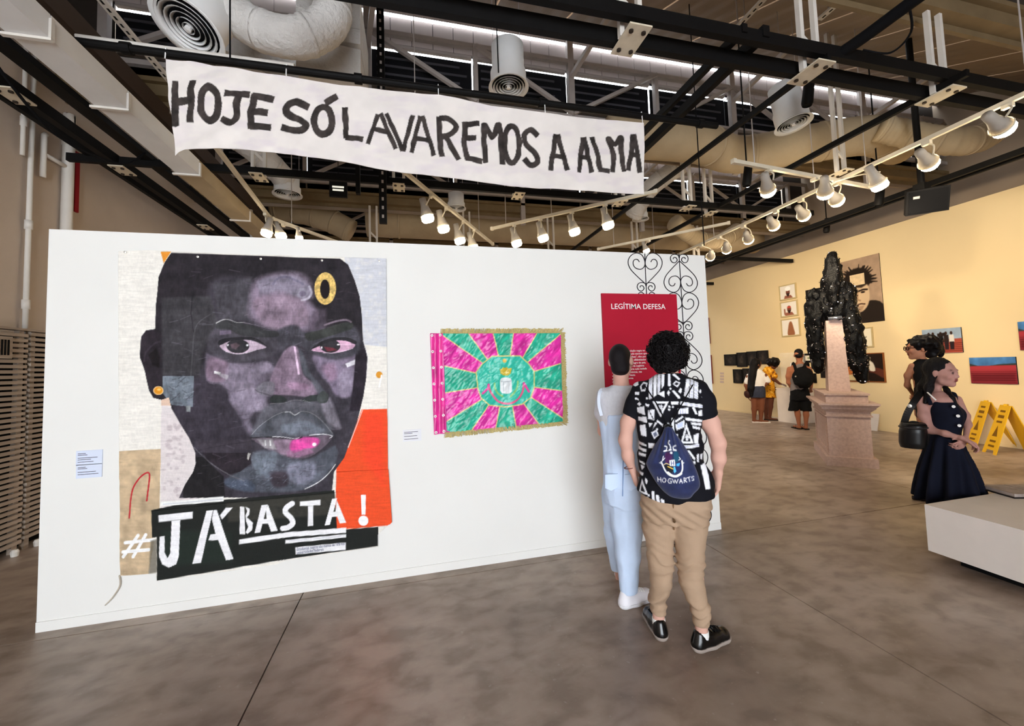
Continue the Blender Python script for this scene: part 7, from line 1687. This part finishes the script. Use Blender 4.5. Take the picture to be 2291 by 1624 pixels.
for x0 in (2072, 2090):
    a = P(x0, 920, 0); b = np.array([a[0], a[1], 0.05]); S_.cone(a, (a + b) / 2, 0.085, 0.06, 0.02); S_.cone((a + b) / 2, b, 0.058, 0.036, 0.02); S_.cone(b, b + fw * 0.15 - bk.z * 0.015, 0.034, 0.026, 0.02)
S_.build('body', M['skinattr'], bk.t, cols=skincol(bk, q, (178, 122, 94), (120, 60, 56), (30, 22, 20)))
S_ = bk.sdf((2030, 750, 2100, 815), 0.009, 0.25)
S_.ell(hc + bk.z * 0.055 - fw * 0.05, (0.125, 0.125, 0.095), 0.0, np.array([np.cross(fw, bk.z), fw, bk.z])); S_.ell(hc - fw * 0.10 - bk.z * 0.01, (0.10, 0.085, 0.10), 0.04); S_.ell(hc + fw * 0.115 - bk.z * 0.03, (0.09, 0.075, 0.075), 0.01, np.array([np.cross(fw, bk.z), fw, bk.z]), 'sub')
S_.warp(lambda x, y, z: 0.022 * fbm(x * 22, y * 22, z * 22, 2, 2)); S_.build('hair', M['haircurl'], bk.t, relax=0)
S_ = bk.sdf((2030, 795, 2110, 935), 0.009, 0.28)
bk.lf(S_, [(2041, 2100, 915, 0.16, 0), (2045, 2096, 880, 0.13, 0), (2042, 2098, 845, 0.125, 0), (2040, 2100, 822, 0.115, 0), (2044, 2096, 811, 0.09, 0), (2055, 2078, 803, 0.062, 0)], 0.0); S_.warp(wrinkle(0.008, 8, 8)); S_.build('dress', mat('black_cotton', (16, 15, 17), 0.85), bk.t)
M['specs'] = mat('tortoise_frame', (60, 28, 22), 0.3)
gt = None
for sg in (-1, 1):
    c_ = q(sg * 0.034, 0.106, 0.006); rt = np.cross(fw, bk.z)
    o_ = G().tube([c_ + rt * math.cos(a) * 0.027 + bk.z * math.sin(a) * 0.021 for a in np.linspace(0, 2 * math.pi, 15)], 0.0045, 5, cap=False).build('glasses_rim', M['specs'], bk.t, smooth=True)
    G().tube([q(sg * 0.062, 0.102, 0.008), q(sg * 0.080, 0.0, 0.010)], 0.0035, 5).build('glasses_arm', M['specs'], bk.t)
G().tube([q(-0.008, 0.11, 0.008), q(0.008, 0.11, 0.008)], 0.0035, 5).build('glasses_bridge', M['specs'], bk.t)
for x0 in (2072, 2090):
    a = P(x0, 920, 0); G().tube([np.array([a[0], a[1], 0.018]) - fw * 0.05, np.array([a[0], a[1], 0.014]) + fw * 0.17], [0.03, 0.028], 8).build('shoe', M['sandal'], bk.t, smooth=True)

# ---------------------------------------------------------------- three visitors by the dark photos
def far_fig(base, label, box): return Fig(base, label, box)
M['whitecotton'] = mat('white_cotton', (222, 218, 216), 0.85); M['denimdark'] = mat('dark_denim', (54, 58, 74), 0.85, var=0.15, vscale=20); M['blackcotton'] = mat('black_shorts', (16, 16, 18), 0.85); M['greycotton'] = mat('grey_tank', (120, 112, 112), 0.85)
gw = far_fig(flo(1693, 945), 'woman in white shirt and denim shorts bending beside the yellow dress', (1660, 795, 1730, 950)); P = gw.P
S_ = gw.sdf((1655, 795, 1735, 950), 0.013, 0.35)
head(S_, P(1693, 815, -0.02), norm(gw.r * 0.6 + gw.f * 0.5 - gw.z * 0.55), (gw.r * 0.4 + gw.z), s=1.0); gw.ch(S_, [(1690, 822, 0), (1691, 835, 0)], [5, 6.5], 0.03)
gw.lf(S_, [(1680, 1711, 890, 0.10, 0), (1681, 1711, 865, 0.09, 0), (1676, 1712, 838, 0.09, 0), (1682, 1704, 828, 0.06, 0)], 0.03)
gw.ch(S_, [(1674, 842, 0), (1669, 862, 0), (1674, 882, 0.02)], [5.5, 4.5, 3.2], 0.03); gw.ch(S_, [(1712, 840, 0), (1716, 856, 0), (1706, 866, -0.05)], [5.5, 4.5, 3.2], 0.03)
hand(S_, P(1674, 882, 0.02), -gw.z, gw.f, gw.r, L=0.17, curl=0.4, fr=0.013); hand(S_, P(1706, 866, -0.05), -gw.r - gw.z * 0.3, gw.z, gw.f, L=0.17, curl=0.5, fr=0.013)
for x0, x1 in ((1688, 1687), (1704, 1702)):
    gw.ch(S_, [(x0, 888, 0), ((x0 + x1) / 2, 915, 0), (x1, 940, 0)], [8.5, 6.5, 4], 0.03); b = P(x1, 943, 0); b[2] = 0.03; S_.cone(b, b + (gw.f * 0.2 + gw.r * 0.9) * 0.16, 0.035, 0.028, 0.03)
S_.build('body', M['sk_brown'], gw.t)
S_ = gw.sdf((1660, 790, 1715, 900), 0.013, 0.3); S_.ell(P(1690, 812, -0.02), (0.115, 0.12, 0.125), 0.0); gw.ch(S_, [(1688, 815, -0.05), (1683, 840, -0.12), (1681, 868, -0.14), (1681, 884, -0.13)], [10, 9, 8, 4], 0.03, 1.4); S_.warp(wrinkle(0.014, 20, 6)); S_.build('hair', M['hair'], gw.t)
S_ = gw.sdf((1660, 820, 1730, 875), 0.013, 0.3); gw.lf(S_, [(1679, 1713, 866, 0.12, 0), (1674, 1714, 845, 0.12, 0), (1676, 1710, 832, 0.09, 0), (1684, 1702, 826, 0.06, 0)], 0.0); gw.ch(S_, [(1676, 842, 0), (1671, 855, 0)], [7, 7], 0.03); gw.ch(S_, [(1710, 840, 0), (1717, 852, 0)], [7, 7], 0.03); S_.warp(wrinkle(0.012, 8, 8)); S_.build('shirt', M['whitecotton'], gw.t)
S_ = gw.sdf((1672, 858, 1720, 895), 0.013, 0.3); gw.lf(S_, [(1678, 1713, 889, 0.14, 0), (1679, 1713, 876, 0.15, -0.01), (1681, 1711, 862, 0.12, 0)], 0.0); S_.build('shorts', M['denimdark'], gw.t)
for x1 in (1687, 1702): b = P(x1, 943, 0); G().bar(np.array([b[0], b[1], 0.012]) - gw.r * 0.04, np.array([b[0], b[1], 0.012]) + (gw.f * 0.2 + gw.r * 0.9) * 0.22, 0.085, 0.024).build('sandal', M['whitecotton'], gw.t)
t = thing('shoulder_bag', 'small brown shoulder bag at the hip of the white-shirted woman', 'handbag', P(1673, 893, 0))
S_ = gw.sdf((1662, 865, 1684, 897), 0.012, 0.3); a = P(1673, 881, -0.06); S_.ell(a, (0.085, 0.045, 0.11), 0.0, np.array([gw.r, gw.f, gw.z])); S_.cut(a + gw.z * 0.07, gw.z); S_.build('bag_body', mat('brown_leather', (52, 28, 26), 0.5), t)
G().tube([P(1672, 874, -0.07), P(1674, 850, -0.13), P(1688, 830, -0.1)], 0.010, 6).build('strap', mat('brown_strap', (70, 40, 34), 0.6), t)
yl = far_fig(flo(1719, 940), 'woman in a mustard patterned dress leaning over the white plinth', (1700, 795, 1750, 945)); P = yl.P
S_ = yl.sdf((1695, 792, 1760, 945), 0.013, 0.35)
fwd = norm(yl.r * 0.85 - yl.f * 0.1 - yl.z * 0.5); head(S_, P(1731, 814, 0), fwd, (yl.r * 0.5 + yl.z), s=1.0); yl.ch(S_, [(1727, 818, 0), (1722, 828, 0)], [5, 6], 0.03)
yl.lf(S_, [(1706, 1732, 885, 0.10, 0), (1706, 1730, 855, 0.09, 0), (1706, 1730, 832, 0.09, 0), (1712, 1728, 822, 0.06, 0)], 0.03)
yl.ch(S_, [(1728, 832, -0.05), (1731, 848, -0.08), (1744, 858, -0.06)], [5, 4.5, 3.2], 0.03); hand(S_, P(1744, 858, -0.06), yl.r - yl.z * 0.35, -yl.f + yl.z * 0.5, -yl.z, L=0.17, curl=0.3, fr=0.013); yl.ch(S_, [(1708, 834, 0.08), (1710, 858, 0.12), (1722, 868, 0.1)], [5, 4.5, 3.2], 0.03)
hand(S_, P(1722, 868, 0.1), yl.r, yl.z, -yl.z, L=0.16, curl=0.4, fr=0.013)
for x0, x1, dd_ in ((1712, 1714, 0.03), (1725, 1722, -0.03)):
    yl.ch(S_, [(x0, 885, dd_), ((x0 + x1) / 2, 910, dd_), (x1, 934, dd_)], [8, 6, 3.8], 0.03); b = P(x1, 936, dd_); b[2] = 0.03; S_.cone(b, b + yl.r * 0.15, 0.034, 0.026, 0.03)
S_.build('body', M['sk_deep'], yl.t)
S_ = yl.sdf((1706, 790, 1755, 832), 0.013, 0.3); c_ = P(1730, 810, 0); S_.ell(c_, (0.155, 0.14, 0.125), 0.0, np.array([yl.r, yl.f, yl.z])); S_.warp(wrinkle(0.02, 18, 18)); S_.cut(P(1731, 822, 0) + fwd * 0.07, norm(fwd - yl.z * 0.6)); S_.build('hair', M['haircurl'], yl.t)
S_ = yl.sdf((1698, 815, 1745, 895), 0.013, 0.3); yl.lf(S_, [(1702, 1736, 889, 0.15, 0), (1703, 1733, 868, 0.13, 0), (1704, 1731, 845, 0.115, 0), (1704, 1732, 830, 0.11, 0), (1712, 1728, 820, 0.07, 0)], 0.0); yl.ch(S_, [(1728, 830, -0.05), (1732, 842, -0.08)], [7, 7.5], 0.03); S_.warp(wrinkle(0.014, 8, 6))
def dresscol(V):
    n_ = fbm(V[:, 0] * 22, V[:, 1] * 22, V[:, 2] * 22, 4, 2); c_ = np.tile(np.array([206, 140, 30.0]), (len(V), 1)); c_[n_ > 0.35] = (120, 66, 22); c_[n_ < -0.5] = (228, 176, 70); return c_
S_.build('dress', mat('mustard_print', (200, 140, 30), 0.85, attr=True), yl.t, cols=dresscol)
for x1, dd_ in ((1714, 0.03), (1722, -0.03)): b = P(x1, 936, dd_); G().bar(np.array([b[0], b[1], 0.012]) - yl.r * 0.05, np.array([b[0], b[1], 0.012]) + yl.r * 0.2, 0.08, 0.024).build('sandal', M['sandal'], yl.t)
tk = far_fig(flo(1790, 960), 'man in grey tank top and black shorts with a black backpack', (1755, 770, 1825, 965)); P = tk.P
S_ = tk.sdf((1752, 772, 1830, 966), 0.012, 0.35)
head(S_, P(1787, 795, 0), norm(tk.f + tk.r * 0.25), s=1.02); tk.ch(S_, [(1788, 802, 0), (1789, 818, 0)], [6.5, 7.5], 0.03)
tk.lf(S_, [(1770, 1808, 885, 0.11, 0), (1769, 1808, 860, 0.10, 0), (1764, 1812, 830, 0.11, 0), (1770, 1806, 818, 0.08, 0), (1781, 1797, 811, 0.06, 0)], 0.03)
tk.ch(S_, [(1766, 825, 0), (1763, 842, 0), (1764, 856, 0.03), (1772, 870, 0.12)], [6, 5.5, 4.8, 3.6], 0.03); tk.ch(S_, [(1811, 825, 0), (1816, 845, 0), (1814, 872, 0.08)], [6, 5.5, 3.6], 0.03)
hand(S_, P(1772, 870, 0.12), tk.f, tk.r, -tk.z, L=0.18, curl=0.5, fr=0.012); hand(S_, P(1814, 872, 0.08), tk.f - tk.z * 0.5, -tk.r, -tk.r, L=0.18, curl=0.5, fr=0.012)
for x0, x1, dd_ in ((1780, 1788, 0.0), (1802, 1803, 0.0)):
    tk.ch(S_, [(x0, 900, 0), ((x0 + x1) / 2 + 1, 928, -0.01), (x1, 954, dd_)], [9, 6.5, 3.8], 0.03); b = P(x1, 957, dd_); b[2] = 0.035; S_.cone(b, b + norm(tk.f - tk.r * 0.6) * 0.17, 0.036, 0.028, 0.03)
S_.build('body', mat('tan_brown_skin', (156, 100, 74), 0.55), tk.t)
S_ = tk.sdf((1772, 772, 1802, 812), 0.012, 0.2); c_ = P(1787, 793, -0.012); S_.ell(c_ + tk.z * 0.045, (0.082, 0.095, 0.085), 0.0, np.array([tk.r, tk.f, tk.z])); S_.ell(c_ - tk.z * 0.02 - tk.f * 0.03, (0.078, 0.07, 0.06), 0.02); S_.build('hair', M['hair'], tk.t)
S_ = tk.sdf((1758, 808, 1820, 880), 0.012, 0.3); tk.lf(S_, [(1768, 1809, 876, 0.125, 0), (1768, 1808, 850, 0.115, 0), (1770, 1808, 832, 0.12, 0), (1774, 1803, 818, 0.095, 0), (1779, 1799, 813, 0.075, 0)], 0.0); S_.warp(wrinkle(0.008, 8, 8)); S_.build('tank_top', M['greycotton'], tk.t)
S_ = tk.sdf((1758, 862, 1822, 925), 0.012, 0.35); tk.lf(S_, [(1767, 1812, 895, 0.15, 0), (1767, 1811, 880, 0.14, 0), (1769, 1809, 868, 0.12, 0)], 0.0); tk.ch(S_, [(1779, 892, 0), (1776, 920, 0)], [13, 13], 0.03); tk.ch(S_, [(1802, 892, 0), (1804, 920, 0)], [12, 12.5], 0.03); S_.cut(P(1790, 919), norm((0, 0, -1.0))); S_.warp(wrinkle(0.012, 8, 8)); S_.build('shorts', M['blackcotton'], tk.t)
for x1 in (1788, 1803):
    b = P(x1, 957, 0); dd_ = norm(tk.f - tk.r * 0.6); sd = G().bar(np.array([b[0], b[1], 0.010]) - dd_ * 0.05, np.array([b[0], b[1], 0.010]) + dd_ * 0.22, 0.09, 0.02).build('flip_flop', M['blackmat'], tk.t)
    G().tube([np.array([b[0], b[1], 0.02]) + dd_ * 0.05 + np.cross(dd_, tk.z) * 0.045, np.array([b[0], b[1], 0.07]) + dd_ * 0.12, np.array([b[0], b[1], 0.02]) + dd_ * 0.05 - np.cross(dd_, tk.z) * 0.045], 0.008, 5).build('thong', M['blackmat'], sd)
t = thing('backpack', 'black backpack on the man in the grey tank top', 'backpack', P(1797, 866, -0.2))
S_ = tk.sdf((1765, 805, 1832, 875), 0.012, 0.45); a = P(1797, 844, -0.22)
S_.ell(a, (0.19, 0.11, 0.235), 0.0, np.array([tk.r, tk.f, tk.z])); S_.ell(a - tk.f * 0.07 - tk.z * 0.07, (0.15, 0.09, 0.13), 0.02, np.array([tk.r, tk.f, tk.z])); S_.warp(wrinkle(0.01, 10, 10)); S_.build('pack', M['blackcotton'], t)
for x0, x1 in ((1779, 1772), (1800, 1806)):
    V_ = smooth_poly([P(x0 + 4, 838, -0.16), P(x0, 822, -0.14), P((x0 + x1) / 2, 813, -0.04), P(x1 + 2, 816, 0.08), P(x1, 840, 0.13)], 4, False); g = G()
    for u_, v_ in zip(V_[:-1], V_[1:]): g.bar(u_, v_, 0.055, 0.018, up=-tk.f)
    g.build('shoulder_strap', M['blackcotton'], t)
G().tube([P(1794, 822, -0.24), P(1799, 818, -0.26), P(1804, 822, -0.24)], 0.012, 6).build('grab_loop', M['blackcotton'], t)
a = P(1780, 842, -0.40); G().lathe([(0.001, 0.01), (0.015, 0.0)], a, -tk.f, 8).build('zip_pull', M['pin'], t)
